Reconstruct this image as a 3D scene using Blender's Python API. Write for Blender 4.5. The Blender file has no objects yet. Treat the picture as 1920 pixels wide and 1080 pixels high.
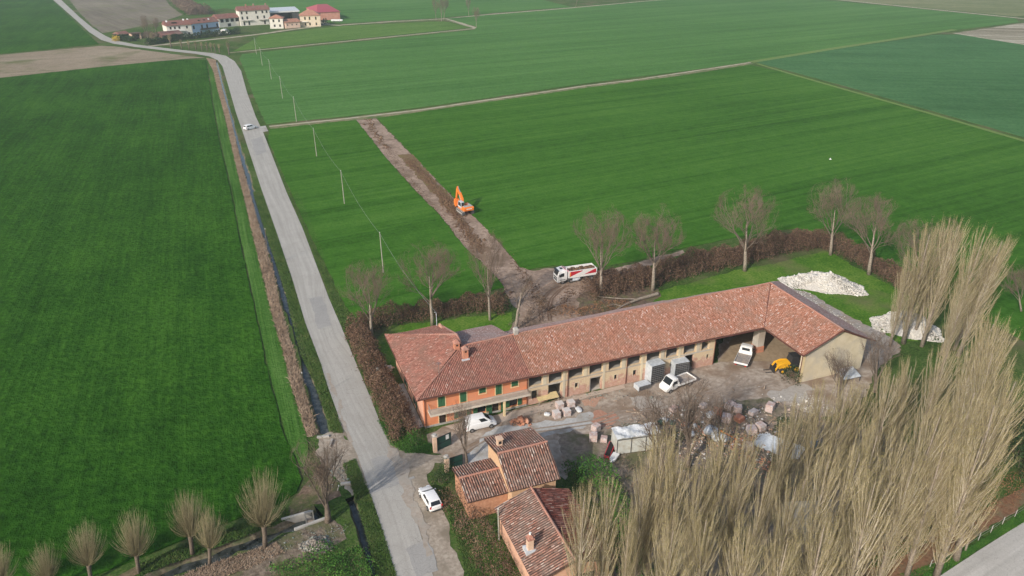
import bpy, math, random
import numpy as np
from mathutils import Vector, Matrix
from mathutils.geometry import tessellate_polygon
R = math.radians
rng = np.random.RandomState(7)
random.seed(7)
S = bpy.context.scene
COL = S.collection
HAZE = 0.00019           # density of the air
# ------------------------------------------------------------------ camera
CAMH, CAMP, CAMF = 62.0, 25.6, 1417.0
cd = bpy.data.cameras.new('camera'); cam = bpy.data.objects.new('camera', cd); COL.objects.link(cam)
cam.location = (0, 0, CAMH); cam.rotation_euler = (R(90 - CAMP), 0, 0)
cd.lens = 36.0 * CAMF / 1920.0; cd.sensor_width = 36; cd.clip_start = 0.5; cd.clip_end = 6000
S.camera = cam
# ------------------------------------------------------------------ sky, sun, exposure
SUN_EL, SUN_DIR = R(30), R(54)          # elevation; compass angle the light travels towards (from +X)
w = bpy.data.worlds.new('World'); S.world = w; w.use_nodes = True
nt = w.node_tree; nt.nodes.clear()
sky = nt.nodes.new('ShaderNodeTexSky'); sky.sky_type = 'NISHITA'; sky.sun_disc = False
sky.sun_elevation = SUN_EL; sky.sun_rotation = R(216); sky.air_density = 1.2; sky.dust_density = 2.5; sky.ozone_density = 1
bg = nt.nodes.new('ShaderNodeBackground'); bg.inputs[1].default_value = 0.15
wo = nt.nodes.new('ShaderNodeOutputWorld')
nt.links.new(sky.outputs[0], bg.inputs[0]); nt.links.new(bg.outputs[0], wo.inputs[0])
sd = bpy.data.lights.new('sun', 'SUN'); sd.energy = 3.9; sd.angle = R(0.9); sd.color = (1.0, 0.93, 0.84)
so = bpy.data.objects.new('sun', sd); COL.objects.link(so)
dirv = Vector((math.cos(SUN_DIR) * math.cos(SUN_EL), math.sin(SUN_DIR) * math.cos(SUN_EL), -math.sin(SUN_EL)))
so.rotation_euler = dirv.to_track_quat('-Z', 'Y').to_euler(); so.location = (-40, -60, 90)
S.view_settings.view_transform = 'Standard'; S.view_settings.look = 'None'
S.view_settings.exposure = 0.0; S.view_settings.gamma = 1
S.cycles.volume_bounces = 1; S.cycles.max_bounces = 6; S.cycles.transparent_max_bounces = 12

# ------------------------------------------------------------------ helpers
_t = R(CAMP); _ct, _st = math.cos(_t), math.sin(_t)
def G(px, py, z=0.0):
    "surveyed point of the place (metres) seen at this spot of the aerial photo"
    a = (px - 960) / CAMF; b = (540 - py) / CAMF
    d = (a, _ct + b * _st, -_st + b * _ct); s = (z - CAMH) / d[2]
    return Vector((d[0] * s, d[1] * s, z))
def PJ(p):
    v = Vector(p) - Vector((0, 0, CAMH)); wv = v.y * _ct - v.z * _st
    return (960 + CAMF * v.x / wv, 540 - CAMF * (v.y * _st + v.z * _ct) / wv)
def height_at(base, top):
    g = G(*base); lo, hi = 0, 60
    for _ in range(40):
        m = (lo + hi) / 2
        if PJ((g.x, g.y, m))[1] > top[1]: lo = m
        else: hi = m
    return lo
def tag(o, label=None, cat=None, group=None, kind=None):
    if label: o['label'] = label
    if cat: o['category'] = cat
    if group: o['group'] = group
    if kind: o['kind'] = kind
    return o
def empty(name, loc=(0, 0, 0), rz=0.0, label=None, cat=None, group=None):
    o = bpy.data.objects.new(name, None); COL.objects.link(o); o.location = loc; o.rotation_euler = (0, 0, rz)
    o.empty_display_size = 0.5
    return tag(o, label, cat, group)
class MB:
    def __init__(s): s.v = []; s.f = []; s.uv = None
    def add(s, vs, fs):
        n = len(s.v); s.v += [tuple(p) for p in vs]; s.f += [tuple(i + n for i in f) for f in fs]; return s
    def quad(s, a, b, c, d): return s.add([a, b, c, d], [(0, 1, 2, 3)])
    def box(s, c, d, rz=0.0, taper=1.0, tz=None):
        hx, hy, hz = d[0] / 2, d[1] / 2, d[2] / 2; vs = []
        for z in (-1, 1):
            k = taper if z > 0 else 1.0
            for x, y in ((-1, -1), (1, -1), (1, 1), (-1, 1)):
                X, Y = x * hx * k, y * hy * k
                vs.append((c[0] + X * math.cos(rz) - Y * math.sin(rz), c[1] + X * math.sin(rz) + Y * math.cos(rz), c[2] + z * hz))
        return s.add(vs, [(3, 2, 1, 0), (4, 5, 6, 7), (0, 1, 5, 4), (1, 2, 6, 5), (2, 3, 7, 6), (3, 0, 4, 7)])
    def b2(s, x0, x1, y0, y1, z0, z1): return s.box(((x0 + x1) / 2, (y0 + y1) / 2, (z0 + z1) / 2), (x1 - x0, y1 - y0, z1 - z0))
    def tube(s, pts, rad, n=6, cap=True):
        pts = [Vector(p) for p in pts]
        if not hasattr(rad, '__len__'): rad = [rad] * len(pts)
        vs = []; fs = []; d0 = (pts[1] - pts[0]).normalized()
        a = d0.orthogonal().normalized()
        for i, p in enumerate(pts):
            if i == 0: d = d0
            elif i == len(pts) - 1: d = (pts[i] - pts[i - 1]).normalized()
            else: d = (pts[i + 1] - pts[i - 1]).normalized()
            a = (a - d * a.dot(d))
            a = a.normalized() if a.length > 1e-6 else d.orthogonal().normalized()
            b = d.cross(a)
            for k in range(n):
                t = 2 * math.pi * k / n; vs.append(p + (a * math.cos(t) + b * math.sin(t)) * rad[i])
        for i in range(len(pts) - 1):
            for k in range(n):
                fs.append((i * n + k, i * n + (k + 1) % n, (i + 1) * n + (k + 1) % n, (i + 1) * n + k))
        if cap: fs.append(tuple(reversed(range(n)))); fs.append(tuple(range((len(pts) - 1) * n, len(pts) * n)))
        return s.add(vs, fs)
    def prism(s, poly, y0, y1):
        "polygon in x,z extruded along y"
        n = len(poly); vs = [(x, y0, z) for x, z in poly] + [(x, y1, z) for x, z in poly]
        fs = [tuple(range(n)), tuple(reversed(range(n, 2 * n)))] + [(i, i + n, (i + 1) % n + n, (i + 1) % n) for i in range(n)]
        return s.add(vs, fs)
    def loft(s, rings, cap=True):
        n = len(rings[0]); vs = [p for r in rings for p in r]; fs = []
        for i in range(len(rings) - 1):
            for k in range(n): fs.append((i * n + k, i * n + (k + 1) % n, (i + 1) * n + (k + 1) % n, (i + 1) * n + k))
        if cap: fs.append(tuple(reversed(range(n)))); fs.append(tuple(range((len(rings) - 1) * n, len(rings) * n)))
        return s.add(vs, fs)
    def build(s, name, mat, parent=None, smooth=False, bevel=0, uv=None):
        me = bpy.data.meshes.new(name); me.from_pydata(s.v, [], s.f)
        if mat: me.materials.append(mat)
        if uv is not None:
            l = me.uv_layers.new(name='UVMap'); vi = np.empty(len(me.loops), 'i'); me.loops.foreach_get('vertex_index', vi)
            l.data.foreach_set('uv', np.asarray(uv, 'f')[vi].ravel())
        if smooth: me.polygons.foreach_set('use_smooth', [True] * len(me.polygons))
        me.update()
        o = bpy.data.objects.new(name, me); COL.objects.link(o)
        if parent: o.parent = parent
        if bevel:
            m = o.modifiers.new('b', 'BEVEL'); m.width = bevel; m.segments = 2; m.limit_method = 'ANGLE'; m.angle_limit = R(25)
        return o
def np_mesh(name, V, F, mat, parent=None):
    "fast mesh of triangles or quads from arrays"
    me = bpy.data.meshes.new(name); k = F.shape[1]
    me.vertices.add(len(V)); me.vertices.foreach_set('co', V.astype('f').ravel())
    me.loops.add(F.size); me.loops.foreach_set('vertex_index', F.astype('i').ravel())
    me.polygons.add(len(F)); me.polygons.foreach_set('loop_start', np.arange(0, F.size, k, dtype='i'))
    me.polygons.foreach_set('loop_total', np.full(len(F), k, 'i'))
    me.update(); me.validate(); me.materials.append(mat)
    o = bpy.data.objects.new(name, me); COL.objects.link(o)
    if parent: o.parent = parent
    return o
def copy_tree(o, parent=None):
    c = o.copy(); COL.objects.link(c)
    if parent: c.parent = parent
    for ch in list(o.children): copy_tree(ch, c)
    return c

# ------------------------------------------------------------------ materials
def N(t, k, **kw):
    n = t.nodes.new(k)
    for a, b in kw.items(): setattr(n, a, b)
    return n
def ramp(t, stops, interp='LINEAR'):
    r = N(t, 'ShaderNodeValToRGB'); e = r.color_ramp.elements; r.color_ramp.interpolation = interp
    while len(e) < len(stops): e.new(0.5)
    for i, (p, c) in enumerate(stops): e[i].position = p; e[i].color = (c[0], c[1], c[2], 1)
    return r
def mixc(t, a, b, fac, mode='MIX'):
    m = N(t, 'ShaderNodeMix', data_type='RGBA', blend_type=mode)
    if isinstance(fac, (int, float)): m.inputs[0].default_value = fac
    else: t.links.new(fac, m.inputs[0])
    for sck, x in ((m.inputs[6], a), (m.inputs[7], b)):
        if isinstance(x, tuple): sck.default_value = (*x[:3], 1)
        else: t.links.new(x, sck)
    return m.outputs[2]
def newmat(name, rough=0.8, metal=0.0, spec=0.3):
    m = bpy.data.materials.new(name); m.use_nodes = True; t = m.node_tree; t.nodes.clear()
    b = N(t, 'ShaderNodeBsdfPrincipled'); o = N(t, 'ShaderNodeOutputMaterial')
    t.links.new(b.outputs[0], o.inputs[0]); b.inputs['Roughness'].default_value = rough
    b.inputs['Metallic'].default_value = metal; b.inputs['Specular IOR Level'].default_value = spec
    return m, t, b
def coords(t, scale=(1, 1, 1), rot=0.0, kind='Object'):
    c = N(t, 'ShaderNodeTexCoord'); mp = N(t, 'ShaderNodeMapping')
    mp.vector_type = 'POINT'
    r1 = N(t, 'ShaderNodeMapping'); r1.inputs['Rotation'].default_value = (0, 0, rot)
    t.links.new(c.outputs[kind], r1.inputs[0]); t.links.new(r1.outputs[0], mp.inputs[0]); mp.inputs['Scale'].default_value = scale
    return mp.outputs[0]
def noise(t, vec, scale=1.0, detail=3.0, rough=0.55, dist=0.0):
    n = N(t, 'ShaderNodeTexNoise'); n.inputs['Scale'].default_value = scale; n.inputs['Detail'].default_value = detail
    n.inputs['Roughness'].default_value = rough; n.inputs['Distortion'].default_value = dist
    t.links.new(vec, n.inputs['Vector']); return n.outputs[0]
def bump(t, b, h, strength=0.4, dist=0.1):
    n = N(t, 'ShaderNodeBump'); n.inputs['Strength'].default_value = strength; n.inputs['Distance'].default_value = dist
    t.links.new(h, n.inputs['Height']); t.links.new(n.outputs[0], b.inputs['Normal'])
def rough_mat(name, c1, c2, scale=2.0, c3=None, rough=0.9, bs=0.3, bd=0.05, s3=0.25, lo=0.35, hi=0.65, spec=0.2, fine=None):
    "two-tone noisy surface with optional large stains"
    m, t, b = newmat(name, rough, 0, spec); v = coords(t)
    n1 = noise(t, v, scale, 5, 0.65); r = ramp(t, [(lo, c1), (hi, c2)]); t.links.new(n1, r.inputs[0]); out = r.outputs[0]
    if c3:
        n2 = noise(t, v, s3, 4, 0.6); r2 = ramp(t, [(0.45, (0, 0, 0)), (0.62, (1, 1, 1))]); t.links.new(n2, r2.inputs[0])
        out = mixc(t, out, c3, r2.outputs[0])
    t.links.new(out, b.inputs['Base Color'])
    if bs: bump(t, b, n1, bs, bd)
    return m
def plain(name, c, rough=0.5, metal=0.0, var=0.12, spec=0.4, scale=3.0):
    m, t, b = newmat(name, rough, metal, spec); v = coords(t); n = noise(t, v, scale, 4)
    r = ramp(t, [(0.3, tuple(x * (1 - var) for x in c)), (0.7, tuple(min(1, x * (1 + var)) for x in c))])
    t.links.new(n, r.inputs[0]); t.links.new(r.outputs[0], b.inputs['Base Color']); return m
def field_mat(name, dark, mid, light, rowdeg, across=1.2, along=0.03, streak=0.5, patch=0.018, fine=2.2, fbd=0.25, stain=None, fw=1.25):
    m, t, b = newmat(name, 0.95, 0, 0.0)
    rot = -R(rowdeg)
    vs = coords(t, (along, across, 1), rot); v = coords(t)
    st = noise(t, vs, 1.0, 3, 0.6)
    vs2 = coords(t, (along * 0.4, across * 0.16, 1), rot); st2 = noise(t, vs2, 1.0, 2, 0.5)
    pt = noise(t, v, patch, 3, 0.55, 0.3); fi = noise(t, v, fine, 4, 0.7)
    f2 = noise(t, v, fine * 0.22, 3, 0.6)
    a = N(t, 'ShaderNodeMath', operation='MULTIPLY_ADD'); t.links.new(st, a.inputs[0]); a.inputs[1].default_value = streak
    s2 = N(t, 'ShaderNodeMath', operation='MULTIPLY'); t.links.new(st2, s2.inputs[0]); s2.inputs[1].default_value = streak * 0.9
    t.links.new(s2.outputs[0], a.inputs[2])
    b2 = N(t, 'ShaderNodeMath', operation='MULTIPLY_ADD'); t.links.new(pt, b2.inputs[0]); b2.inputs[1].default_value = 0.7; t.links.new(a.outputs[0], b2.inputs[2])
    c2 = N(t, 'ShaderNodeMath', operation='MULTIPLY_ADD'); t.links.new(fi, c2.inputs[0]); c2.inputs[1].default_value = fw; t.links.new(b2.outputs[0], c2.inputs[2])
    d2 = N(t, 'ShaderNodeMath', operation='MULTIPLY_ADD'); t.links.new(f2, d2.inputs[0]); d2.inputs[1].default_value = 0.55; t.links.new(c2.outputs[0], d2.inputs[2])
    tot = streak * 1.9 + 1.25 + fw
    e = N(t, 'ShaderNodeMath', operation='DIVIDE'); t.links.new(d2.outputs[0], e.inputs[0]); e.inputs[1].default_value = tot
    r = ramp(t, [(0.41, dark), (0.5, mid), (0.59, light)]); t.links.new(e.outputs[0], r.inputs[0])
    out = r.outputs[0]
    if stain:
        n2 = noise(t, v, 0.05, 5, 0.6); r2 = ramp(t, [(0.52, (0, 0, 0)), (0.72, (1, 1, 1))]); t.links.new(n2, r2.inputs[0]); out = mixc(t, out, stain, r2.outputs[0])
    t.links.new(out, b.inputs['Base Color']); bump(t, b, c2.outputs[0], 0.7, fbd); return m
def tile_mat(name, cols, pw=0.24, pl=0.34, patch=None, pf=0.35, chan=0.62):
    "clay roof tiles: every tile its own tone"
    m, t, b = newmat(name, 0.85, 0, 0.2)
    uv = N(t, 'ShaderNodeUVMap'); mp = N(t, 'ShaderNodeMapping'); mp.inputs['Scale'].default_value = (2 / pw, 1 / pl, 1)
    t.links.new(uv.outputs[0], mp.inputs[0]); fl = N(t, 'ShaderNodeVectorMath', operation='FLOOR'); t.links.new(mp.outputs[0], fl.inputs[0])
    wn = N(t, 'ShaderNodeTexWhiteNoise', noise_dimensions='2D'); t.links.new(fl.outputs[0], wn.inputs[0])
    r = ramp(t, cols, 'LINEAR'); t.links.new(wn.outputs[0], r.inputs[0])
    u2 = N(t, 'ShaderNodeMapping'); t.links.new(uv.outputs[0], u2.inputs[0])
    n = noise(t, u2.outputs[0], 3.5, 5, 0.7); out = mixc(t, r.outputs[0], (0.30, 0.22, 0.19), 0.0)
    n3 = noise(t, u2.outputs[0], 0.45, 4, 0.65)
    r3 = ramp(t, [(0.42, (0, 0, 0)), (0.66, (pf, pf, pf))]); t.links.new(n3, r3.inputs[0])
    out = mixc(t, r.outputs[0], patch or (0.22, 0.17, 0.15), r3.outputs[0])
    r4 = ramp(t, [(0.3, (0.72, 0.72, 0.72)), (0.7, (1.15, 1.15, 1.15))]); t.links.new(n, r4.inputs[0])
    out = mixc(t, out, r4.outputs[0], 1.0, 'MULTIPLY')
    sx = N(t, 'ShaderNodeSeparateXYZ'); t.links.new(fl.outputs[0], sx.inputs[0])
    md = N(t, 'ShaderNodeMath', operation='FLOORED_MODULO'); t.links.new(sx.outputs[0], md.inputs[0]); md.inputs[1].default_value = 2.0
    rc = ramp(t, [(0.0, (1.12, 1.12, 1.12)), (1.0, (chan, chan * 0.97, chan * 0.97))]); t.links.new(md.outputs[0], rc.inputs[0])   # cover tiles lightened, channel columns darkened: weathering plus valley shade put into the colour
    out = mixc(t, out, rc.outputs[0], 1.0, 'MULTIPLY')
    t.links.new(out, b.inputs['Base Color'])
    fr = N(t, 'ShaderNodeVectorMath', operation='FRACTION'); t.links.new(mp.outputs[0], fr.inputs[0]); sp = N(t, 'ShaderNodeSeparateXYZ'); t.links.new(fr.outputs[0], sp.inputs[0])
    bump(t, b, sp.outputs[1], 0.6, 0.03); return m
M = {}
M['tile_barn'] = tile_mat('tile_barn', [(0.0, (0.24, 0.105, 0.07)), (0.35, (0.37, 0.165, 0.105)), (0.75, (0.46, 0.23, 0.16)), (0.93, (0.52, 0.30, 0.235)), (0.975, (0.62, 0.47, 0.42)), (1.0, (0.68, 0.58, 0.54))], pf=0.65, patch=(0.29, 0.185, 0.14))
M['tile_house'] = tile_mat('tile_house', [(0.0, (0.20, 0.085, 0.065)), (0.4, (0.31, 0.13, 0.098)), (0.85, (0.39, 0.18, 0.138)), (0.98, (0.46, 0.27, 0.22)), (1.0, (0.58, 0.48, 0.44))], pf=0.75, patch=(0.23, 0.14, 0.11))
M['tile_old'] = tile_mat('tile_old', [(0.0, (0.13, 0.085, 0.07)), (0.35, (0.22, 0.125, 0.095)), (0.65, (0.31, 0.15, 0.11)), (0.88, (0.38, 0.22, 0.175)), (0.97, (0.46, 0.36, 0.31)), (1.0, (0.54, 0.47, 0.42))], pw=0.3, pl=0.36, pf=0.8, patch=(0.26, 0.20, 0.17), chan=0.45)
M['tile_rear_shaded'] = tile_mat('tile_rear_shaded', [(0.0, (0.26, 0.16, 0.145)), (0.5, (0.38, 0.24, 0.21)), (0.85, (0.46, 0.31, 0.28)), (1.0, (0.6, 0.52, 0.48))], pf=0.6, patch=(0.40, 0.33, 0.31), chan=0.8)  # shaded look of the rear slopes put into the tile colour as grey
M['ridge'] = rough_mat('ridge', (0.33, 0.14, 0.1), (0.48, 0.26, 0.2), 4, (0.3, 0.2, 0.17))
M['boards'] = plain('boards', (0.10, 0.055, 0.04), 0.8)
M['gutter'] = plain('gutter', (0.16, 0.06, 0.045), 0.45, 0.2)
M['orange'] = rough_mat('orange_render', (0.62, 0.22, 0.105), (0.70, 0.27, 0.135), 0.9, (0.60, 0.27, 0.16), bs=0.1)
M['peach'] = rough_mat('peach_render', (0.70, 0.40, 0.28), (0.62, 0.32, 0.22), 0.8, bs=0.1)
M['cream_trim'] = plain('cream_trim', (0.72, 0.58, 0.34), 0.7, var=0.06)
M['shutter'] = plain('shutter_green', (0.04, 0.13, 0.06), 0.5)
M['balcony'] = rough_mat('balcony_stone', (0.50, 0.44, 0.36), (0.62, 0.56, 0.48), 3, bs=0.1)
M['rail'] = plain('rail_paint', (0.34, 0.30, 0.27), 0.5)
M['glass'] = plain('window_glass', (0.02, 0.025, 0.03), 0.12, spec=0.6)
M['dark'] = plain('dark_inside', (0.018, 0.015, 0.014), 0.9)
M['doorwood'] = plain('door_wood', (0.035, 0.022, 0.017), 0.7)
M['concrete'] = rough_mat('concrete', (0.34, 0.33, 0.31), (0.48, 0.46, 0.43), 2.0, (0.30, 0.28, 0.25), bs=0.15)
M['cream_wall'] = rough_mat('cream_wall', (0.58, 0.50, 0.35), (0.67, 0.59, 0.44), 0.8, (0.52, 0.47, 0.38), s3=0.3, bs=0.15)
M['brick_new'] = rough_mat('brick_new', (0.50, 0.19, 0.11), (0.58, 0.27, 0.17), 5, (0.45, 0.22, 0.15), s3=1.2)
def old_wall(name):
    m, t, b = newmat(name, 0.92, 0, 0.15); v = coords(t)
    c = N(t, 'ShaderNodeTexCoord'); sp = N(t, 'ShaderNodeSeparateXYZ'); t.links.new(c.outputs['Object'], sp.inputs[0])
    br = N(t, 'ShaderNodeTexBrick'); cm = N(t, 'ShaderNodeCombineXYZ'); t.links.new(sp.outputs[0], cm.inputs[0]); t.links.new(sp.outputs[2], cm.inputs[1]); t.links.new(cm.outputs[0], br.inputs['Vector'])
    br.inputs['Scale'].default_value = 3.2; br.inputs['Color1'].default_value = (0.42, 0.17, 0.11, 1); br.inputs['Color2'].default_value = (0.52, 0.30, 0.22, 1); br.inputs['Mortar'].default_value = (0.5, 0.42, 0.34, 1)
    br.inputs['Mortar Size'].default_value = 0.03
    n1 = noise(t, v, 0.9, 6, 0.7, 0.5); n2 = noise(t, v, 5, 5, 0.7)
    pl = ramp(t, [(0.3, (0.55, 0.42, 0.27)), (0.7, (0.66, 0.54, 0.38))]); t.links.new(n2, pl.inputs[0])
    # plaster survives above, brick shows through low down
    mr = N(t, 'ShaderNodeMapRange'); mr.inputs['From Min'].default_value = 0.6; mr.inputs['From Max'].default_value = 3.4; mr.inputs['To Min'].default_value = -0.10; mr.inputs['To Max'].default_value = 0.32
    t.links.new(sp.outputs[2], mr.inputs[0]); ad = N(t, 'ShaderNodeMath', operation='ADD'); t.links.new(n1, ad.inputs[0]); t.links.new(mr.outputs[0], ad.inputs[1])
    rr = ramp(t, [(0.50, (0, 0, 0)), (0.58, (1, 1, 1))]); t.links.new(ad.outputs[0], rr.inputs[0])
    n4 = noise(t, v, 1.7, 4, 0.6); pk = ramp(t, [(0.42, (0, 0, 0)), (0.6, (0.75, 0.75, 0.75))]); t.links.new(n4, pk.inputs[0])
    brc = mixc(t, br.outputs[0], (0.55, 0.36, 0.30), pk.outputs[0])
    out = mixc(t, brc, pl.outputs[0], rr.outputs[0])
    t.links.new(out, b.inputs['Base Color']); bump(t, b, n2, 0.4, 0.04); return m
M['old_wall'] = old_wall('old_wall')
M['loft_plaster'] = rough_mat('loft_plaster', (0.42, 0.39, 0.34), (0.54, 0.50, 0.44), 1.0, (0.36, 0.30, 0.24))
M['white'] = plain('white_paint', (0.78, 0.78, 0.77), 0.3, var=0.05, spec=0.5)
M['whitev'] = plain('white_van', (0.80, 0.81, 0.82), 0.28, var=0.03, spec=0.5)
M['tyre'] = plain('tyre_rubber', (0.03, 0.03, 0.03), 0.85)
M['rim'] = plain('rim_metal', (0.35, 0.35, 0.36), 0.35, 0.7)
M['redl'] = plain('tail_red', (0.5, 0.02, 0.02), 0.3)
M['lamp'] = plain('lamp_clear', (0.65, 0.67, 0.7), 0.15)
M['black'] = plain('black_plastic', (0.03, 0.03, 0.032), 0.55)
M['chassis'] = plain('chassis_grey', (0.07, 0.07, 0.072), 0.7)
M['red'] = plain('red_paint', (0.52, 0.025, 0.045), 0.4)
M['pinkred'] = plain('faded_red_paint', (0.62, 0.26, 0.30), 0.5)
M['exorange'] = plain('excavator_orange', (0.80, 0.20, 0.03), 0.4)
M['yellow'] = plain('loader_yellow', (0.80, 0.42, 0.02), 0.4)
M['steel'] = rough_mat('galvanised', (0.42, 0.46, 0.50), (0.60, 0.64, 0.68), 3, rough=0.45, bs=0.05, spec=0.5)
M['bedwood'] = rough_mat('bed_boards', (0.22, 0.20, 0.19), (0.34, 0.31, 0.29), 4, (0.40, 0.33, 0.27), s3=1.0)
M['soil'] = rough_mat('soil', (0.09, 0.05, 0.03), (0.22, 0.14, 0.08), 3.0, (0.14, 0.08, 0.05), bs=0.8, bd=0.2)
M['bark'] = rough_mat('bark', (0.20, 0.16, 0.12), (0.36, 0.31, 0.26), 4, bs=0.4)
M['barkdark'] = rough_mat('bark_dark', (0.11, 0.085, 0.065), (0.2, 0.16, 0.13), 4, bs=0.4)
M['pole'] = rough_mat('pole_concrete', (0.29, 0.28, 0.24), (0.38, 0.37, 0.32), 2, bs=0.05)
M['wire'] = plain('wire', (0.3, 0.32, 0.31), 0.5)
def island_mat(name, stops, rough=0.8, nscale=0.3, nmix=0.5):
    "each small leaf or twig gets its own tone"
    m, t, b = newmat(name, rough, 0, 0.15); g = N(t, 'ShaderNodeNewGeometry'); v = coords(t)
    n = noise(t, v, nscale, 3, 0.6); a = N(t, 'ShaderNodeMath', operation='MULTIPLY'); t.links.new(n, a.inputs[0]); a.inputs[1].default_value = nmix * 2
    c = N(t, 'ShaderNodeMath', operation='MULTIPLY'); t.links.new(g.outputs['Random Per Island'], c.inputs[0]); c.inputs[1].default_value = 1 - nmix
    d = N(t, 'ShaderNodeMath', operation='ADD'); t.links.new(a.outputs[0], d.inputs[0]); t.links.new(c.outputs[0], d.inputs[1])
    e = N(t, 'ShaderNodeMath', operation='SUBTRACT'); t.links.new(d.outputs[0], e.inputs[0]); e.inputs[1].default_value = nmix * 0.5
    r = ramp(t, stops); t.links.new(e.outputs[0], r.inputs[0]); t.links.new(r.outputs[0], b.inputs['Base Color']); return m
M['leaf_brown'] = island_mat('hedge_leaves_brown', [(0.0, (0.045, 0.028, 0.02)), (0.4, (0.115, 0.068, 0.046)), (0.75, (0.19, 0.118, 0.078)), (1.0, (0.29, 0.21, 0.14))])
M['leaf_green'] = island_mat('ivy_leaves', [(0.0, (0.015, 0.05, 0.008)), (0.5, (0.045, 0.14, 0.02)), (1.0, (0.14, 0.26, 0.04))])
M['leaf_dark'] = island_mat('conifer_leaves', [(0.0, (0.01, 0.022, 0.008)), (0.6, (0.03, 0.06, 0.02)), (1.0, (0.08, 0.11, 0.04))])
M['twig'] = island_mat('elm_twigs', [(0.0, (0.09, 0.062, 0.05)), (0.5, (0.17, 0.12, 0.092)), (0.85, (0.24, 0.18, 0.125)), (1.0, (0.24, 0.23, 0.10))])
M['twig_pop'] = island_mat('poplar_twigs', [(0.0, (0.07, 0.055, 0.035)), (0.40, (0.26, 0.21, 0.13)), (0.76, (0.48, 0.405, 0.26)), (1.0, (0.68, 0.61, 0.48))], nmix=0.25)
M['stem_pop'] = island_mat('poplar_stems', [(0.0, (0.22, 0.18, 0.13)), (0.5, (0.44, 0.38, 0.29)), (1.0, (0.66, 0.60, 0.51))], nmix=0.2)
M['bud_pop'] = island_mat('poplar_buds', [(0.0, (0.20, 0.17, 0.06)), (0.6, (0.36, 0.31, 0.12)), (1.0, (0.48, 0.43, 0.20))])
M['twig_wil'] = island_mat('willow_shoots', [(0.0, (0.16, 0.13, 0.07)), (0.5, (0.29, 0.25, 0.15)), (1.0, (0.42, 0.38, 0.24))])
M['dry'] = island_mat('dry_grass', [(0.0, (0.16, 0.11, 0.075)), (0.5, (0.34, 0.25, 0.18)), (1.0, (0.52, 0.42, 0.32))])
M['litter'] = island_mat('leaf_litter', [(0.0, (0.09, 0.045, 0.025)), (0.5, (0.24, 0.12, 0.06)), (1.0, (0.36, 0.21, 0.12))])
M['stone'] = island_mat('white_stone', [(0.0, (0.36, 0.33, 0.29)), (0.4, (0.58, 0.55, 0.50)), (1.0, (0.76, 0.74, 0.69))])
M['rubble'] = island_mat('rubble_mixed', [(0.0, (0.12, 0.10, 0.08)), (0.5, (0.26, 0.23, 0.20)), (0.8, (0.24, 0.32, 0.29)), (1.0, (0.50, 0.50, 0.47))])
M['bricks'] = island_mat('loose_bricks', [(0.0, (0.32, 0.12, 0.07)), (0.6, (0.55, 0.27, 0.17)), (1.0, (0.66, 0.45, 0.34))])
M['brickpack'] = rough_mat('shrinkwrapped_bricks', (0.46, 0.31, 0.27), (0.60, 0.43, 0.38), 6, (0.50, 0.38, 0.34), s3=1.5, rough=0.5)
def pack_mat():
    m, t, b = newmat('brick_pack', 0.6, 0, 0.3); v = coords(t, (1, 1, 1)); c = N(t, 'ShaderNodeTexCoord'); sp = N(t, 'ShaderNodeSeparateXYZ'); t.links.new(c.outputs['Object'], sp.inputs[0])
    ad = N(t, 'ShaderNodeMath', operation='ADD'); t.links.new(sp.outputs[0], ad.inputs[0]); t.links.new(sp.outputs[1], ad.inputs[1]); cm = N(t, 'ShaderNodeCombineXYZ'); t.links.new(ad.outputs[0], cm.inputs[0]); t.links.new(sp.outputs[2], cm.inputs[1])
    br = N(t, 'ShaderNodeTexBrick'); t.links.new(cm.outputs[0], br.inputs['Vector']); br.inputs['Scale'].default_value = 4.5
    for k, q in (('Color1', (0.36, 0.20, 0.16, 1)), ('Color2', (0.54, 0.38, 0.33, 1)), ('Mortar', (0.62, 0.57, 0.54, 1))): br.inputs[k].default_value = q
    br.inputs['Mortar Size'].default_value = 0.035
    oi = N(t, 'ShaderNodeObjectInfo'); n = noise(t, v, 2.2, 4, .6); r = ramp(t, [(0.45, (0, 0, 0)), (0.62, (.8, .8, .8))]); t.links.new(n, r.inputs[0]); out = mixc(t, br.outputs[0], (0.60, 0.58, 0.57), r.outputs[0])
    t.links.new(out, b.inputs['Base Color']); bump(t, b, n, .6, .06); return m
M['brickpack'] = pack_mat()
M['plastic'] = rough_mat('plastic_sheet', (0.60, 0.62, 0.64), (0.76, 0.78, 0.80), 2.5, (0.5, 0.52, 0.52), rough=0.35, s3=0.8)
M['blue'] = plain('blue_plastic', (0.05, 0.28, 0.60), 0.4)
M['gategreen'] = plain('gate_green', (0.015, 0.06, 0.05), 0.45)
M['gatepillar'] = rough_mat('gate_pillar', (0.55, 0.38, 0.28), (0.66, 0.48, 0.36), 2)
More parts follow.
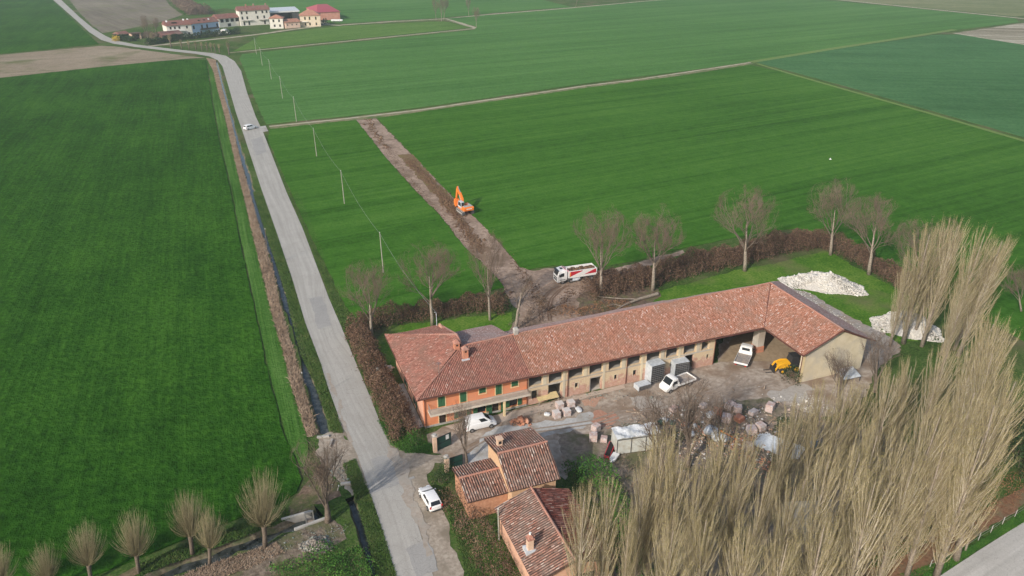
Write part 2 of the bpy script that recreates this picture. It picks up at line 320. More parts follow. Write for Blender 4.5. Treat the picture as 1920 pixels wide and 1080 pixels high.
# ------------------------------------------------------------------ ground, fields, roads, water
def dens(pts, step, jit, rs):
    out = []; n = len(pts); ph = rs.uniform(0, 6.28, 4); step = min(step, 0.6) if 0 < jit and step <= 0.9 else step
    for i in range(n):
        a = pts[i]; b = pts[(i + 1) % n]; L = (b - a).length; k = max(1, min(260, int(L / step))); d = (b - a).normalized(); nr = Vector((-d.y, d.x, 0))
        for j in range(k):
            p = a.lerp(b, j / k)
            if j and jit: s_ = j * step + i * 7.3; p = p + nr * (jit * (0.9 * math.sin(s_ * 0.55 + ph[0]) + 0.6 * math.sin(s_ * 1.37 + ph[1]) + 0.4 * math.sin(s_ * 3.1 + ph[2]) + rs.uniform(-.5, .5)) * min(1, 2.5 * j / k, 2.5 * (k - j) / k))
            out.append(p)
    return out
def poly_mesh(name, pts, z, mat, depth=0.0):
    pts = [Vector((p[0], p[1], z)) for p in pts]
    tri = tessellate_polygon([pts]); mb = MB(); n = len(pts); mb.v = [tuple(p) for p in pts]
    for a, b, c in tri:
        nz = (pts[b] - pts[a]).cross(pts[c] - pts[a]).z
        mb.f.append((a, b, c) if nz > 0 else (a, c, b))
    if depth:
        mb.v += [(p.x, p.y, z - depth) for p in pts]
        for i in range(n): mb.f.append((i, (i + 1) % n, (i + 1) % n + n, i + n))
    return mb.build(name, mat)
def sheet(name, px, z, mat, jit=0.25, step=1.5, depth=0.0, seed=1):
    rs = np.random.RandomState(seed); pts = [G(x, y) for x, y in px]
    o = poly_mesh(name, dens(pts, step, jit, rs), z, mat, depth); o['kind'] = 'structure'; return o
def strip(name, Lp, Rp, z, mat, uvs=True, sub=6, world=False):
    "ribbon between two edge lines; UV in metres across and along"
    L = [p if world else G(*p) for p in Lp]; Rr = [p if world else G(*p) for p in Rp]
    mb = MB(); uv = []; along = 0; prev = None; rows = []
    for i in range(len(L) - 1):
        for k in range(sub if i < len(L) - 2 else sub + 1):
            t = k / sub; rows.append((L[i].lerp(L[i + 1], t), Rr[i].lerp(Rr[i + 1], t)))
    for i, (a, b) in enumerate(rows):
        c = (a + b) / 2
        if prev is not None: along += (c - prev).length
        prev = c; wd = (b - a).length
        for k in range(5):
            p = a.lerp(b, k / 4); mb.v.append((p.x, p.y, z)); uv.append((wd * k / 4, along))
        if i:
            q = (i - 1) * 5
            for k in range(4): mb.f.append((q + k, q + k + 1, q + k + 6, q + k + 5))
    o = mb.build(name, mat, uv=uv); o['kind'] = 'structure'; return o
def along(path, wid, world=False):
    P = [p if world else G(*p) for p in path]; L = []; Rr = []
    for i, p in enumerate(P):
        d = (P[min(i + 1, len(P) - 1)] - P[max(i - 1, 0)]).normalized(); n = Vector((-d.y, d.x, 0)) * wid / 2
        L.append(p + n); Rr.append(p - n)
    return L, Rr
def road_mat(name, c1, c2, stain, width=5.0, wear=0.5):
    m, t, b = newmat(name, 0.9, 0, 0.2); uv = N(t, 'ShaderNodeUVMap'); v = coords(t)
    mp = N(t, 'ShaderNodeMapping'); mp.inputs['Scale'].default_value = (1.1, 0.035, 1); t.links.new(uv.outputs[0], mp.inputs[0])
    n1 = noise(t, mp.outputs[0], 1.0, 4, 0.6); n2 = noise(t, v, 7, 5, 0.75); n3 = noise(t, v, 0.22, 5, 0.6, 0.4)
    r = ramp(t, [(0.3, c1), (0.7, c2)]); t.links.new(n1, r.inputs[0])
    r2 = ramp(t, [(0.3, (0.82, 0.82, 0.82)), (0.7, (1.12, 1.12, 1.12))]); t.links.new(n2, r2.inputs[0])
    out = mixc(t, r.outputs[0], r2.outputs[0], 1.0, 'MULTIPLY')
    r3 = ramp(t, [(0.45, (0, 0, 0)), (0.7, (wear, wear, wear))]); t.links.new(n3, r3.inputs[0]); out = mixc(t, out, stain, r3.outputs[0])
    vo = N(t, 'ShaderNodeTexVoronoi', feature='DISTANCE_TO_EDGE'); m2 = N(t, 'ShaderNodeMapping'); m2.inputs['Scale'].default_value = (0.13, 0.09, 1)
    dn = N(t, 'ShaderNodeTexNoise'); dn.inputs['Scale'].default_value = 0.8; t.links.new(v, dn.inputs['Vector']); vm = mixc(t, v, dn.outputs[1], 0.25, 'ADD'); t.links.new(vm, m2.inputs[0]); t.links.new(m2.outputs[0], vo.inputs['Vector'])
    r4 = ramp(t, [(0.0, (0.45, 0.45, 0.45)), (0.012, (1, 1, 1))]); t.links.new(vo.outputs[0], r4.inputs[0])
    if wear < 0.7: out = mixc(t, out, r4.outputs[0], 0.5, 'MULTIPLY')
    t.links.new(out, b.inputs['Base Color']); bump(t, b, n2, 0.15, 0.02); return m

m_rough = field_mat('verge_grass', (0.03, 0.055, 0.014), (0.06, 0.115, 0.024), (0.12, 0.14, 0.055), 20, 0.4, 0.3, 0.2, 0.06, 2.5, 0.2, stain=(0.15, 0.12, 0.075))
# ditch channels cut through the base ground: left and right lips
def lips(L, Rr, ex=0.35):
    a0 = [G(*p) for p in L]; b0 = [G(*p) for p in Rr]; A = []; B = []; rs = np.random.RandomState(len(L)); a = []; b = []
    for i in range(len(a0)):
        k = 1 if i == len(a0) - 1 else max(2, int((a0[i + 1] - a0[i]).length / 1.6))
        for j in range(k):
            t = j / k; p = a0[i].lerp(a0[min(i + 1, len(a0) - 1)], t); q = b0[i].lerp(b0[min(i + 1, len(a0) - 1)], t); d = (q - p) * (0.22 if 0 < i < len(a0) - 1 or j else 0)
            a.append(p + d * rs.uniform(-1, 1)); b.append(q + d * rs.uniform(-1, 1))
    for p, q in zip(a, b):
        d = (q - p).normalized(); A.append(p - d * ex); B.append(q + d * ex)
    return A, B
D1 = lips([(403, 113), (413, 157), (427, 207), (440, 260), (453, 310), (465, 350), (487, 427), (510, 493), (527, 560), (547, 613), (560, 660), (570, 713), (585, 745), (599, 815)],
          [(408, 115), (418, 154), (430, 198), (445, 248), (458, 294), (475, 353), (497, 423), (517, 483), (537, 550), (550, 600), (563, 627), (587, 707), (598, 740), (619, 813)])
D2 = lips([(200, 1110), (255, 1082), (340, 1046), (420, 1016), (480, 998), (540, 973), (590, 948)],
          [(240, 1128), (290, 1098), (372, 1064), (450, 1036), (505, 1014), (558, 990), (606, 966)], 0.15)
D3 = lips([(650, 935), (663, 965), (676, 1010), (690, 1050), (706, 1110), (716, 1160)],
          [(662, 930), (680, 960), (694, 1005), (708, 1048), (725, 1105), (738, 1158)], 0.2)
outer = [Vector((-1500, -60, 0)), Vector((1500, -60, 0)), Vector((1500, 2400, 0)), Vector((-1500, 2400, 0))]
loops = [outer] + [list(A) + list(reversed(B)) for A, B in (D1, D2, D3)]
tri = tessellate_polygon(loops); allp = [p for l in loops for p in l]; mb = MB(); mb.v = [(p.x, p.y, 0) for p in allp]
for a, b, c in tri:
    nz = (allp[b] - allp[a]).cross(allp[c] - allp[a]).z; mb.f.append((a, b, c) if nz > 0 else (a, c, b))
tag(mb.build('ground', m_rough), kind='structure')
m_bank = rough_mat('ditch_bank', (0.09, 0.07, 0.045), (0.2, 0.17, 0.12), 3, (0.06, 0.09, 0.03), s3=0.5, bs=0.6)
m_water, t, b = newmat('ditch_water', 0.08, 0, 0.6); v = coords(t); n = noise(t, v, 1.2, 4); r = ramp(t, [(0.4, (0.02, 0.025, 0.022)), (0.75, (0.09, 0.10, 0.10))]); t.links.new(n, r.inputs[0]); t.links.new(r.outputs[0], b.inputs['Base Color']); bump(t, b, n, 0.2, 0.05)
for i, (A, B) in enumerate((D1, D2, D3)):
    dz = (0.55, 1.1, 0.9)[i]; mb = MB()
    for k, (p, q) in enumerate(zip(A, B)):
        d = (q - p) * 0.26
        mb.v += [(p.x, p.y, 0), (p.x + d.x, p.y + d.y, -dz), (q.x - d.x, q.y - d.y, -dz), (q.x, q.y, 0)]
        if k:
            for j in range(3): mb.f.append(((k - 1) * 4 + j, k * 4 + j, k * 4 + j + 1, (k - 1) * 4 + j + 1))
    tag(mb.build('ditch_bed', m_bank), kind='structure')
    mb = MB()
    for k, (p, q) in enumerate(zip(A, B)):
        d = (q - p) * 0.2; mb.v += [(p.x + d.x, p.y + d.y, -dz * 0.72), (q.x - d.x, q.y - d.y, -dz * 0.72)]
        if k: mb.f.append((k * 2 - 2, k * 2 - 1, k * 2 + 1, k * 2))
    tag(mb.build('ditch_water', m_water), kind='structure')

mf_left = field_mat('wheat_left', (0.012, 0.048, 0.003), (0.025, 0.088, 0.007), (0.048, 0.134, 0.013), -69, 1.1, 0.05, 0.5, 0.022, 1.1, 0.45)
mf_strip = field_mat('wheat_edge_strip', (0.03, 0.09, 0.012), (0.055, 0.14, 0.022), (0.10, 0.20, 0.045), -69, 1.6, 0.04, 1.1, 0.05, 2.2)
mf_right = field_mat('wheat_right', (0.025, 0.086, 0.007), (0.046, 0.136, 0.014), (0.072, 0.176, 0.024), 29, 0.6, 0.010, 0.85, 0.010, 1.3, 0.4, fw=0.8)
mf_far = field_mat('wheat_far_hazed', (0.044, 0.122, 0.024), (0.068, 0.170, 0.038), (0.10, 0.215, 0.055), 29, 0.4, 0.008, 1.0, 0.007, 0.9)  # bluer, brighter green than the near wheat: distance haze put into the colour
mf_blue = field_mat('barley_far', (0.036, 0.105, 0.033), (0.055, 0.146, 0.050), (0.08, 0.185, 0.068), -8, 0.25, 0.02, 0.7, 0.012, 0.7)
mf_yel = field_mat('meadow_far', (0.06, 0.13, 0.02), (0.09, 0.18, 0.035), (0.13, 0.21, 0.05), 42, 0.4, 0.02, 0.5, 0.01, 0.8)
mf_brown = field_mat('stubble', (0.19, 0.15, 0.105), (0.27, 0.22, 0.16), (0.35, 0.29, 0.22), 24, 0.5, 0.03, 0.6, 0.02, 1.2, 0.15, stain=(0.13, 0.14, 0.06))
mf_plough = field_mat('ploughed', (0.13, 0.11, 0.085), (0.19, 0.165, 0.13), (0.25, 0.22, 0.17), -52, 0.4, 0.02, 0.8, 0.012, 1.2, 0.2, stain=(0.16, 0.17, 0.08))
mf_rows = field_mat('plastic_rows', (0.10, 0.08, 0.05), (0.30, 0.27, 0.2), (0.55, 0.52, 0.45), -14, 0.35, 0.004, 2.2, 0.02, 1.0)
mf_pale = field_mat('pale_meadow', (0.10, 0.13, 0.05), (0.17, 0.19, 0.09), (0.25, 0.24, 0.14), -14, 0.3, 0.02, 0.8, 0.01, 0.6)
F = 'field'
sheet(F, [(-500, 250), (0, 147), (200, 125), (300, 115), (340, 112), (387, 113), (397, 187), (410, 260), (427, 333), (433, 360), (447, 440), (467, 533), (487, 627), (507, 720), (520, 767), (532, 817), (556, 870), (566, 900), (556, 925), (525, 945), (460, 968), (370, 1002), (250, 1052), (150, 1092), (-100, 1190), (-500, 1300)], 0.16, mf_left, 0.12, 1.5, 0.15)
sheet(F, [(389, 112), (402, 140), (408, 167), (420, 217), (432, 267), (446, 327), (454, 360), (470, 427), (490, 510), (510, 593), (530, 660), (544, 720), (574, 815), (578, 850), (570, 890), (560, 868), (535, 815), (523, 766), (510, 719), (490, 627), (470, 533), (450, 440), (436, 360), (413, 260), (399, 187)], 0.10, mf_strip, 0.1, 1.5, 0.09)
sheet(F, [(-500, 150), (0, 103), (190, 86), (215, 87), (300, 98), (350, 105), (385, 108), (340, 111), (200, 124), (0, 146), (-500, 245)], 0.03, mf_brown, 0.3, 3)
sheet(F, [(-500, 145), (0, 101), (186, 83), (160, 60), (135, 36), (112, 14), (88, -10), (60, -40), (-500, -40)], 0.12, mf_left, 0.2, 4, 0.1)
sheet(F, [(122, -10), (150, 25), (172, 47), (192, 62), (225, 57), (300, 42), (342, 28), (318, 10), (285, -40), (100, -40)], 0.03, mf_plough, 0.3, 4)
sheet(F, [(312, -8), (345, 28), (360, 26), (325, -8)], 0.06, mf_left, 0.2, 4)
sheet(F, [(370, 26), (420, 15), (640, 44), (833, 33), (1000, 18), (1075, 14), (1010, -2), (960, -40), (350, -40), (345, 0)], 0.06, mf_far, 0.3, 5)
# right-hand fields
sheet(F, [(454, 102), (640, 82), (890, 56), (893, 50), (838, 35), (907, 29), (1057, 17), (1207, 3), (1400, -12), (1563, 2), (1747, 19), (1905, 35), (1910, 42), (1747, 62), (1560, 92), (1407, 116), (1280, 134), (1100, 156), (900, 186), (700, 213), (640, 219), (500, 233), (489, 212), (473, 173), (460, 135), (449, 110)], 0.10, mf_far, 0.25, 3, 0.09)
sheet(F, [(436, 97), (640, 76), (885, 52), (832, 40), (640, 49), (560, 58), (490, 66)], 0.08, mf_yel, 0.25, 4)
sheet(F, [(505, 243), (640, 228), (668, 226), (723, 296), (781, 362), (824, 404), (869, 462), (925, 515), (945, 540), (900, 552), (800, 575), (700, 596), (668, 596), (648, 575), (614, 505), (586, 450), (554, 380), (524, 310), (503, 262)], 0.16, mf_right, 0.15, 1.5, 0.15)
sheet(F, [(708, 222), (900, 194), (1100, 165), (1280, 142), (1405, 122), (1480, 138), (1600, 172), (1747, 214), (1918, 264), (2300, 375), (2300, 720), (1920, 640), (1700, 520), (1560, 440), (1500, 428), (1420, 438), (1280, 466), (1200, 488), (1130, 500), (1040, 498), (992, 506), (975, 500), (941, 458), (899, 415), (839, 358), (782, 298)], 0.16, mf_right, 0.15, 1.5, 0.15)
sheet(F, [(1418, 117), (1560, 94), (1747, 66), (1800, 65), (1860, 75), (1930, 86), (2300, 120), (2300, 365), (1922, 258), (1747, 208), (1600, 166), (1490, 136)], 0.16, mf_blue, 0.2, 3, 0.15)
sheet(F, [(1788, 62), (1912, 44), (2100, 15), (2300, 60), (2300, 118), (1930, 85), (1860, 74)], 0.05, mf_rows, 0.2, 4)
sheet(F, [(1570, 0), (1747, 16), (1905, 31), (2100, 8), (1960, -50), (1400, -50)], 0.05, mf_pale, 0.3, 5)
sheet(F, [(1062, -2), (1280, -2), (1200, -25), (1000, -25)], 0.05, mf_yel, 0.3, 5)
# field tracks
m_track = road_mat('track_gravel', (0.36, 0.31, 0.23), (0.50, 0.45, 0.35), (0.20, 0.19, 0.09), wear=0.8)
m_scrub = rough_mat('track_scrub', (0.12, 0.12, 0.05), (0.30, 0.25, 0.15), 1.2, (0.08, 0.13, 0.03), s3=0.3, bs=0.5)
def track(path, wid, z, mat, name='path'):
    L, Rr = along(path, wid); return strip(name, L, Rr, z, mat, world=True)
track([(505, 239), (640, 225), (700, 218), (800, 206), (900, 191), (1000, 177), (1100, 162), (1200, 150), (1280, 138), (1330, 130), (1370, 124), (1407, 118)], 5.5, 0.02, m_scrub, 'path_verge')
track([(505, 237), (640, 223.5), (700, 216.5), (800, 204.5), (900, 189.5), (1000, 175.5), (1100, 160.5), (1200, 148.5), (1280, 136.5), (1330, 129), (1370, 123), (1407, 117)], 1.6, 0.03, m_track)
track([(430, 99), (640, 79), (893, 54), (835, 37), (700, 43), (640, 46)], 3.0, 0.02, m_scrub, 'path_verge')
track([(450, 97), (640, 78), (893, 53)], 1.8, 0.03, m_track)
track([(640, 47), (740, 40), (838, 35), (907, 28), (1057, 16), (1207, 2.5), (1400, -12)], 3.5, 0.03, m_track)
track([(1057, 15), (1015, 1), (980, -12)], 3.0, 0.03, m_track)
track([(893, 53), (838, 35)], 3.5, 0.035, m_track)
track([(1555, -2), (1747, 17.5), (1910, 34), (2000, 43)], 4.5, 0.06, m_track)
track([(1790, 62), (1860, 75), (1930, 85.5), (2100, 105)], 3.5, 0.06, m_track)
m_gm = rough_mat('grass_margin', (0.09, 0.17, 0.025), (0.17, 0.24, 0.05), 1.0, (0.12, 0.18, 0.04), bs=0.4)
track([(1407, 117), (1560, 92), (1747, 63), (1790, 56)], 4.5, 0.175, m_gm, 'grass_strip')
track([(1420, 120), (1480, 138.5), (1600, 173), (1747, 214.5), (1920, 265), (2300, 376)], 2.0, 0.175, m_gm, 'grass_strip')
# main road
RL = [(60, -32), (100, 0), (143, 38), (167, 60), (190, 75), (213, 82), (253, 88), (320, 96), (367, 101), (393, 106), (408, 113), (417, 124), (427, 157), (443, 213), (457, 253), (492, 360), (520, 440), (547, 520), (573, 607), (600, 677), (613, 720), (637, 787), (670, 853), (697, 933), (720, 1003), (743, 1080), (768, 1170), (825, 1420)]
RR = [(80, -32), (115, 0), (150, 33), (173, 52), (197, 67), (217, 76), (255, 83.5), (333, 93), (400, 100), (423, 104.5), (440, 115), (452, 133), (463, 173), (480, 220), (493, 247), (537, 360), (567, 427), (597, 507), (617, 560), (640, 613), (662, 668), (688, 730), (716, 800), (755, 900), (785, 990), (812, 1080), (838, 1170), (905, 1420)]
m_road = road_mat('asphalt_old', (0.33, 0.315, 0.285), (0.45, 0.43, 0.395), (0.31, 0.29, 0.26))
m_should = rough_mat('dirt_shoulder', (0.26, 0.215, 0.17), (0.42, 0.365, 0.30), 2.0, (0.22, 0.185, 0.14), s3=0.3, bs=0.3)
# dusty shoulder and farm entrance under the road edge
sheet('dirt_shoulder', [(636, 613), (684, 723), (712, 790), (739, 835), (765, 848), (808, 853), (838, 850), (864, 862), (850, 880), (815, 868), (800, 890), (810, 920), (832, 960), (842, 1000), (858, 1045), (874, 1090), (900, 1170), (765, 1170), (741, 1080), (718, 1003), (695, 933), (667, 853), (634, 787)], 0.021, m_should, 0.22, 0.7)
sheet('dirt_shoulder', [(606, 815), (640, 800), (668, 850), (690, 905), (660, 930), (640, 905), (610, 880), (590, 850), (598, 828)], 0.012, m_should, 0.3, 0.7, seed=4)
strip('road', RL, RR, 0.045, m_road)
track([(279, 86.5), (347, 79.5), (433, 70.5), (493, 63.5), (533, 57.5), (567, 53), (590, 50), (613, 46), (640, 48)], 4.0, 0.06, m_track, 'farm_lane')
track([(613, 46), (600, 41), (625, 36)], 5.0, 0.05, m_track, 'farm_lane')
# little bridge from the road onto the field path
sheet('bridge_slab', [(486, 238), (498, 236), (503, 246), (489, 248)], 0.10, M['concrete'], 0, 5, 0.1)
# dry reed bank between wheat and ditch
m_reedbed = rough_mat('reed_bank', (0.22, 0.16, 0.115), (0.38, 0.30, 0.23), 2.2, (0.28, 0.2, 0.15), bs=0.7, bd=0.15)
BL = [(389, 110), (401, 133), (409, 167), (423, 217), (434, 267), (448, 327), (457, 360), (473, 427), (493, 510), (513, 593), (533, 660), (547, 720), (579, 820)]
BR = [(402, 112), (408, 137), (416, 170), (430, 218), (441, 266), (456, 325), (465, 356), (484, 425), (509, 503), (526, 583), (548, 655), (564, 715), (594, 815)]
strip('reed_bank', BL, BR, 0.03, m_reedbed)
# dug strip, mud and yard
m_dug = rough_mat('dug_earth', (0.24, 0.165, 0.12), (0.42, 0.32, 0.25), 1.1, (0.20, 0.14, 0.10), s3=0.22, bs=1.0, bd=0.2)
m_dugd = rough_mat('fresh_earth', (0.10, 0.055, 0.03), (0.25, 0.16, 0.09), 1.6, (0.17, 0.13, 0.05), s3=0.5, bs=1.0, bd=0.3)
sheet('dirt_strip', [(668, 225), (705, 222), (780, 299), (838, 359), (898, 416), (940, 460), (974, 502), (1000, 508), (1040, 502), (1130, 508), (1190, 494), (1280, 469), (1284, 474), (1210, 502), (1140, 530), (1110, 545), (1085, 560), (1100, 580), (1100, 612), (990, 645), (955, 620), (975, 590), (955, 560), (925, 514), (870, 462), (825, 403), (782, 360), (723, 295)], 0.03, m_dug, 0.25, 0.9)
sheet('ploughed_earth', [(745, 290), (775, 290), (812, 335), (845, 368), (865, 385), (855, 405), (838, 392), (800, 350)], 0.06, m_dugd, 0.5, 0.7, seed=9)
sheet('ploughed_earth', [(1110, 540), (1165, 530), (1230, 540), (1240, 556), (1180, 590), (1100, 610), (1080, 580), (1085, 556)], 0.05, rough_mat('brush_floor', (0.08, 0.055, 0.04), (0.2, 0.14, 0.10), 1.5, (0.13, 0.13, 0.06), s3=0.4, bs=0.9, bd=0.25), 0.5, 0.8, seed=8)
m_rut = rough_mat('wheel_rut', (0.13, 0.08, 0.055), (0.20, 0.13, 0.09), 3, bs=0.6)
for k, off in enumerate((0.0, 5.0, 16.0, 21.0)):
    L, Rr = along([(1048 + off * .9, 537 - off * 0.1), (1030 + off, 545), (1016 + off, 560), (1010 + off, 580), (1013 + off, 602)], 0.32); strip('wheel_rut', L, Rr, 0.045 + k * 0.004, m_rut, world=True)
m_lawn = field_mat('lawn', (0.04, 0.11, 0.010), (0.08, 0.18, 0.018), (0.16, 0.23, 0.045), 21, 0.5, 0.4, 0.2, 0.08, 2.4, 0.15, stain=(0.17, 0.14, 0.08))
sheet('lawn', [(1150, 560), (1240, 545), (1330, 520), (1400, 503), (1470, 490), (1545, 470), (1560, 475), (1640, 520), (1700, 552), (1760, 590), (1720, 640), (1640, 640), (1560, 600), (1450, 560), (1300, 560), (1180, 585)], 0.016, m_lawn, 0.3, 1.2)
sheet('lawn', [(700, 640), (730, 612), (800, 605), (960, 585), (960, 620), (860, 640), (780, 700), (720, 690)], 0.018, m_lawn, 0.3, 1.2)
m_yard = rough_mat('yard_dirt', (0.27, 0.215, 0.17), (0.46, 0.395, 0.33), 1.3, (0.24, 0.175, 0.125), s3=0.25, bs=0.5, bd=0.08)
m_yard2 = rough_mat('yard_dark_earth', (0.16, 0.125, 0.10), (0.31, 0.255, 0.20), 1.6, (0.12, 0.12, 0.06), s3=0.22, bs=0.8, bd=0.12)
m_grav = rough_mat('yard_gravel', (0.37, 0.37, 0.36), (0.50, 0.50, 0.49), 3, (0.30, 0.27, 0.23), s3=0.3, bs=0.4)
sheet('yard', [(800, 815), (830, 800), (990, 762), (1200, 713), (1346, 680), (1355, 630), (1440, 560), (1560, 575), (1640, 620), (1690, 655), (1640, 700), (1610, 760), (1500, 800), (1400, 820), (1270, 815), (1150, 825), (1090, 870), (1060, 900), (1010, 860), (960, 830), (900, 860), (860, 880), (840, 860), (815, 850)], 0.027, m_yard, 0.35, 0.8)
sheet('yard_earth', [(1040, 800), (1090, 815), (1150, 800), (1300, 760), (1440, 745), (1500, 770), (1700, 830), (1760, 900), (1700, 1010), (1560, 1100), (1300, 1200), (1100, 1200), (1160, 1000), (1100, 900), (1060, 860)], 0.035, m_yard2, 0.5, 0.9, seed=5)
sheet('gravel_patch', [(880, 850), (930, 800), (990, 795), (1050, 790), (1105, 772), (1130, 778), (1115, 795), (1060, 812), (1010, 822), (950, 830), (900, 870), (870, 876)], 0.04, m_grav, 0.4, 0.7, seed=6)
sheet('brick_dust', [(1112, 785), (1125, 768), (1150, 772), (1156, 790), (1142, 805), (1120, 803)], 0.05, rough_mat('brick_dust', (0.36, 0.17, 0.11), (0.44, 0.26, 0.19), 3), 0.5, 0.6, seed=7)
sheet('brick_dust', [(1090, 752), (1120, 745), (1138, 748), (1120, 758), (1095, 762)], 0.05, rough_mat('brick_dust2', (0.40, 0.22, 0.15), (0.48, 0.32, 0.24), 3), 0.4, 0.6, seed=17)
sheet('barn_floor', [(1348, 678), (1400, 600), (1455, 600), (1560, 640), (1500, 680), (1440, 678)], 0.045, rough_mat('barn_floor', (0.27, 0.20, 0.13), (0.36, 0.28, 0.19), 1.5, bs=0.3), 0.3, 0.8, seed=3)
sheet('pavement', [(835, 800), (990, 766), (1170, 721), (1172, 728), (1050, 760), (1000, 776), (940, 792), (868, 812)], 0.06, rough_mat('pavement', (0.42, 0.34, 0.28), (0.50, 0.42, 0.35), 2), 0.1, 0.8)
sheet('rubble_ground', [(1475, 538), (1530, 555), (1580, 590), (1640, 615), (1690, 650), (1640, 690), (1600, 650), (1540, 600), (1470, 560)], 0.031, rough_mat('rubble_ground', (0.22, 0.20, 0.18), (0.42, 0.39, 0.36), 2.0, (0.30, 0.24, 0.19), s3=0.3, bs=0.7, bd=.1), 0.5, 0.8, seed=21)
# bottom left: bare bank, rubble ground; right: leaf litter bank and lower road
m_bare = rough_mat('bare_bank', (0.10, 0.075, 0.055), (0.26, 0.21, 0.16), 1.6, (0.10, 0.11, 0.045), s3=0.35, bs=1.0, bd=0.15)
m_bareb = rough_mat('leafy_bank', (0.10, 0.065, 0.045), (0.27, 0.19, 0.13), 1.8, (0.09, 0.10, 0.035), s3=0.35, bs=1.0, bd=0.12)
sheet('bank', [(150, 1112), (255, 1062), (370, 1014), (470, 978), (540, 952), (575, 905), (600, 870), (620, 885), (640, 930), (610, 944), (590, 945), (540, 969), (480, 994), (420, 1012), (340, 1042), (255, 1078), (200, 1105)], 0.024, m_bareb, 0.15, 0.7)
sheet('bank', [(245, 1130), (292, 1102), (374, 1068), (452, 1040), (508, 1018), (560, 994), (610, 970), (640, 985), (650, 1010), (600, 1040), (560, 1060), (520, 1080), (480, 1130)], 0.02, m_bare, 0.15, 0.7)
sheet('litter_bank', [(1330, 1140), (1560, 1095), (1700, 1040), (1800, 975), (1900, 925), (2050, 850), (2050, 880), (1920, 945), (1880, 975), (1830, 1008), (1790, 1035), (1740, 1070), (1620, 1150)], 0.045, rough_mat('litter_floor', (0.15, 0.075, 0.04), (0.27, 0.15, 0.085), 2.5, (0.16, 0.14, 0.08), s3=0.5, bs=0.8, bd=0.12), 0.2, 0.7)
strip('lower_road', [(1150, 1520), (1420, 1325), (1650, 1165), (1757, 1084), (1833, 1034), (1920, 979), (2060, 893), (2500, 650)], [(1400, 1720), (1690, 1440), (1870, 1280), (1960, 1190), (2030, 1130), (2090, 1060), (2200, 980), (2620, 720)], 0.05, road_mat('gravel_road', (0.40, 0.385, 0.36), (0.54, 0.52, 0.49), (0.36, 0.34, 0.31), wear=0.4))
# concrete side path along the orange house, and apron behind gate pillar

# road repairs and mud
m_pat = road_mat('asphalt_repair', (0.30, 0.29, 0.275), (0.38, 0.37, 0.35), (0.26, 0.25, 0.24)); m_mud = rough_mat('road_mud', (0.30, 0.255, 0.21), (0.40, 0.35, 0.30), 2.0, (0.33, 0.3, 0.26), s3=.5)
sheet('asphalt_patch', [(696, 862), (742, 850), (765, 880), (752, 898), (712, 908)], 0.052, m_pat, 0.25, 0.5, seed=71)
sheet('asphalt_patch', [(698, 920), (776, 893), (778, 897), (700, 926)], 0.056, m_pat, 0.08, 0.5, seed=72)
sheet('asphalt_patch', [(470, 262), (492, 256), (500, 285), (480, 292)], 0.052, m_pat, 0.2, 0.6, seed=73)
sheet('asphalt_patch', [(580, 560), (604, 556), (622, 610), (596, 618)], 0.052, m_pat, 0.2, 0.6, seed=74)
sheet('asphalt_patch', [(760, 1030), (800, 1010), (822, 1070), (782, 1085)], 0.052, m_pat, 0.2, 0.6, seed=75)
sheet('road_mud', [(726, 838), (744, 842), (772, 905), (790, 960), (812, 1040), (800, 1045), (776, 975), (748, 905)], 0.06, m_mud, 0.4, 0.5, seed=76)
sheet('road_mud', [(612, 700), (618, 700), (662, 830), (655, 830)], 0.06, m_mud, 0.3, 0.5, seed=77)

m_rut2 = rough_mat('yard_rut', (0.24, 0.19, 0.15), (0.34, 0.28, 0.23), 2, bs=.4); m_pud = rough_mat('pale_fines', (0.34, 0.31, 0.27), (0.44, 0.40, 0.36), 2, bs=.3)
k = 0
for path in ([(1105, 790), (1160, 772), (1230, 765), (1300, 745), (1350, 725), (1378, 700)], [(1120, 798), (1180, 782), (1250, 772), (1320, 752), (1372, 728), (1396, 705)], [(900, 822), (960, 810), (1040, 800), (1105, 790)], [(1250, 745), (1330, 735), (1400, 725), (1450, 712)], [(850, 852), (870, 838), (900, 822)]):
    for dx in (0, 9):
        k += 1; L, Rr = along([(x + dx, y + dx * .6) for x, y in path], 0.3); strip('wheel_rut', L, Rr, 0.062 + k * 0.003, m_rut2, world=True)
sheet('fines_patch', [(1440, 735), (1490, 722), (1530, 730), (1510, 752), (1450, 756)], 0.055, m_pud, 0.5, 0.6, seed=81)
sheet('fines_patch', [(1180, 745), (1230, 748), (1260, 765), (1200, 772)], 0.056, m_pud, 0.5, 0.6, seed=82)
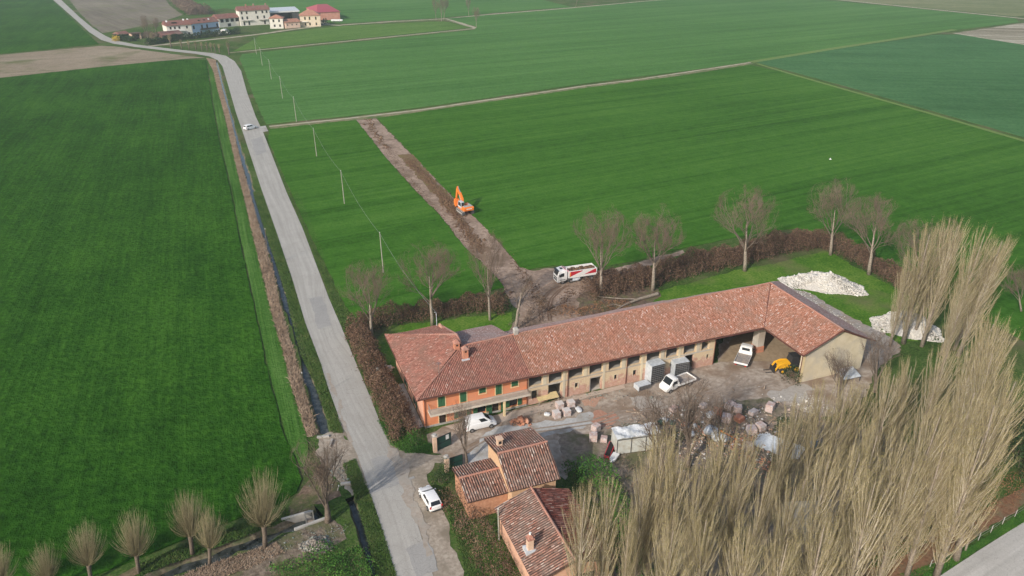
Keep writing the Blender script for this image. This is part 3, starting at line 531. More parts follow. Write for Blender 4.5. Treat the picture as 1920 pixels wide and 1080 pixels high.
# ------------------------------------------------------------------ buildings: walls, openings, tiled roofs
def wall(mb, x0, x1, z0, z1, y0, y1, holes=()):
    "wall in the x-z plane, thickness y0..y1, rectangular holes (xa,xb,za,zb)"
    xs = sorted({x0, x1, *[h[0] for h in holes], *[h[1] for h in holes]}); zs = sorted({z0, z1, *[h[2] for h in holes], *[h[3] for h in holes]})
    xs = [x for x in xs if x0 <= x <= x1]; zs = [z for z in zs if z0 <= z <= z1]
    def solid(i, j):
        if i < 0 or j < 0 or i >= len(xs) - 1 or j >= len(zs) - 1: return False
        cx = (xs[i] + xs[i + 1]) / 2; cz = (zs[j] + zs[j + 1]) / 2
        return not any(h[0] < cx < h[1] and h[2] < cz < h[3] for h in holes)
    for i in range(len(xs) - 1):
        for j in range(len(zs) - 1):
            if not solid(i, j): continue
            a, b, c, d = xs[i], xs[i + 1], zs[j], zs[j + 1]
            mb.quad((a, y0, c), (b, y0, c), (b, y0, d), (a, y0, d)); mb.quad((b, y1, c), (a, y1, c), (a, y1, d), (b, y1, d))
            if not solid(i - 1, j): mb.quad((a, y1, c), (a, y0, c), (a, y0, d), (a, y1, d))
            if not solid(i + 1, j): mb.quad((b, y0, c), (b, y1, c), (b, y1, d), (b, y0, d))
            if not solid(i, j - 1): mb.quad((a, y1, c), (b, y1, c), (b, y0, c), (a, y0, c))
            if not solid(i, j + 1): mb.quad((a, y0, d), (b, y0, d), (b, y1, d), (a, y1, d))
def tiled_roof(parent, slopes, mat, pitch=0.24, amp=0.085, ridges=(), thick=0.14, name='roof', sag=0.0):
    "slopes: coplanar polygons (x,y,z). Corrugated tile surface + board underside + ridge tiles"
    mb = MB(); uv = []; bd = MB()
    for si, poly in enumerate(slopes):
        P = [Vector(p) for p in poly]; n = Vector((0, 0, 0))
        for i in range(len(P)): n += (P[i] - P[0]).cross(P[(i + 1) % len(P)] - P[0])
        n.normalize()
        if n.z < 0: n = -n; P.reverse()
        s = Vector((0, 0, 1)).cross(n).normalized(); t = n.cross(s); o = P[0]
        q = [((p - o).dot(s), (p - o).dot(t)) for p in P]
        smin = min(a for a, _ in q) + 1e-4; smax = max(a for a, _ in q) - 1e-4
        step = pitch / 4; k = int((smax - smin) / step); prev = None
        tmx = max(b for _, b in q); tmn = min(b for _, b in q)
        for sv in [smin] + [q_ * step for q_ in range(math.ceil(smin / step), math.floor(smax / step) + 1)] + [smax]:
            ts = []
            for j in range(len(q)):
                (a0, b0), (a1, b1) = q[j], q[(j + 1) % len(q)]
                if (a0 - sv) * (a1 - sv) <= 0 and abs(a1 - a0) > 1e-6: ts.append(b0 + (b1 - b0) * (sv - a0) / (a1 - a0))
            if not ts: continue
            h = amp * 0.5 * math.sin(2 * math.pi * sv / pitch) + amp * 0.5 + 0.045
            cur = len(mb.v); lo, hi = min(ts), max(ts); ns = 6
            for m_ in range(ns + 1):
                tt = lo + (hi - lo) * m_ / ns; p = o + s * sv + t * tt
                wob = 0.035 * math.sin(sv * 0.9 + tt * 0.7 + si) + 0.03 * math.sin(sv * 0.31 - tt * 0.5)
                p = p + n * (h + wob * 0.8); mb.v.append(tuple(p)); uv.append((sv + 60.0, tt + 100 + si * 37.0))
            if prev is not None:
                for m_ in range(ns): mb.f.append((prev + m_, cur + m_, cur + m_ + 1, prev + m_ + 1))
            prev = cur
        PP = [p - n * (p - o).dot(n) for p in P]; base = [p - n * 0.04 for p in PP]; low = [p - n * thick for p in PP]; m_ = len(P)
        bd.add(base + low, [tuple(range(m_)), tuple(reversed(range(m_, 2 * m_)))] + [(i, i + m_, (i + 1) % m_ + m_, (i + 1) % m_) for i in range(m_)])
    r = mb.build(name, mat, parent, smooth=False, uv=uv); bd.build('roof_boards', M['boards'], r)
    if ridges:
        rb = MB()
        for a, b in ridges:
            a = Vector(a); b = Vector(b); L = (b - a).length; k = max(1, int(L / 0.45))
            for i in range(k):
                p = a.lerp(b, i / k); q2 = a.lerp(b, (i + 1.08) / k)
                rb.tube([p + Vector((0, 0, 0.05)), q2 + Vector((0, 0, 0.09))], [0.15, 0.12], 6)
        rb.build('ridge_tiles', M['ridge'], r)
    return r
def window(parent, x, z, wd, ht, y, shut='open', trim=True, arm=0.0, name='window', shmat=None):
    "window in a wall facing -y: frame trim, dark glass and green shutters"
    mb = MB()
    if trim:
        k = 0.11
        mb.b2(x - wd / 2 - k, x - wd / 2, y - 0.04, y + 0.05, z - k, z + ht + k); mb.b2(x + wd / 2, x + wd / 2 + k, y - 0.04, y + 0.05, z - k, z + ht + k)
        mb.b2(x - wd / 2, x + wd / 2, y - 0.04, y + 0.05, z + ht, z + ht + k); mb.b2(x - wd / 2 - k - .04, x + wd / 2 + k + .04, y - 0.09, y + 0.04, z - k - 0.06, z - k)
    else: mb.b2(x - wd / 2, x + wd / 2, y - 0.02, y + 0.08, z, z + 0.05)
    w_ = mb.build(name, M['cream_trim'] if trim else M['concrete'], parent)
    g = MB(); g.quad((x - wd / 2, y + 0.14, z), (x + wd / 2, y + 0.14, z), (x + wd / 2, y + 0.14, z + ht), (x - wd / 2, y + 0.14, z + ht)); g.build('pane', M['glass'], w_)
    if shut:
        for sg in (-1, 1):
            s_ = MB()
            if shut == 'closed':
                xa = x + sg * wd / 4; s_.box((xa, y - 0.0, z + ht / 2), (wd / 2 - 0.03, 0.05, ht))
                for i in range(int(ht / 0.12)): s_.box((xa, y - 0.035, z + 0.08 + i * 0.12), (wd / 2 - 0.12, 0.03, 0.05))
            else:
                xa = x + sg * (wd * 0.75 + 0.03); s_.box((xa, y - 0.08, z + ht / 2), (wd / 2, 0.05, ht))
                for i in range(int(ht / 0.12)): s_.box((xa, y - 0.12, z + 0.08 + i * 0.12), (wd / 2 - 0.12, 0.03, 0.05))
            s_.build('shutter', shmat or M['shutter'], w_)
    return w_
A0 = G(797, 803); B0 = G(1337, 683); BR_ = math.atan2(B0.y - A0.y, B0.x - A0.x)
cb, sb = math.cos(BR_), math.sin(BR_)
def W(u, v, z=0.0): return Vector((A0.x + u * cb - v * sb, A0.y + u * sb + v * cb, z))
# ---- orange farmhouse (u 0..15.2)
H = empty('farmhouse', (A0.x, A0.y, 0), BR_, 'orange rendered house with green shutters and long balcony, left end of the red-roofed row', 'house')
EV, WT = 5.35, 5.30
gw = [(4.8, 5.98, 0.55, 1.96), (7.58, 8.81, 0.55, 1.9), (12.35, 13.57, 0.5, 1.9)]
doors = [(2.04, 3.01, 0.0, 2.0), (9.75, 10.75, 0.0, 2.1)]
uw = [(2.0, 3.0, 2.95, 4.75), (5.12, 6.06, 2.95, 4.75), (7.88, 8.87, 3.75, 4.75), (10.3, 11.23, 2.95, 4.75), (12.67, 13.65, 3.75, 4.75)]
mb = MB(); wall(mb, 0, 15.2, 0, WT, 0, 0.35, gw + doors + uw); mb.build('wall', M['orange'], H)
mb = MB(); mb.b2(0.0, 0.35, 0.352, 17.0, 0, WT); mb.b2(0.352, 7.3, 16.7, 17.0, 0, WT); mb.b2(7.0, 7.3, 7.5, 16.698, 0, WT + 1.2); mb.b2(7.302, 15.2, 14.5, 14.8, 0, 4.4); mb.b2(14.9, 15.2, 0.352, 14.498, 0, 5.0); mb.build('wall', M['peach'], H)
mb = MB(); mb.b2(-0.03, 15.2, -0.05, 0.0, 0.0, 0.32); mb.build('plinth', M['concrete'], H)
for i, (a, b_, c, d) in enumerate(uw): window(H, (a + b_) / 2, c, b_ - a, d - c, 0.0, 'closed')
for i, (a, b_, c, d) in enumerate(gw): window(H, (a + b_) / 2, c, b_ - a, d - c, 0.0, 'open')
for a, b_, c, d in doors:
    mb = MB(); mb.b2(a, b_, 0.12, 0.18, c, d); dd = mb.build('door', M['doorwood'], H)
    mb = MB(); mb.b2(a + .08, a + .14, 0.06, 0.12, 0.95, 1.1); mb.build('handle', M['rim'], dd)
    mb = MB(); mb.b2(b_, b_ + 0.1, -0.03, 0.1, 0, d + 0.1); mb.b2(a - 0.1, a, -0.03, 0.1, 0, d + 0.1); mb.build('door_frame', M['cream_trim'], H)
for sx in (9.45, 11.28):
    mb = MB(); mb.b2(sx - 0.25, sx + 0.25, -0.1, -0.05, 0.05, 2.1); mb.build('shutter', M['shutter'], H)
mb = MB(); mb.b2(0.55, 14.95, -1.4, 0.0, 2.66, 2.82); mb.b2(0.5, 15.0, -1.46, -1.40, 2.6, 2.9); mb.b2(0.5, 0.56, -1.40, 0, 2.6, 2.9); bal = mb.build('balcony', M['balcony'], H)
mb = MB()
for i in range(97): mb.b2(0.6 + i * 0.15, 0.62 + i * 0.15, -1.38, -1.35, 2.82, 3.72)
for i in range(9): mb.b2(0.58, 0.60, -1.36 + i * 0.15, -1.34 + i * 0.15, 2.82, 3.72)
mb.b2(0.56, 14.95, -1.4, -1.34, 3.72, 3.77); mb.b2(0.56, 0.62, -1.34, 0, 3.72, 3.77); mb.build('railing', M['rail'], bal)
mb = MB(); mb.b2(11.0, 11.28, -1.36, -1.08, 0.05, 2.6); mb.build('column', M['cream_trim'], H)
for z_, y_ in ((2.9, 3.0), (2.9, 8.0), (2.9, 13.0), (0.5, 4.5), (0.5, 10)):    # left side windows
    mb = MB(); mb.b2(-0.03, 0.0, y_, y_ + 1.0, z_, z_ + 1.4); wv_ = mb.build('window', M['glass'], H)
    for k in (-0.55, 1.02): 
        mb = MB(); mb.b2(-0.09, -0.04, y_ + k, y_ + k + 0.5, z_, z_ + 1.4); mb.build('shutter', M['shutter'], wv_)
e = EV
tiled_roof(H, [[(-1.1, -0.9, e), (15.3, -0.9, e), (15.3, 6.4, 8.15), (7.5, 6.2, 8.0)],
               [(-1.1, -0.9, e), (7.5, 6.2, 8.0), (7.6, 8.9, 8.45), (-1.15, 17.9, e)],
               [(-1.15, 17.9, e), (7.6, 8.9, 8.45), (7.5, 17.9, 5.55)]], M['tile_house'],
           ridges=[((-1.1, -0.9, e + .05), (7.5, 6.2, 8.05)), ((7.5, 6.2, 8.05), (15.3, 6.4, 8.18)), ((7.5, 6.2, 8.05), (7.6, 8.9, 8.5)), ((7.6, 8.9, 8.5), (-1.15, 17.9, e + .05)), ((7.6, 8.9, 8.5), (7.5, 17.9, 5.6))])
tiled_roof(H, [[(7.7, 6.25, 8.0), (15.3, 6.42, 8.12), (15.3, 15.6, 5.2), (7.7, 15.6, 5.2)]], M['tile_rear_shaded'], amp=0.03)
mb = MB(); mb.tube([(-1.15, -0.98, e - .05), (15.2, -0.98, e - .05)], 0.07); mb.tube([(-1.2, -0.9, e - .05), (-1.2, 17.8, e - .05)], 0.07); mb.build('gutter', M['gutter'], H)
for x_ in (0.12, 15.0):
    mb = MB(); mb.tube([(x_, -0.9, e - .1), (x_, -0.12, e - .7), (x_, -0.1, 0.1)], 0.05); mb.build('downpipe', M['gutter'], H)
for (cx, cy, cz) in ((6.6, 5.9, 7.3), (7.35, 4.3, 7.0)):
    mb = MB(); mb.box((cx, cy, cz + 0.75), (0.75, 0.75, 1.9)); c_ = mb.build('chimney', M['brick_new'], H)
    mb = MB(); mb.box((cx, cy, cz + 1.95), (0.98, 0.98, 0.5), taper=0.12); mb.build('chimney_cap', M['ridge'], c_)
    mb = MB(); mb.box((cx - .1, cy - .1, cz + 0.1), (1.15, 1.15, 0.34)); mb.build('flashing', M['steel'], c_)
    mb = MB(); mb.b2(cx - .15, cx + .15, cy - .385, cy - .375, cz + 1.25, cz + 1.5); mb.build('smoke_vent', M['dark'], c_)
mb = MB(); mb.tube([(2.9, 2.2, 6.4), (2.9, 2.2, 8.6)], 0.03)
for i in range(4): mb.tube([(2.55, 2.2 - 0.2 + i * .14, 8.45), (3.25, 2.2 - 0.2 + i * .14, 8.45)], 0.015, 4)
mb.tube([(2.9, 1.9, 8.45), (2.9, 2.7, 8.45)], 0.015, 4); mb.build('antenna', M['rim'], H)
mb = MB(); mb.tube([(6.9, 17.4, 5.6), (6.9, 17.4, 8.0), (6.6, 17.3, 8.3)], 0.05); mb.build('vent_pipe', M['steel'], H)
# ---- long barn
Bn = empty('barn', tuple(W(15.2, 0)), BR_, 'long old brick and plaster barn with open lofts and a right wing, pinkish clay roof', 'barn')
_bx = 15.2
def sh(p): return (p[0] - _bx, p[1], p[2])
pil = [17.9, 21.05, 24.35, 27.5, 30.6, 33.85, 37.2, 40.3, 43.5]
lofts = []; edges = [15.3] + [p for q in pil for p in (q - 0.48, q + 0.48)] + [45.4]
for i in range(0, len(edges), 2): lofts.append((edges[i] - _bx, edges[i + 1] - _bx, 3.0, 5.05))
gh = [(15.76, 16.61, 0.9, 2.3), (18.32, 20.4, 0.0, 2.7), (22.56, 23.1, 1.2, 2.05), (24.96, 26.9, 0.0, 2.3), (29.0, 29.5, 1.15, 2.0), (32.14, 32.76, 1.15, 2.1), (34.6, 36.6, 0.0, 2.9), (38.58, 39.14, 1.3, 2.2), (41.07, 42.8, 0.0, 2.7), (45.08, 45.55, 1.3, 2.1)]
holes = lofts + [(a - _bx, b_ - _bx, c, d) for a, b_, c, d in gh]
mb = MB(); wall(mb, 0.0, 46.5 - _bx, 0, 5.2, 0.0, 0.45, holes)
mb.b2(46.1 - _bx, 46.5 - _bx, 0.452, 12.2, 0, 5.2); mb.build('wall', M['old_wall'], Bn)
for k, q in enumerate(pil):
    mb = MB(); x = q - _bx; mb.b2(x - 0.46, x - 0.1 if k % 2 else x + 0.1, -0.07, -0.002, 0.0 if k % 2 else 3.0, 5.2); mb.build('pilaster', M['cream_wall'], Bn)
mb = MB(); mb.b2(0.1, 46.05 - _bx, -0.05, 0.0, 2.78, 2.98); mb.build('sill_band', M['loft_plaster'], Bn)
mb = MB(); mb.b2(0.0, 46.1 - _bx, 0.46, 12.0, 2.72, 2.96); mb.build('loft_floor', M['concrete'], Bn)
mb = MB(); mb.b2(0.0, 56 - _bx, 12.2, 12.5, 0.0, 4.9); mb.b2(56.0 - _bx, 67.2 - _bx, 12.2, 12.5, 0, 5.1); mb.b2(66.8 - _bx, 67.2 - _bx, -9.0, 12.198, 0, 5.1)
mb.b2(0, 46 - _bx, 5.0, 5.2, 0, 2.7)
for x in (21.0, 27.5, 33.8, 40.3): mb.b2(x - _bx - 0.12, x - _bx + 0.12, 0.46, 4.99, 0, 2.7)
mb.build('inner_wall', M['loft_plaster'], Bn)
for a, b_, c, d in gh:
    if d - c < 1.6 and c > 0.5:
        mb = MB(); x0, x1 = a - _bx, b_ - _bx; mb.b2(x0 - .09, x0, -0.03, 0.1, c - .08, d + .08); mb.b2(x1, x1 + .09, -0.03, 0.1, c - .08, d + .08); mb.b2(x0, x1, -0.03, 0.1, d, d + .08)
        wv_ = mb.build('window', M['cream_wall'], Bn); mb = MB(); mb.b2(x0, x1, 0.25, 0.28, c, d); mb.build('pane', M['glass'], wv_)
    else:
        mb = MB(); x0, x1 = a - _bx, b_ - _bx; mb.b2(x0, x1, -0.02, 0.1, d, d + 0.18); mb.build('lintel', M['loft_plaster'], Bn)
mb = MB(); mb.b2(25.0 - _bx, 25.06 - _bx, -0.01, 0.02, 0, 2.3); mb.build('door_frame', M['concrete'], Bn)
q_ = poly_mesh('barn_floor', [W(15.4, .1), W(46.4, .1), W(46.4, 12.1), W(15.4, 12.1)], 0.066, M['loft_plaster']); q_['kind'] = 'structure'
q_ = poly_mesh('barn_floor', [W(.4, .1), W(15.1, .1), W(15.1, 14.4), W(.4, 14.4)], 0.07, M['concrete']); q_['kind'] = 'structure'
# corner pillar, wing gable and wall strips
mb = MB(); mb.box((55.6 - _bx, 1.0, 2.9), (1.3, 1.3, 4.6)); pl_ = mb.build('pillar', M['loft_plaster'], Bn, bevel=0.03)
mb = MB(); mb.box((55.6 - _bx, 1.0, 0.5), (1.42, 1.42, 1.25)); mb.build('pillar_base', M['brick_new'], pl_)
g = MB(); gx0, gx1 = 55.3 - _bx, 67.2 - _bx; n_ = 5
g.prism([(gx0, 0), (gx1, 0), (gx1, 5.1), (61.2 - _bx, 7.95), (gx0, 5.2)], -9.2, -8.8); g.build('gable_wall', M['cream_wall'], Bn)
mb = MB(); mb.tube([(gx0 - .12, -9.25, 5.1), (gx0 - .12, -9.25, 0.1)], 0.07); mb.build('downpipe', M['gutter'], Bn)
mb = MB(); mb.b2(gx0 - 0.05, gx0 + 0.45, -9.28, -9.202, 0, 5.0); mb.build('corner_strip', M['cream_trim'], Bn)
rz = 8.5
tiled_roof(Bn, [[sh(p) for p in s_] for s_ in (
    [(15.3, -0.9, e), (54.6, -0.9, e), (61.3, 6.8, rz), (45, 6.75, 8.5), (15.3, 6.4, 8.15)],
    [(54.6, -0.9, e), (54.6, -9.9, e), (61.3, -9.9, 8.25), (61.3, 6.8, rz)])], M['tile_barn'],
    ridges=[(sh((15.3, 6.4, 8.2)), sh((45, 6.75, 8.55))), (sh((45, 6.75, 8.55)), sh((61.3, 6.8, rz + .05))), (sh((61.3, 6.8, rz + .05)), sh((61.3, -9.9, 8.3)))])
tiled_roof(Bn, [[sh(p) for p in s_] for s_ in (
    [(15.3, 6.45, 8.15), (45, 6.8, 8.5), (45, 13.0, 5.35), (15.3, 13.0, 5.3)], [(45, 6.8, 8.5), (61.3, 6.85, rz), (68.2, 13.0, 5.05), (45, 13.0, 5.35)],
    [(61.35, -9.9, 8.25), (61.35, 6.8, rz), (68.3, 13.0, 5.0), (68.3, -9.9, 5.0)])], M['tile_rear_shaded'], amp=0.03)
mb = MB(); mb.tube([sh((15.3, -1.0, e - .06)), sh((54.5, -1.0, e - .06)), sh((54.5, -9.9, e - .06))], 0.08); mb.tube([sh((54.6, -9.95, e)), sh((61.3, -9.95, 8.22)), sh((68.3, -9.95, 5.0))], 0.1); mb.build('gutter', M['gutter'], Bn)
mb = MB(); mb.tube([sh((54.6, -0.9, e + 0.08)), sh((61.3, 6.8, rz + .08))], 0.1); mb.build('valley_flashing', M['gutter'], Bn)
for x_ in (21.35, 30.95, 46.35):
    mb = MB(); mb.tube([(x_ - _bx, -0.95, e - .1), (x_ - _bx, -0.15, e - .7), (x_ - _bx, -0.12, 0.1)], 0.06); mb.build('downpipe', M['gutter'], Bn)
mb = MB(); mb.box((15.8 - _bx, 6.4, 8.5), (0.6, 0.6, 0.9)); c_ = mb.build('chimney', M['concrete'], Bn); mb = MB(); mb.box((15.8 - _bx, 6.4, 9.15), (0.75, 0.75, 0.35), taper=0.6); mb.build('chimney_cap', M['concrete'], c_)
mb = MB()
for i in range(9): mb.b2(47.2 + i * 0.9 - _bx, 47.35 + i * 0.9 - _bx, 0.3, 12, 4.75, 4.95)
mb.b2(46.5 - _bx, 55.2 - _bx, -0.25, 0.05, 4.8, 5.1); mb.b2(55.0 - _bx, 55.3 - _bx, -8.8, 0.3, 4.8, 5.1); mb.build('beam', M['boards'], Bn)
# ---- small houses by the gate, same axes
def small_house(name, label, u0, u1, v0, v1, vr, ez0, ez1, rz_, wallmat, tile, over=0.4, holes=(), axis='u', base=None):
    o = empty(name, tuple(W(u0, v0)), BR_, label, 'house')
    w_, d_ = u1 - u0, v1 - v0; r_ = vr - v0 if axis == 'u' else vr - u0
    mb = MB()
    if axis == 'u':
        prof = [(0, 0), (d_, 0), (d_, ez1 - .15), (r_, rz_ - .2), (0, ez0 - .15)]
        for x in (0.0, w_ - 0.3):
            n0 = len(mb.v); mb.v += [(x, a, b_) for a, b_ in prof] + [(x + 0.3, a, b_) for a, b_ in prof]
            k = len(prof); mb.f += [tuple(n0 + i for i in reversed(range(k))), tuple(n0 + k + i for i in range(k))] + [(n0 + i, n0 + (i + 1) % k, n0 + (i + 1) % k + k, n0 + i + k) for i in range(k)]
        wall(mb, 0.302, w_ - 0.302, 0, ez0 - .18, 0, 0.3, holes); wall(mb, 0.302, w_ - 0.302, 0, ez1 - .18, d_ - .3, d_)
        sl = [[(-over, -over, ez0), (w_ + over, -over, ez0), (w_ + over, r_, rz_), (-over, r_, rz_)], [(-over, r_ + .02, rz_), (w_ + over, r_ + .02, rz_), (w_ + over, d_ + over, ez1), (-over, d_ + over, ez1)]]
        rd = [((-over, r_, rz_ + .06), (w_ + over, r_, rz_ + .06))]
    else:
        prof = [(0, 0), (w_, 0), (w_, ez1 - .15), (r_, rz_ - .2), (0, ez0 - .15)]
        mb.prism(prof, 0, 0.3); mb.prism(prof, d_ - 0.3, d_); mb.b2(0, 0.3, 0.302, d_ - .302, 0, ez0 - .15); mb.b2(w_ - .3, w_, 0.302, d_ - .302, 0, ez1 - .15)
        sl = [[(-over, -over, ez0), (r_, -over, rz_), (r_, d_ + over, rz_), (-over, d_ + over, ez0)], [(r_ + .02, -over, rz_), (w_ + over, -over, ez1), (w_ + over, d_ + over, ez1), (r_ + .02, d_ + over, rz_)]]
        rd = [((r_, -over, rz_ + .06), (r_, d_ + over, rz_ + .06))]
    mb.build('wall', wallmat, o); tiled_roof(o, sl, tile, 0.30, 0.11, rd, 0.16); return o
hA = small_house('house', 'tall narrow brick-walled outbuilding with a steep old tiled roof, behind the open gate', 4.9, 10.4, -20.3, -12.2, -16.7, 4.1, 5.3, 6.5, rough_mat('brick_peach', (0.55, 0.34, 0.2), (0.64, 0.44, 0.28), 3), M['tile_old'])
mb = MB(); mb.b2(0.3, 0.9, 5.4, 6.0, 5.4, 7.0); mb.b2(0.2, 1.0, 5.3, 6.1, 7.0, 7.15); c_ = mb.build('chimney', M['gatepillar'], hA); mb = MB(); mb.b2(0.42, 0.78, 5.39, 5.4, 6.4, 6.8); mb.build('smoke_vent', M['dark'], c_)
mb = MB(); mb.b2(4.0, 4.8, -0.03, 0.0, 0.9, 2.2); mb.build('window', M['glass'], hA)
hB = small_house('house', 'low annex with grey-streaked ribbed tiles, beside the dark shrub and the gate', 0.2, 4.85, -19.0, -13.4, -16.1, 2.8, 3.1, 3.8, rough_mat('brick_red_annex', (0.42, 0.2, 0.12), (0.55, 0.3, 0.19), 3), M['tile_old'], 0.3)
def gable_house():
    o = empty('house', tuple(W(2.7, -33.0)), BR_, 'bottom-edge house with chimney in mid-roof, half hidden by a poplar', 'house')
    w_, d_, r_ = 8.1, 10.7, 3.9; mb = MB(); pr = [(0, 0), (w_, 0), (w_, 3.35), (r_, 4.8), (0, 3.3)]
    mb.prism(pr, 0, 0.3); mb.prism(pr, d_ - .3, d_); mb.b2(0, .3, .302, d_ - .302, 0, 3.3); mb.b2(w_ - .3, w_, .302, d_ - .302, 0, 3.3)
    mb.build('wall', rough_mat('pink_render', (0.60, 0.34, 0.24), (0.68, 0.42, 0.3), 2), o)
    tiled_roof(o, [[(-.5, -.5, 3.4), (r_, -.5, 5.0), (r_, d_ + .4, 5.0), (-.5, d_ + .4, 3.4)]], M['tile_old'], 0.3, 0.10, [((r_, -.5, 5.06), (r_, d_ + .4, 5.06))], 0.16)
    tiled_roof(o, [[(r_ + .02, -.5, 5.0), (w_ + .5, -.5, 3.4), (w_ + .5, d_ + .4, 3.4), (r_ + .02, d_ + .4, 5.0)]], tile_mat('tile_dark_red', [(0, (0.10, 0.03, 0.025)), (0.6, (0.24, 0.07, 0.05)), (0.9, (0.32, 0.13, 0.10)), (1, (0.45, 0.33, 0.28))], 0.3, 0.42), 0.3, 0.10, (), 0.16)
    mb = MB(); mb.b2(0.4, 1.0, 3.3, 3.9, 3.6, 5.4); c_ = mb.build('chimney', M['gatepillar'], o)
    mb = MB(); mb.b2(0.3, 1.1, 3.2, 4.0, 5.4, 5.5); mb.box((0.7, 3.6, 5.72), (0.6, 0.6, 0.42), taper=0.4); mb.build('chimney_cap', M['ridge'], c_)
    mb = MB(); mb.tube([(0.7, 3.6, 5.9), (0.7, 3.6, 6.15)], 0.13); mb.build('cowl', M['white'], c_)
    mb = MB(); mb.b2(0.1, 1.3, 3.0, 4.2, 3.66, 4.05); mb.build('flashing', M['steel'], c_)
    mb = MB(); mb.b2(4.6, 6.4, -0.03, 0.0, 1.2, 2.4); mb.build('window', M['glass'], o)
gable_house()
# ---- gate: pillars and green panels
def gate_leaf(px0, px1, h, label):
    a, b_ = G(*px0), G(*px1); d = b_ - a; L = d.length
    o = empty('gate', tuple(a), math.atan2(d.y, d.x), label, 'gate')
    mb = MB(); mb.b2(0, L, -0.03, 0.03, 0.15, h); mb.build('panel', M['gategreen'], o)
    mb = MB()
    for z_ in (0.1, h * 0.5, h): mb.b2(0, L, -0.05, 0.05, z_, z_ + 0.06)
    for x in (0, L - 0.06): mb.b2(x, x + .06, -0.052, 0.052, 0.1, h + 0.06)
    mb.build('gate_frame', M['black'], o)
    return o, L
o, L = gate_leaf((820, 846), (846, 834), 2.0, 'dark green metal gate leaf with a white notice, next to the left gate pillar')
mb = MB(); mb.b2(L * .62, L * .84, -0.06, -0.055, 1.25, 1.95); mb.build('notice', M['white'], o)
o, L = gate_leaf((844, 880), (868, 872), 1.7, 'dark green metal gate leaf beside the annex roof, by the right gate pillar')
for px, hh, lb in (((816, 847), 2.5, 'tall pinkish gate pillar with a round cap, beside the gate leaf with the notice'), ((838, 884), 2.2, 'shorter pinkish gate pillar beside the dark shrub')):
    g_ = G(*px); o = empty('gate_pillar', tuple(g_), BR_, lb, 'pillar')
    mb = MB(); mb.box((0, 0, hh / 2), (0.5, 0.5, hh)); mb.build('shaft', M['gatepillar'], o, bevel=0.02)
    mb = MB(); mb.box((0, 0, hh + 0.06), (0.66, 0.66, 0.12)); mb.tube([(0, 0, hh + .12), (0, 0, hh + .32)], [0.3, 0.25], 12); mb.build('cap', M['concrete'], o)
# ------------------------------------------------------------------ vegetation
def blades(P, D, wdt, seed=0):
    "tapered triangles: base points P, vectors D, base widths wdt -> V,F"
    rs = np.random.RandomState(seed); n = len(P); r = rs.normal(size=(n, 3)); s = np.cross(D, r); s /= np.linalg.norm(s, axis=1)[:, None] + 1e-9
    s *= (np.asarray(wdt) / 2).reshape(-1, 1); V = np.empty((n, 3, 3)); V[:, 0] = P - s; V[:, 1] = P + s; V[:, 2] = P + D
    return V.reshape(-1, 3), np.arange(3 * n).reshape(-1, 3)
def leaves(P, size, seed=0, squash=1.0):
    rs = np.random.RandomState(seed); n = len(P); a = rs.normal(size=(n, 3)); a /= np.linalg.norm(a, axis=1)[:, None]; b = np.cross(a, rs.normal(size=(n, 3))); b /= np.linalg.norm(b, axis=1)[:, None]
    sz = (size * rs.uniform(0.6, 1.3, n))[:, None] / 2; a = a * sz; b = b * sz * 0.7
    V = np.stack([P - a, P - b, P + a, P + b], 1); return V.reshape(-1, 3), np.arange(4 * n).reshape(-1, 4)
def hedge(path, wid, hgt, label, mat, dens_=90, leaf=0.2, cat='hedge', world=False, wob=0.35, seed=1, name='hedge', group=None, twigs=True):
    rs = np.random.RandomState(seed); P = [p if world else G(*p) for p in path]
    seg = [(P[i + 1] - P[i]).length for i in range(len(P) - 1)]; tot = sum(seg); n = int(tot * wid * hgt * dens_ / 3)
    cum = np.concatenate([[0], np.cumsum(seg)]); s = rs.uniform(0, tot, n); idx = np.clip(np.searchsorted(cum, s) - 1, 0, len(seg) - 1)
    A = np.array([list(p) for p in P]); f = (s - cum[idx]) / np.array(seg)[idx]; base = A[idx] + (A[idx + 1] - A[idx]) * f[:, None]
    d = (A[idx + 1] - A[idx]) / np.array(seg)[idx][:, None]; nr = np.stack([-d[:, 1], d[:, 0], 0 * d[:, 0]], 1)
    x = rs.uniform(-1, 1, n); x = np.sign(x) * np.abs(x) ** 0.6; z = rs.uniform(0, 1, n) ** 0.75
    hv = hgt * (1 + 0.16 * np.sin(s * 0.9 + seed) + 0.12 * np.sin(s * 2.3 + 1) + 0.1 * np.sin(s * 0.31))
    wv = wid / 2 * (1 + 0.15 * np.sin(s * 1.3 + 2 * seed) + 0.12 * np.sin(s * 3.1)) * np.sqrt(np.clip(1.05 - z ** 3, 0.1, 1))
    Q = base + nr * (x * wv)[:, None] + rs.normal(scale=wob * 0.35, size=(n, 3)); Q[:, 2] = np.clip(z * hv + rs.normal(scale=0.1, size=n), 0.05, None)
    V, F_ = leaves(Q, leaf, seed)
    c = P[0]; V[:, 0] -= c.x; V[:, 1] -= c.y
    root = empty(name, tuple(c), 0, label, cat, group)
    np_mesh('foliage', V, F_, mat, root)
    m = max(20, int(tot * 14)); k = rs.randint(0, n, m); B = Q[k].copy(); B[:, 2] *= 0.35; D = rs.normal(scale=0.25, size=(m, 3)); D[:, 2] = rs.uniform(0.6, 1.3, m) * hgt * 0.55
    V, F_ = blades(B, D, 0.05, seed); V[:, 0] -= c.x; V[:, 1] -= c.y; np_mesh('stems', V, F_, M['twig'], root)['kind'] = 'stuff'
    return root
HB = M['leaf_brown']
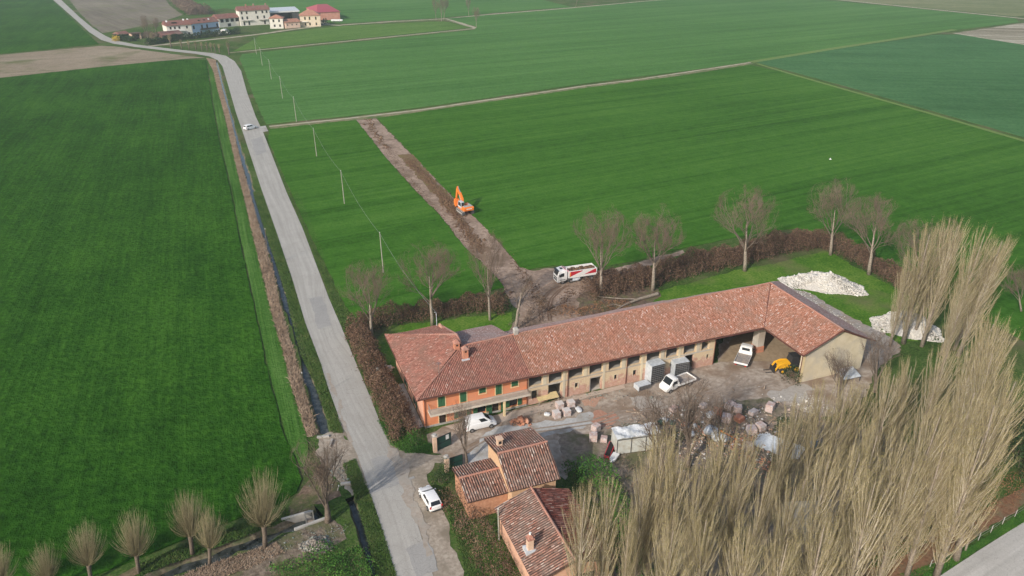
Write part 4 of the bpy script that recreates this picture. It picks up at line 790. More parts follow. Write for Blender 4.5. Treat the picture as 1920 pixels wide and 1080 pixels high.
def oval(V, cw, z0, z1, p=3.0):
    'draw limbs and twigs into the oval outline a crown has'
    V = np.asarray(V, float); zc, hz_ = (z0 + z1) / 2, (z1 - z0) / 2; t = np.clip((V[:, 2] - zc) / hz_, -1, 1); Rz = cw / 2 * np.sqrt(np.clip(1 - (t * 0.93) ** 2, 0.04, 1)) * (1 + 0.10 * t)
    r = np.hypot(V[:, 0], V[:, 1]); f = (1 + (r / Rz) ** p) ** (-1 / p); V = V.copy(); V[:, 0] *= f; V[:, 1] *= f; zt = V[:, 2] - z1 + 1.5; V[:, 2] = np.where(zt > 0, z1 - 1.5 + 1.5 * np.tanh(zt / 1.5) + 0.25 * np.maximum(zt - 1.5, 0), V[:, 2]); return V
hedge([(668, 622), (688, 668), (712, 720), (735, 770), (762, 826)], 3.8, 3.0, 'brown leafy hedge along the road in front of the orange house', HB, 230, 0.2, seed=2)
hedge([(676, 618), (720, 607), (790, 596), (850, 588), (905, 578), (950, 588)], 3.4, 3.0, 'brown hedge between the orange house and the green field, running under the left bare trees', HB, 210, 0.2, seed=3)
hedge([(1100, 556), (1150, 546), (1225, 528), (1300, 508), (1385, 490), (1460, 470), (1545, 458)], 4.6, 3.7, 'long reddish-brown hedge behind the barn, from the dump truck to the far corner', HB, 200, 0.21, seed=4)
hedge([(1545, 464), (1590, 480), (1640, 508), (1700, 542), (1730, 560)], 3.4, 3.3, 'shorter brown hedge leg running from the far corner down to the poplars', HB, 200, 0.21, seed=5)
hedge([(852, 935), (870, 970), (895, 1010), (920, 1055), (950, 1110)], 3.8, 2.4, 'tangled brown thicket between the road and the small houses', HB, 90, 0.17, 'thicket', seed=6, name='thicket')
hedge([(1050, 585), (1100, 590), (1140, 575), (1180, 572)], 4.5, 0.7, 'low heap of cut brown brushwood behind the barn by the wheel ruts', M['litter'], 120, 0.2, 'brushwood', seed=7, name='brushwood')
hedge([(1115, 545), (1150, 540), (1200, 545)], 3.0, 1.1, 'dark scrubby brush beside the dump truck wheels', M['twig'], 110, 0.2, 'bush', seed=8, name='bush')
hedge([(965, 618), (1000, 605), (1010, 590), (1000, 560)], 4.0, 1.0, 'brown scrub at the foot of the lopped white-branched tree', M['twig'], 90, 0.18, 'bush', seed=9, name='bush')
hedge([(1068, 900), (1100, 885), (1135, 905), (1150, 950), (1170, 1010), (1190, 1090)], 3.4, 2.3, 'bright green ivy bank between the small houses and the poplars', M['leaf_green'], 110, 0.22, 'ivy', seed=10, name='ivy_bank')
hedge([(822, 915), (832, 898), (838, 888)], 2.0, 2.0, 'dark green shrub between the white hatchback and the annex', M['leaf_dark'], 240, 0.16, 'shrub', seed=11, name='shrub', wob=0.5)
hedge([(766, 832), (790, 826)], 2.2, 1.5, 'light green leafy bush at the house corner by the left gate pillar', M['leaf_green'], 150, 0.2, 'bush', seed=12, name='bush')
hedge([(1478, 722), (1488, 712)], 2.4, 2.4, 'dark green rounded shrub in front of the yellow loader', M['leaf_dark'], 260, 0.16, 'shrub', seed=13, name='shrub')
hedge([(1465, 830), (1475, 812)], 3.0, 3.0, 'dark evergreen shrub beside the single wrapped brick cube', M['leaf_dark'], 160, 0.18, 'shrub', seed=14, name='shrub')
hedge([(1890, 900), (1935, 860), (1960, 830)], 6.0, 6.5, 'large dark evergreen at the right edge behind the last poplars', M['leaf_dark'], 60, 0.3, 'tree', seed=15, name='evergreen_tree')
hedge([(520, 1100), (560, 1078), (600, 1060), (640, 1040), (655, 1060), (680, 1120)], 5.0, 1.0, 'bright green bramble mass at the bottom between rubble heap and roadside ditch', M['leaf_green'], 130, 0.2, 'brambles', seed=16, name='brambles')
hedge([(1400, 1110), (1560, 1085), (1700, 1030), (1800, 970), (1900, 915), (1990, 870)], 3.6, 0.5, 'rusty brown bramble bank along the fence of the lower road', M['litter'], 170, 0.17, 'brambles', seed=17, name='brambles')
hedge([(1120, 880), (1200, 900), (1300, 920), (1420, 900), (1500, 940), (1600, 1000)], 7.0, 0.7, 'grey-brown undergrowth around the feet of the poplars', M['twig'], 26, 0.25, 'undergrowth', seed=18, name='undergrowth')
# dry reeds, verge tufts, dug clods
def tufts(name, L, Rr, n, hgt, wdt, mat, seed, label, cat, lean=0.35):
    rs = np.random.RandomState(seed); A = np.array([list(G(*p)) for p in L]); B = np.array([list(G(*p)) for p in Rr])
    seg = np.linalg.norm(np.diff(A, axis=0), axis=1); cum = np.concatenate([[0], np.cumsum(seg)]); s = rs.uniform(0, cum[-1], n); i = np.clip(np.searchsorted(cum, s) - 1, 0, len(seg) - 1); f = ((s - cum[i]) / seg[i])[:, None]
    a = A[i] + (A[i + 1] - A[i]) * f; b = B[i] + (B[i + 1] - B[i]) * f; P = a + (b - a) * rs.uniform(-0.12, 1.12, n)[:, None]
    D = rs.normal(scale=hgt * lean, size=(n, 3)); D[:, 2] = hgt * rs.uniform(0.5, 1.2, n); V, F_ = blades(P, D, wdt, seed); o = np_mesh(name, V, F_, mat); tag(o, label, cat, None, 'stuff'); return o
tufts('dry_reeds', BL, BR, 42000, 0.45, 0.13, M['dry'], 31, 'dry reeds along the bank between wheat and ditch', 'reeds', 0.6)
M['blade'] = island_mat('verge_blades', [(0, (0.03, 0.07, 0.012)), (0.5, (0.07, 0.14, 0.03)), (0.8, (0.13, 0.17, 0.05)), (1, (0.28, 0.23, 0.12))])
tufts('verge_grass', [(476, 360), (497, 427), (519, 493), (540, 560), (553, 613), (568, 670), (592, 720), (624, 812)], [(489, 360), (517, 440), (543, 520), (569, 607), (596, 677), (608, 720), (632, 787), (640, 812)], 30000, 0.25, 0.1, M['blade'], 32, 'rough grass between ditch and road', 'grass', 0.6)
tufts('verge_grass', [(541, 360), (571, 427), (601, 507), (621, 560), (644, 613), (655, 640)], [(556, 360), (586, 427), (612, 500), (640, 560), (656, 590), (668, 612)], 15000, 0.25, 0.1, M['blade'], 33, 'rough grass between road and field', 'grass', 0.6)
tufts('verge_grass', [(645, 870), (668, 930), (690, 1003), (710, 1080), (730, 1160)], [(664, 862), (692, 933), (716, 1003), (740, 1080), (765, 1160)], 16000, 0.25, 0.09, M['blade'], 34, 'grass strip along the bottom left edge of the road', 'grass', 0.6)
tufts('verge_grass', [(838, 945), (850, 990), (868, 1040), (885, 1110)], [(858, 945), (872, 990), (892, 1040), (912, 1110)], 7000, 0.3, 0.09, M['blade'], 35, 'grass strip between road shoulder and thicket', 'grass', 0.6)
tufts('verge_grass', [(712, 790), (738, 834), (765, 848), (808, 850)], [(752, 800), (775, 822), (800, 832), (822, 842)], 7000, 0.2, 0.09, M['leaf_green'], 36, 'green grass wedge in front of the left gate pillar', 'grass', 0.6)
tufts('verge_grass', [(1690, 1080), (1790, 1045), (1850, 1010), (1925, 955)], [(1740, 1090), (1825, 1034), (1880, 1000), (1925, 974)], 9000, 0.2, 0.08, M['leaf_green'], 37, 'grass strip between fence and lower road', 'grass', 0.6)
def clods(name, poly, n, size, mat, seed, label, cat, zf=None, kind='stuff', squash=0.7, parent=None):
    "angular stones or clods, each a small tetra-octahedron"
    rs = np.random.RandomState(seed); V = []; Q = np.array(poly(rs, n)); m = len(Q)
    base = np.array([[1, 0, 0], [0, 1, 0], [-1, 0, 0], [0, -1, 0], [0, 0, 1], [0, 0, -1]], float); sz = size * rs.lognormal(0, 0.45, m) / 2
    V = Q[:, None, :] + base[None] * sz[:, None, None] * rs.uniform(0.55, 1.25, (m, 6, 1)) * np.array([1, 1, squash]) + rs.normal(size=(m, 6, 3)) * sz[:, None, None] * 0.25
    f = np.array([[0, 1, 4], [1, 2, 4], [2, 3, 4], [3, 0, 4], [1, 0, 5], [2, 1, 5], [3, 2, 5], [0, 3, 5]]); F_ = (f[None] + (np.arange(m) * 6)[:, None, None]).reshape(-1, 3)
    o = np_mesh(name, V.reshape(-1, 3), F_, mat, parent)
    if kind: tag(o, label, cat, None, kind)
    return o
def mound(px, rx, ry, h, rot=0.0, fill=0.0):
    c = G(*px)
    def f(rs, n):
        r = np.sqrt(rs.uniform(0, 1, n)) * 1.12; a = rs.uniform(0, 2 * np.pi, n); rr = r * (1 + 0.13 * np.sin(3 * a + px[0]) + 0.08 * np.sin(7 * a))
        x = rr * np.cos(a) * rx; y = rr * np.sin(a) * ry; z = h * np.clip(1 - r ** 1.6, 0, 1) * (1 + 0.15 * np.sin(x * 1.1) * np.cos(y * 1.3)) + 0.03
        return np.stack([c.x + x * math.cos(rot) - y * math.sin(rot), c.y + x * math.sin(rot) + y * math.cos(rot), z], 1)
    return f
def heap(name, px, rx, ry, h, n, size, mat, label, cat, seed, rot=0.0):
    c = G(*px); root = empty(name, tuple(c), 0, label, cat); o = clods('stones', mound(px, rx, ry, h, rot), n, size, mat, seed, None, None, kind=None, parent=root); o['kind'] = 'stuff'
    o.location = (-c.x, -c.y, 0)
    mb = MB(); rings = []
    for k in range(7):
        t = k / 6; rings.append([(rx * (1 - t * .97) * math.cos(a) * math.cos(rot) - ry * (1 - t * .97) * math.sin(a) * math.sin(rot), rx * (1 - t * .97) * math.cos(a) * math.sin(rot) + ry * (1 - t * .97) * math.sin(a) * math.cos(rot), h * max(0, (1 - (1 - t) ** 1.6)) * 0.93) for a in [2 * math.pi * j / 20 for j in range(20)]])
    mb.loft(rings); mb.build('core', rough_mat(name + '_core', (0.4, 0.37, 0.33), (0.6, 0.57, 0.52), 4), root); return root
heap('stone_heap', (1543, 533), 6.9, 3.9, 2.1, 8500, 0.24, M['stone'], 'large heap of white broken stone on the lawn behind the barn wing', 'stone heap', 41, -0.25)
heap('stone_heap', (1700, 612), 4.9, 4.4, 2.3, 6000, 0.23, M['stone'], 'second white stone heap, half hidden by the tall poplars', 'stone heap', 42, -0.4)
heap('rubble_heap', (594, 1022), 1.7, 1.1, 0.5, 420, 0.22, M['rubble'], 'grey-green rubble heap on the bare bank at the bottom left', 'rubble heap', 43)
def scatter(px):
    P = [G(*p) for p in px]
    def f(rs, n):
        out = []
        for _ in range(n):
            i = rs.randint(len(P) - 1); p = P[i].lerp(P[i + 1], rs.uniform()); out.append((p.x + rs.normal() * 0.8, p.y + rs.normal() * 0.8, 0.08))
        return out
    return f
clods('scattered_stones', scatter([(1490, 545), (1530, 570), (1570, 598), (1595, 620)]), 260, 0.2, M['stone'], 44, 'scattered white stones on the dirt behind the barn wing', 'stones')
clods('scattered_stones', scatter([(1530, 745), (1500, 765), (1560, 770), (1440, 745)]), 200, 0.16, M['stone'], 45, 'grey white debris beside the gable wall', 'stones')
clods('scattered_debris', scatter([(1000, 775), (1100, 745), (1200, 740), (1300, 745), (1250, 790), (1150, 800), (1350, 800), (1450, 850)]), 900, 0.13, M['rubble'], 46, 'small debris strewn over the yard', 'debris')
clods('scattered_debris', scatter([(1300, 800), (1340, 830), (1400, 820), (1380, 850), (1450, 880)]), 600, 0.2, M['bricks'], 47, 'loose broken bricks strewn around the pallets', 'debris')
clods('earth_clods', scatter([(765, 300), (800, 335), (835, 372), (850, 395), (880, 440), (905, 470)]), 3500, 0.3, M['soil'], 48, 'dark clods of freshly dug earth on the strip', 'earth')
clods('earth_clods', scatter([(690, 224), (705, 250), (725, 280)]), 200, 0.5, M['soil'], 49, 'clods at the far end of the dug strip', 'earth')

# ---- trees
def grow(mbv, tw, p, d, L, r, lev, rs, spread, up, tl, maxlev):
    "recursive limb: tubes into mbv, twig blades into tw"
    pts = [p]; q = p.copy(); dd = d.copy(); seg = 4
    for i in range(seg):
        dd = (dd + Vector((rs.normal(), rs.normal(), rs.normal())) * 0.10 + Vector((0, 0, up * 0.10))).normalized(); q = q + dd * (L / seg); pts.append(q.copy())
    mbv.tube(pts, [r * (1 - 0.7 * i / seg) for i in range(seg + 1)], 5 if lev < 2 else 3, cap=False)
    if lev >= maxlev:
        return pts, dd
    k = (5, 7, 6)[min(lev, 2)]
    for i in range(k):
        f = 0.25 + 0.75 * (i + rs.uniform(0, 0.8)) / k; j = min(seg - 1, int(f * seg)); a = pts[j].lerp(pts[j + 1], f * seg - j)
        o = dd.orthogonal().normalized(); ang = rs.uniform(0, 6.28); o = o * math.cos(ang) + dd.cross(o) * math.sin(ang)
        nd = (dd * (1 - spread * 0.35) + o * spread * rs.uniform(0.5, 1.1) + Vector((0, 0, up * 0.25))).normalized()
        sub, sd_ = grow(mbv, tw, a, nd, L * rs.uniform(0.45, 0.68), r * 0.42, lev + 1, rs, spread, up, tl, maxlev)
        if lev + 1 >= maxlev - 0:
            for m_ in range(TWN):
                t_ = rs.randint(1, 5); b_ = sub[t_]; o2 = Vector((rs.normal(), rs.normal(), rs.normal() + up)).normalized(); tw.append((b_, (sd_ * 0.8 + o2 * 0.8).normalized() * tl * rs.uniform(0.5, 1.2)))
    return pts, dd
def make_bare(seed, H_=16.0, cw=10.0, twl=1.1, twd=0.03, limbs=5, trunk_h=0.25, bark='bark', sparse=False, twn=15):
    global TWN; TWN = twn
    rs = np.random.RandomState(seed); T = MB(); C = MB(); tw = []; h0 = H_ * trunk_h
    T.tube([(0, 0, -0.2), (0.05, 0, h0 * .5), (0.0, 0.05, h0), (0.05, 0, h0 * 1.5), (0, 0, H_ * 0.62)], [0.34, 0.27, 0.23, 0.15, 0.06], 8)
    for i in range(limbs):
        a = 6.28 * i / limbs + rs.uniform(-.4, .4); z0 = h0 * rs.uniform(0.9, 1.5); tilt = rs.uniform(0.3, 0.62) * cw / 11
        grow(C, tw, Vector((0, 0, z0)), Vector((math.cos(a) * tilt, math.sin(a) * tilt, 1)).normalized(), (H_ - z0) * rs.uniform(0.55, 0.72), 0.10, 0, rs, 0.62, 0.5, twl, 1 if sparse else 2)
    grow(C, tw, Vector((0, 0, H_ * .5)), Vector((0, 0, 1)), H_ * 0.36, 0.08, 0, rs, 0.8, 0.3, twl, 1 if sparse else 2)
    P = np.array([list(a) for a, _ in tw]); D = np.array([list(b_) for _, b_ in tw]); V, F_ = blades(P, D, twd, seed)
    P2 = P + D * 0.5; D2 = np.roll(D, 3, axis=0) * 0.55; V2, F2 = blades(P2, D2, twd * 0.8, seed + 1)
    n = len(V); AV = oval(np.vstack([V, V2]), cw, h0 * 0.8, H_); C.v = [tuple(p) for p in oval(np.array([tuple(p) for p in C.v]), cw * 0.95, h0 * 0.8, H_ * 0.98)]
    return T, C, AV, np.vstack([F_, F2 + n]), M[bark]
def tree_root(name, label, cat, group, parts):
    T, C, V, F_, bk = parts; root = empty(name, (0, 0, 0), 0, label, cat, group); tr = T.build('trunk', bk, root, smooth=True); C.build('branches', M['barkdark'], root)
    np_mesh('crown', V, F_, M['twig'], root); return root
def settle(o, base, top, Hm, spin, hs=1.0, ws=1.0):
    "stand a tree of model height Hm at its surveyed foot, leaning as the real one does"
    b_ = G(*base); H_ = height_at(base, top); tp = G(top[0], top[1], H_); d = Vector((tp.x - b_.x, 0, H_)).normalized()
    q = Vector((0, 0, 1)).rotation_difference(d); o.rotation_mode = 'QUATERNION'; o.rotation_quaternion = q @ Matrix.Rotation(spin, 3, 'Z').to_quaternion()
    o.location = b_; k = H_ / Hm * hs; o.scale = (k * ws, k * ws, k); return H_
bares = [make_bare(s, 16, 13.0, 1.15, 0.024, 6, 0.24, twn=16) for s in (101, 102, 103)]
rowt = [((697, 636), (688, 488), 'bare twiggy tree nearest the road, standing over the roadside hedge'), ((811, 610), (800, 452), 'bare tree rising directly behind the left roof corner of the orange house'),
        ((919, 600), (910, 432), 'slender bare tree in front of the dug strip'), ((1127, 556), (1127, 385), 'bare tree standing against the rear of the dump truck'),
        ((1224, 545), (1230, 385), 'bare tree in the hedge, next one right of the dump truck'), ((1396, 508), (1404, 348), 'broad bare tree above the barn roof where the hedge is highest'),
        ((1557, 478), (1572, 332), 'bare tree at the far corner of the hedge'), ((1629, 515), (1650, 362), 'spreading bare tree between hedge corner and poplars'),
        ((1735, 560), (1738, 400), 'hazy bare tree mostly hidden behind the tall poplars'), ((1915, 585), (1900, 490), 'greyish small bare tree at the right edge above the poplar tops')]
for i, (b_, tp, lb) in enumerate(rowt):
    if i < 3: o = tree_root('bare_tree', lb, 'tree', 'bare trees around the farm', bares[i]); protos_b = (protos_b if i else []) + [o]
    else: o = copy_tree(protos_b[i % 3]); o['label'] = lb
    settle(o, b_, tp, 16.3, i * 1.3, 0.97, (1.16, 1.2, .8, 1.05, 1.2, 1.22, 1.1, 1.25, 1.2, 1.0)[i])
o = tree_root('lopped_tree', 'lopped pale-barked tree with bare white limbs beside the wheel ruts', 'tree', None, make_bare(120, 11, 7, 0.9, 0.025, 4, 0.3, sparse=True, twn=5)); settle(o, (966, 618), (985, 500), 11.3, 0.5)
yt = [((875, 868), (862, 745), 'bare many-stemmed tree between the gate and the white van'), ((1243, 885), (1225, 725), 'thin bare tree over the tarpaulin container'), ((1290, 875), (1300, 705), 'thin bare tree below the flatbed truck'),
      ((1352, 855), (1345, 735), 'thin bare sapling among the brick pallets'), ((1572, 745), (1572, 650), 'bushy bare tree against the cream gable wall'), ((1640, 735), (1650, 615), 'bare bush right of the gable wall, before the poplars'), ((615, 978), (598, 812), 'bare dark tree at the ditch junction on the left of the road')]
thin = [tree_root('young_tree', 'x', 'tree', 'slim bare trees in the yard', make_bare(s, 10, 7.5, 0.8, 0.015, 6, 0.14, 'barkdark', twn=7)) for s in (131, 132)]
for i, (b_, tp, lb) in enumerate(yt):
    o = thin[i] if i < 2 else copy_tree(thin[i % 2]); o['label'] = lb; settle(o, b_, tp, 10.3, i * 0.9 + 0.3, 0.98, (0.75, 1.0, 1.1, 0.9, 1.1, 1.0, 1.1)[i])
# poplars
def make_poplar(seed, H_=22.0, cw=5.4):
    rs = np.random.RandomState(seed); T = MB(); C = MB(); P = []; D = []; Wd = []; BP = []
    T.tube([(0, 0, -.2), (0.08, 0, 5), (0, 0.12, 11), (0.08, 0, 16), (0, 0, 21)], [0.36, 0.29, 0.2, 0.11, 0.03], 7)
    ll = rs.uniform(0, 6.28, 6); nb = 125
    for i in range(nb):
        z0 = 1.4 + 14.5 * (i / nb) ** 0.95; a = ll[rs.randint(6)] + rs.normal() * 0.5 if rs.uniform() < .6 else rs.uniform(0, 6.28); L = min(rs.uniform(4.5, 9.0), (H_ + rs.uniform(-1.8, .3)) - z0)
        zt = z0 + L; rt = cw / 2 * rs.uniform(0.15, 1.0) ** 0.6 * (min(1, 0.5 + 0.5 * (zt / (0.62 * H_)) ** 1.1)) * (1 if zt < .86 * H_ else 1 - 3.2 * (zt / H_ - .86))
        lean = rs.normal(size=2) * .12; pts = [Vector((math.cos(a) * 0.12, math.sin(a) * 0.12, z0))]; K = 5
        for k in range(1, K + 1):
            t = k / K; rr = rt * t ** 0.62; pts.append(Vector((math.cos(a) * rr + lean[0] * t + rs.normal() * .03, math.sin(a) * rr + lean[1] * t + rs.normal() * .03, z0 + L * t ** 1.05)))
        C.tube(pts, [0.034, 0.029, 0.023, 0.017, 0.011, 0.005], 3, cap=False)
        for _ in range(int(8.5 * L)):
            k = rs.randint(0, K); b_ = pts[k].lerp(pts[k + 1], rs.uniform()); bd = (pts[k + 1] - pts[k]).normalized(); aa = rs.uniform(0, 6.28); out = rs.uniform(0.05, 0.30)
            d = (bd + Vector((math.cos(aa) * out, math.sin(aa) * out, .25))).normalized() * rs.uniform(0.6, 1.9); P.append(list(b_)); D.append(list(d)); Wd.append(rs.uniform(0.010, 0.030))
            for _q in range(2): q = b_ + d * rs.uniform(0.2, 1.0); BP.append([q.x + rs.normal() * .05, q.y + rs.normal() * .05, q.z + rs.normal() * .1])
    V, F_ = blades(np.array(P), np.array(D), np.array(Wd), seed); BV, BF = leaves(np.array(BP), 0.075, seed)
    return T, C, V, F_, BV, BF
def poplar_root(seed):
    T, C, V, F_, BV, BF = make_poplar(seed); root = empty('poplar_tree', (0, 0, 0), 0, 'x', 'poplar', 'poplars along the lower edge of the yard')
    T.build('trunk', M['bark'], root, smooth=True); b_ = C.build('branches', M['stem_pop'], root); c = np_mesh('crown', V, F_, M['twig_pop'], root); np_mesh('buds', BV, BF, M['bud_pop'], c); return root
pops = [poplar_root(s) for s in (201, 202, 203, 204)]
ptops = [  # x, y of the tip, height, width factor, label
 (1768, 408, 22, 1.15, 'tall poplar, left one of the foremost pair that stands over the green field'), (1806, 418, 21.5, 1.0, 'tall poplar leaning on the left one of the high pair'),
 (1850, 430, 21.5, 1.0, 'tall poplar, inner stem of the right high clump'), (1886, 432, 21.5, 1.05, 'tall poplar, outer stem of the right high clump'),
 (1784, 412, 20.5, .9, 'tall poplar between the two stems of the left high clump'), (1870, 440, 20, .9, 'tall poplar standing inside the right high clump'), (1826, 520, 16, .8, 'shorter poplar filling the gap between the two high clumps'),
 (1722, 470, 17, 0.8, 'slighter poplar on the left flank of the high clumps'),
 (1897, 578, 21, 1.1, 'poplar whose tip ends just under the right high clump, at the picture edge'), (1925, 600, 21, 1.1, 'poplar cut by the right picture edge'), (1915, 650, 21, 1.1, 'poplar at the picture edge just below the one that is cut'), (1930, 745, 21, 1.15, 'outermost poplar at the picture edge over the dark evergreen tree'), (1888, 772, 21, 1.1, 'poplar at the edge of the stand, nearest the dark evergreen tree'),
 (1846, 622, 20, 1.0, 'poplar in the upper rank below the gap of the high clumps'), (1790, 640, 19, 1.0, 'poplar in front of the second stone heap'), (1738, 668, 17, 1.0, 'poplar whose tip touches the second stone heap'),
 (1690, 690, 18, 1.0, 'poplar right of the bare bush by the gable'), (1640, 700, 18, 1.0, 'poplar next to the bare bush by the gable'), (1594, 712, 18, 1.0, 'poplar whose tip hides the grey sheet by the gable wall'),
 (1550, 722, 18, 1.0, 'poplar rising before the foot of the gable wall'), (1508, 742, 17.5, 0.9, 'poplar rising right of the dark evergreen shrub'), (1482, 778, 16.5, 0.75, 'slim poplar in front of the dark evergreen shrub'),
 (1908, 690, 21, 1.1, 'poplar at the right edge over the dark evergreen tree'), (1868, 715, 21, 1.1, 'poplar with pale trunk, second from the right edge in the middle rank'), (1818, 735, 20, 1.1, 'poplar of the middle rank with crown over the lower bank'),
 (1765, 760, 20, 1.1, 'poplar of the middle rank directly under the second stone heap'), (1712, 785, 20, 1.1, 'poplar of the middle rank with a white lower trunk'), (1662, 800, 20, 1.0, 'poplar of the middle rank in front of the gable bush'),
 (1612, 820, 20, 1.0, 'poplar of the middle rank beside the blue plastic drum'), (1560, 850, 19, 1.0, 'poplar of the near rank below the blue drum'), (1500, 880, 18, 0.85, 'poplar of the near rank right of the sheet-metal pile'),
 (1440, 872, 16, 0.7, 'thin poplar at the lower end of the sheet-metal pile'),
 (1402, 806, 20, 0.85, 'poplar with tip beside the pair of big white bags, right one of that clump'), (1362, 800, 20, 0.9, 'poplar with tip just below the big white bags'), (1318, 850, 18, 0.8, 'poplar between the bags and the tarpaulin container'),
 (1280, 815, 20, 0.95, 'poplar right of the tarpaulin container'), (1240, 806, 20, 0.95, 'poplar overlapping the right end of the tarpaulin container'), (1212, 850, 18, 0.8, 'poplar directly in front of the tarpaulin container'),
 (1142, 885, 17.5, 0.95, 'poplar over the lower house, left of the green ivy'), (1095, 915, 17, 0.95, 'poplar covering the roof of the lower house'), (1185, 940, 15, 0.7, 'low poplar crown in front of the green ivy'),
 (1335, 950, 18, 1.0, 'near poplar at the bottom below the white bags'), (1262, 960, 18, 1.0, 'near poplar at the bottom below the container'), (1420, 960, 18, 1.0, 'near poplar at the bottom, left of the grey roof'),
 (1480, 985, 18, 1.0, 'near poplar rooted below the frame, middle of the bottom edge'), (1660, 905, 19, 1.0, 'near poplar whose foot shows at the leaf bank'), (1730, 860, 18, 1.0, 'near poplar leaning over the leaf bank, with bare white stem'), (1800, 820, 18, 1.0, 'near poplar spreading over the fence line'), (1565, 960, 19, 1.0, 'near poplar before the grey shed roof')]
for i, (x, y, H_, wf, lb) in enumerate(ptops):
    o = pops[i] if i < 4 else copy_tree(pops[i % 4]); o['label'] = lb; tp = G(x, y, H_); rs = np.random.RandomState(900 + i)
    lean = 0.008 + 0.0002 * max(0, x - 1550); o.rotation_euler = (rs.normal() * .02, lean * (1 if x > 1300 else -0.3), rs.uniform(0, 6.28)); o.location = (tp.x - math.sin(lean if x > 1300 else -lean * .3) * H_, tp.y, 0); k = H_ / 22.6; o.scale = (k * wf * 1.0, k * wf * 1.0, k * (0.96 + 0.1 * rs.uniform()))
# pollard willows
def make_willow(seed, H_=10.0, th=3.0, n=230, name='pollard_willow', width=1.0):
    rs = np.random.RandomState(seed); T = MB(); C = MB(); P = []; D = []; Wd = []
    T.tube([(0, 0, -.1), (0.04, 0, th * .5), (0, 0, th * .85), (0, 0, th)], [0.3, 0.25, 0.3, 0.4], 8)
    for i in range(n):
        a = rs.uniform(0, 6.28); el = rs.uniform(0.0, 1.0) ** 1.1; out = math.sin(el * 1.2) * width * 0.8; up = math.cos(el * 1.25); L = (H_ - th) * rs.uniform(0.6, 1.05) * (1 - 0.3 * el)
        pts = [Vector((math.cos(a) * .25, math.sin(a) * .25, th - .1 + rs.uniform(-.2, .2)))]; d = Vector((math.cos(a) * out, math.sin(a) * out, up * 0.8 + 0.1)).normalized()
        for k in range(5): d = (d + Vector((0, 0, 0.16)) + Vector((rs.normal(), rs.normal(), rs.normal())) * 0.04).normalized(); pts.append(pts[-1] + d * L / 5)
        C.tube(pts, [0.028, 0.023, 0.019, 0.014, 0.009, 0.004], 3, cap=False)
        for _ in range(9):
            k = rs.randint(1, 5); b_ = pts[k]; dd = (pts[k + 1] - pts[k]).normalized() + Vector((rs.normal(), rs.normal(), rs.normal())) * 0.28; P.append(list(b_)); D.append(list(dd.normalized() * rs.uniform(0.5, 1.3))); Wd.append(0.018)
    V, F_ = blades(np.array(P), np.array(D), np.array(Wd), seed); cw_ = (H_ - th) * 0.92 * width
    C.v = [tuple(p) for p in oval(np.array([tuple(p) for p in C.v]), cw_, th - 1.2, H_, 4)]; return T, C, oval(V, cw_, th - 1.2, H_, 4), F_
def willow_root(seed, group, **k):
    T, C, V, F_ = make_willow(seed, **k); root = empty('pollard_willow', (0, 0, 0), 0, 'x', 'willow', group); T.build('trunk', M['barkdark'], root, smooth=True); c = C.build('branches', M['twig_wil'], root); np_mesh('crown', V, F_, M['twig_wil'], c); return root
wil = [willow_root(s, 'pollard willows along the bottom left ditch') for s in (301, 302, 303)]
wl = [((497, 1026), (488, 868), 'biggest pollard willow, nearest the concrete culvert'), ((393, 1058), (392, 938), 'pollard willow, right one of the overlapping pair'), ((361, 1040), (345, 908), 'pollard willow, left one of the overlapping pair'),
      ((261, 1073), (240, 944), 'single pollard willow left of the overlapping pair'), ((172, 1092), (150, 968), 'pollard willow with its foot cut by the bottom edge'), ((95, 1110), (72, 1002), 'small pollard willow by the left end of the row'), ((5, 1125), (-8, 1010), 'pollard willow cut by the left picture edge')]
for i, (b_, tp, lb) in enumerate(wl):
    o = wil[i] if i < 3 else copy_tree(wil[i % 3]); o['label'] = lb; settle(o, b_, tp, 10, i * 1.1, (1.0, .97, 1.0, .95, 1.0, .9, 1.0)[i], (.86, .78, .86, .9, .84, .95, .8)[i])
fw = willow_root(310, 'small pollards along the farm lane', H_=6.5, th=3.2, n=60, width=0.8)
fps = [(286, 82), (321, 89), (341, 92), (355, 93), (368, 94), (379, 95), (389, 96), (397, 97), (404, 98), (412, 99), (430, 103)]
for i, (x, y) in enumerate(fps):
    o = fw if i == 0 else copy_tree(fw); o.location = G(x, y); o.rotation_euler = (0, 0, i); s_ = (1.1, 1.25, .9, .85, .85, .8, .85, .85, .8, .8, 1.2)[i]; o.scale = (s_, s_, s_)
    o['label'] = ['small pollard at the mouth of the farm lane', 'small pollard between lane and road, largest near the lane mouth', 'third small pollard from the lane mouth', 'fourth small pollard from the lane mouth', 'fifth small pollard from the lane mouth', 'sixth small pollard from the lane mouth', 'seventh small pollard from the lane mouth, before the road bend', 'eighth small pollard from the lane mouth, at the road bend', 'third last small pollard at the outside of the road bend', 'second last small pollard at the outside of the road bend', 'last pollard, standing apart beyond the road bend'][i]
far = [((279, 82), (268, 27), 'white-stemmed birch at the farm lane mouth', 0.6), ((294, 76), (288, 30), 'bare tree beside the white birch', 0.7), ((818, 38), (814, -4), 'far bare tree, left one of the far trio', .55), ((828, 40), (826, -8), 'far bare tree, middle one of the far trio', .6), ((832, 38), (836, -6), 'far bare tree, right one of the far trio', .6),
       ((879, 30), (877, -6), 'distant bare tree behind the field corner', .6), ((893, 53), (892, 12), 'lone bare tree at the end of the field track', .7), ((1079, 14), (1084, -10), 'distant bare tree at the top edge where tracks meet', .5)]
for i, (b_, tp, lb, ws) in enumerate(far):
    o = copy_tree(protos_b[i % 3]); o['label'] = lb; o['group'] = 'far bare trees between the fields'; settle(o, b_, tp, 16.3, i * 1.7, 1.0, ws)
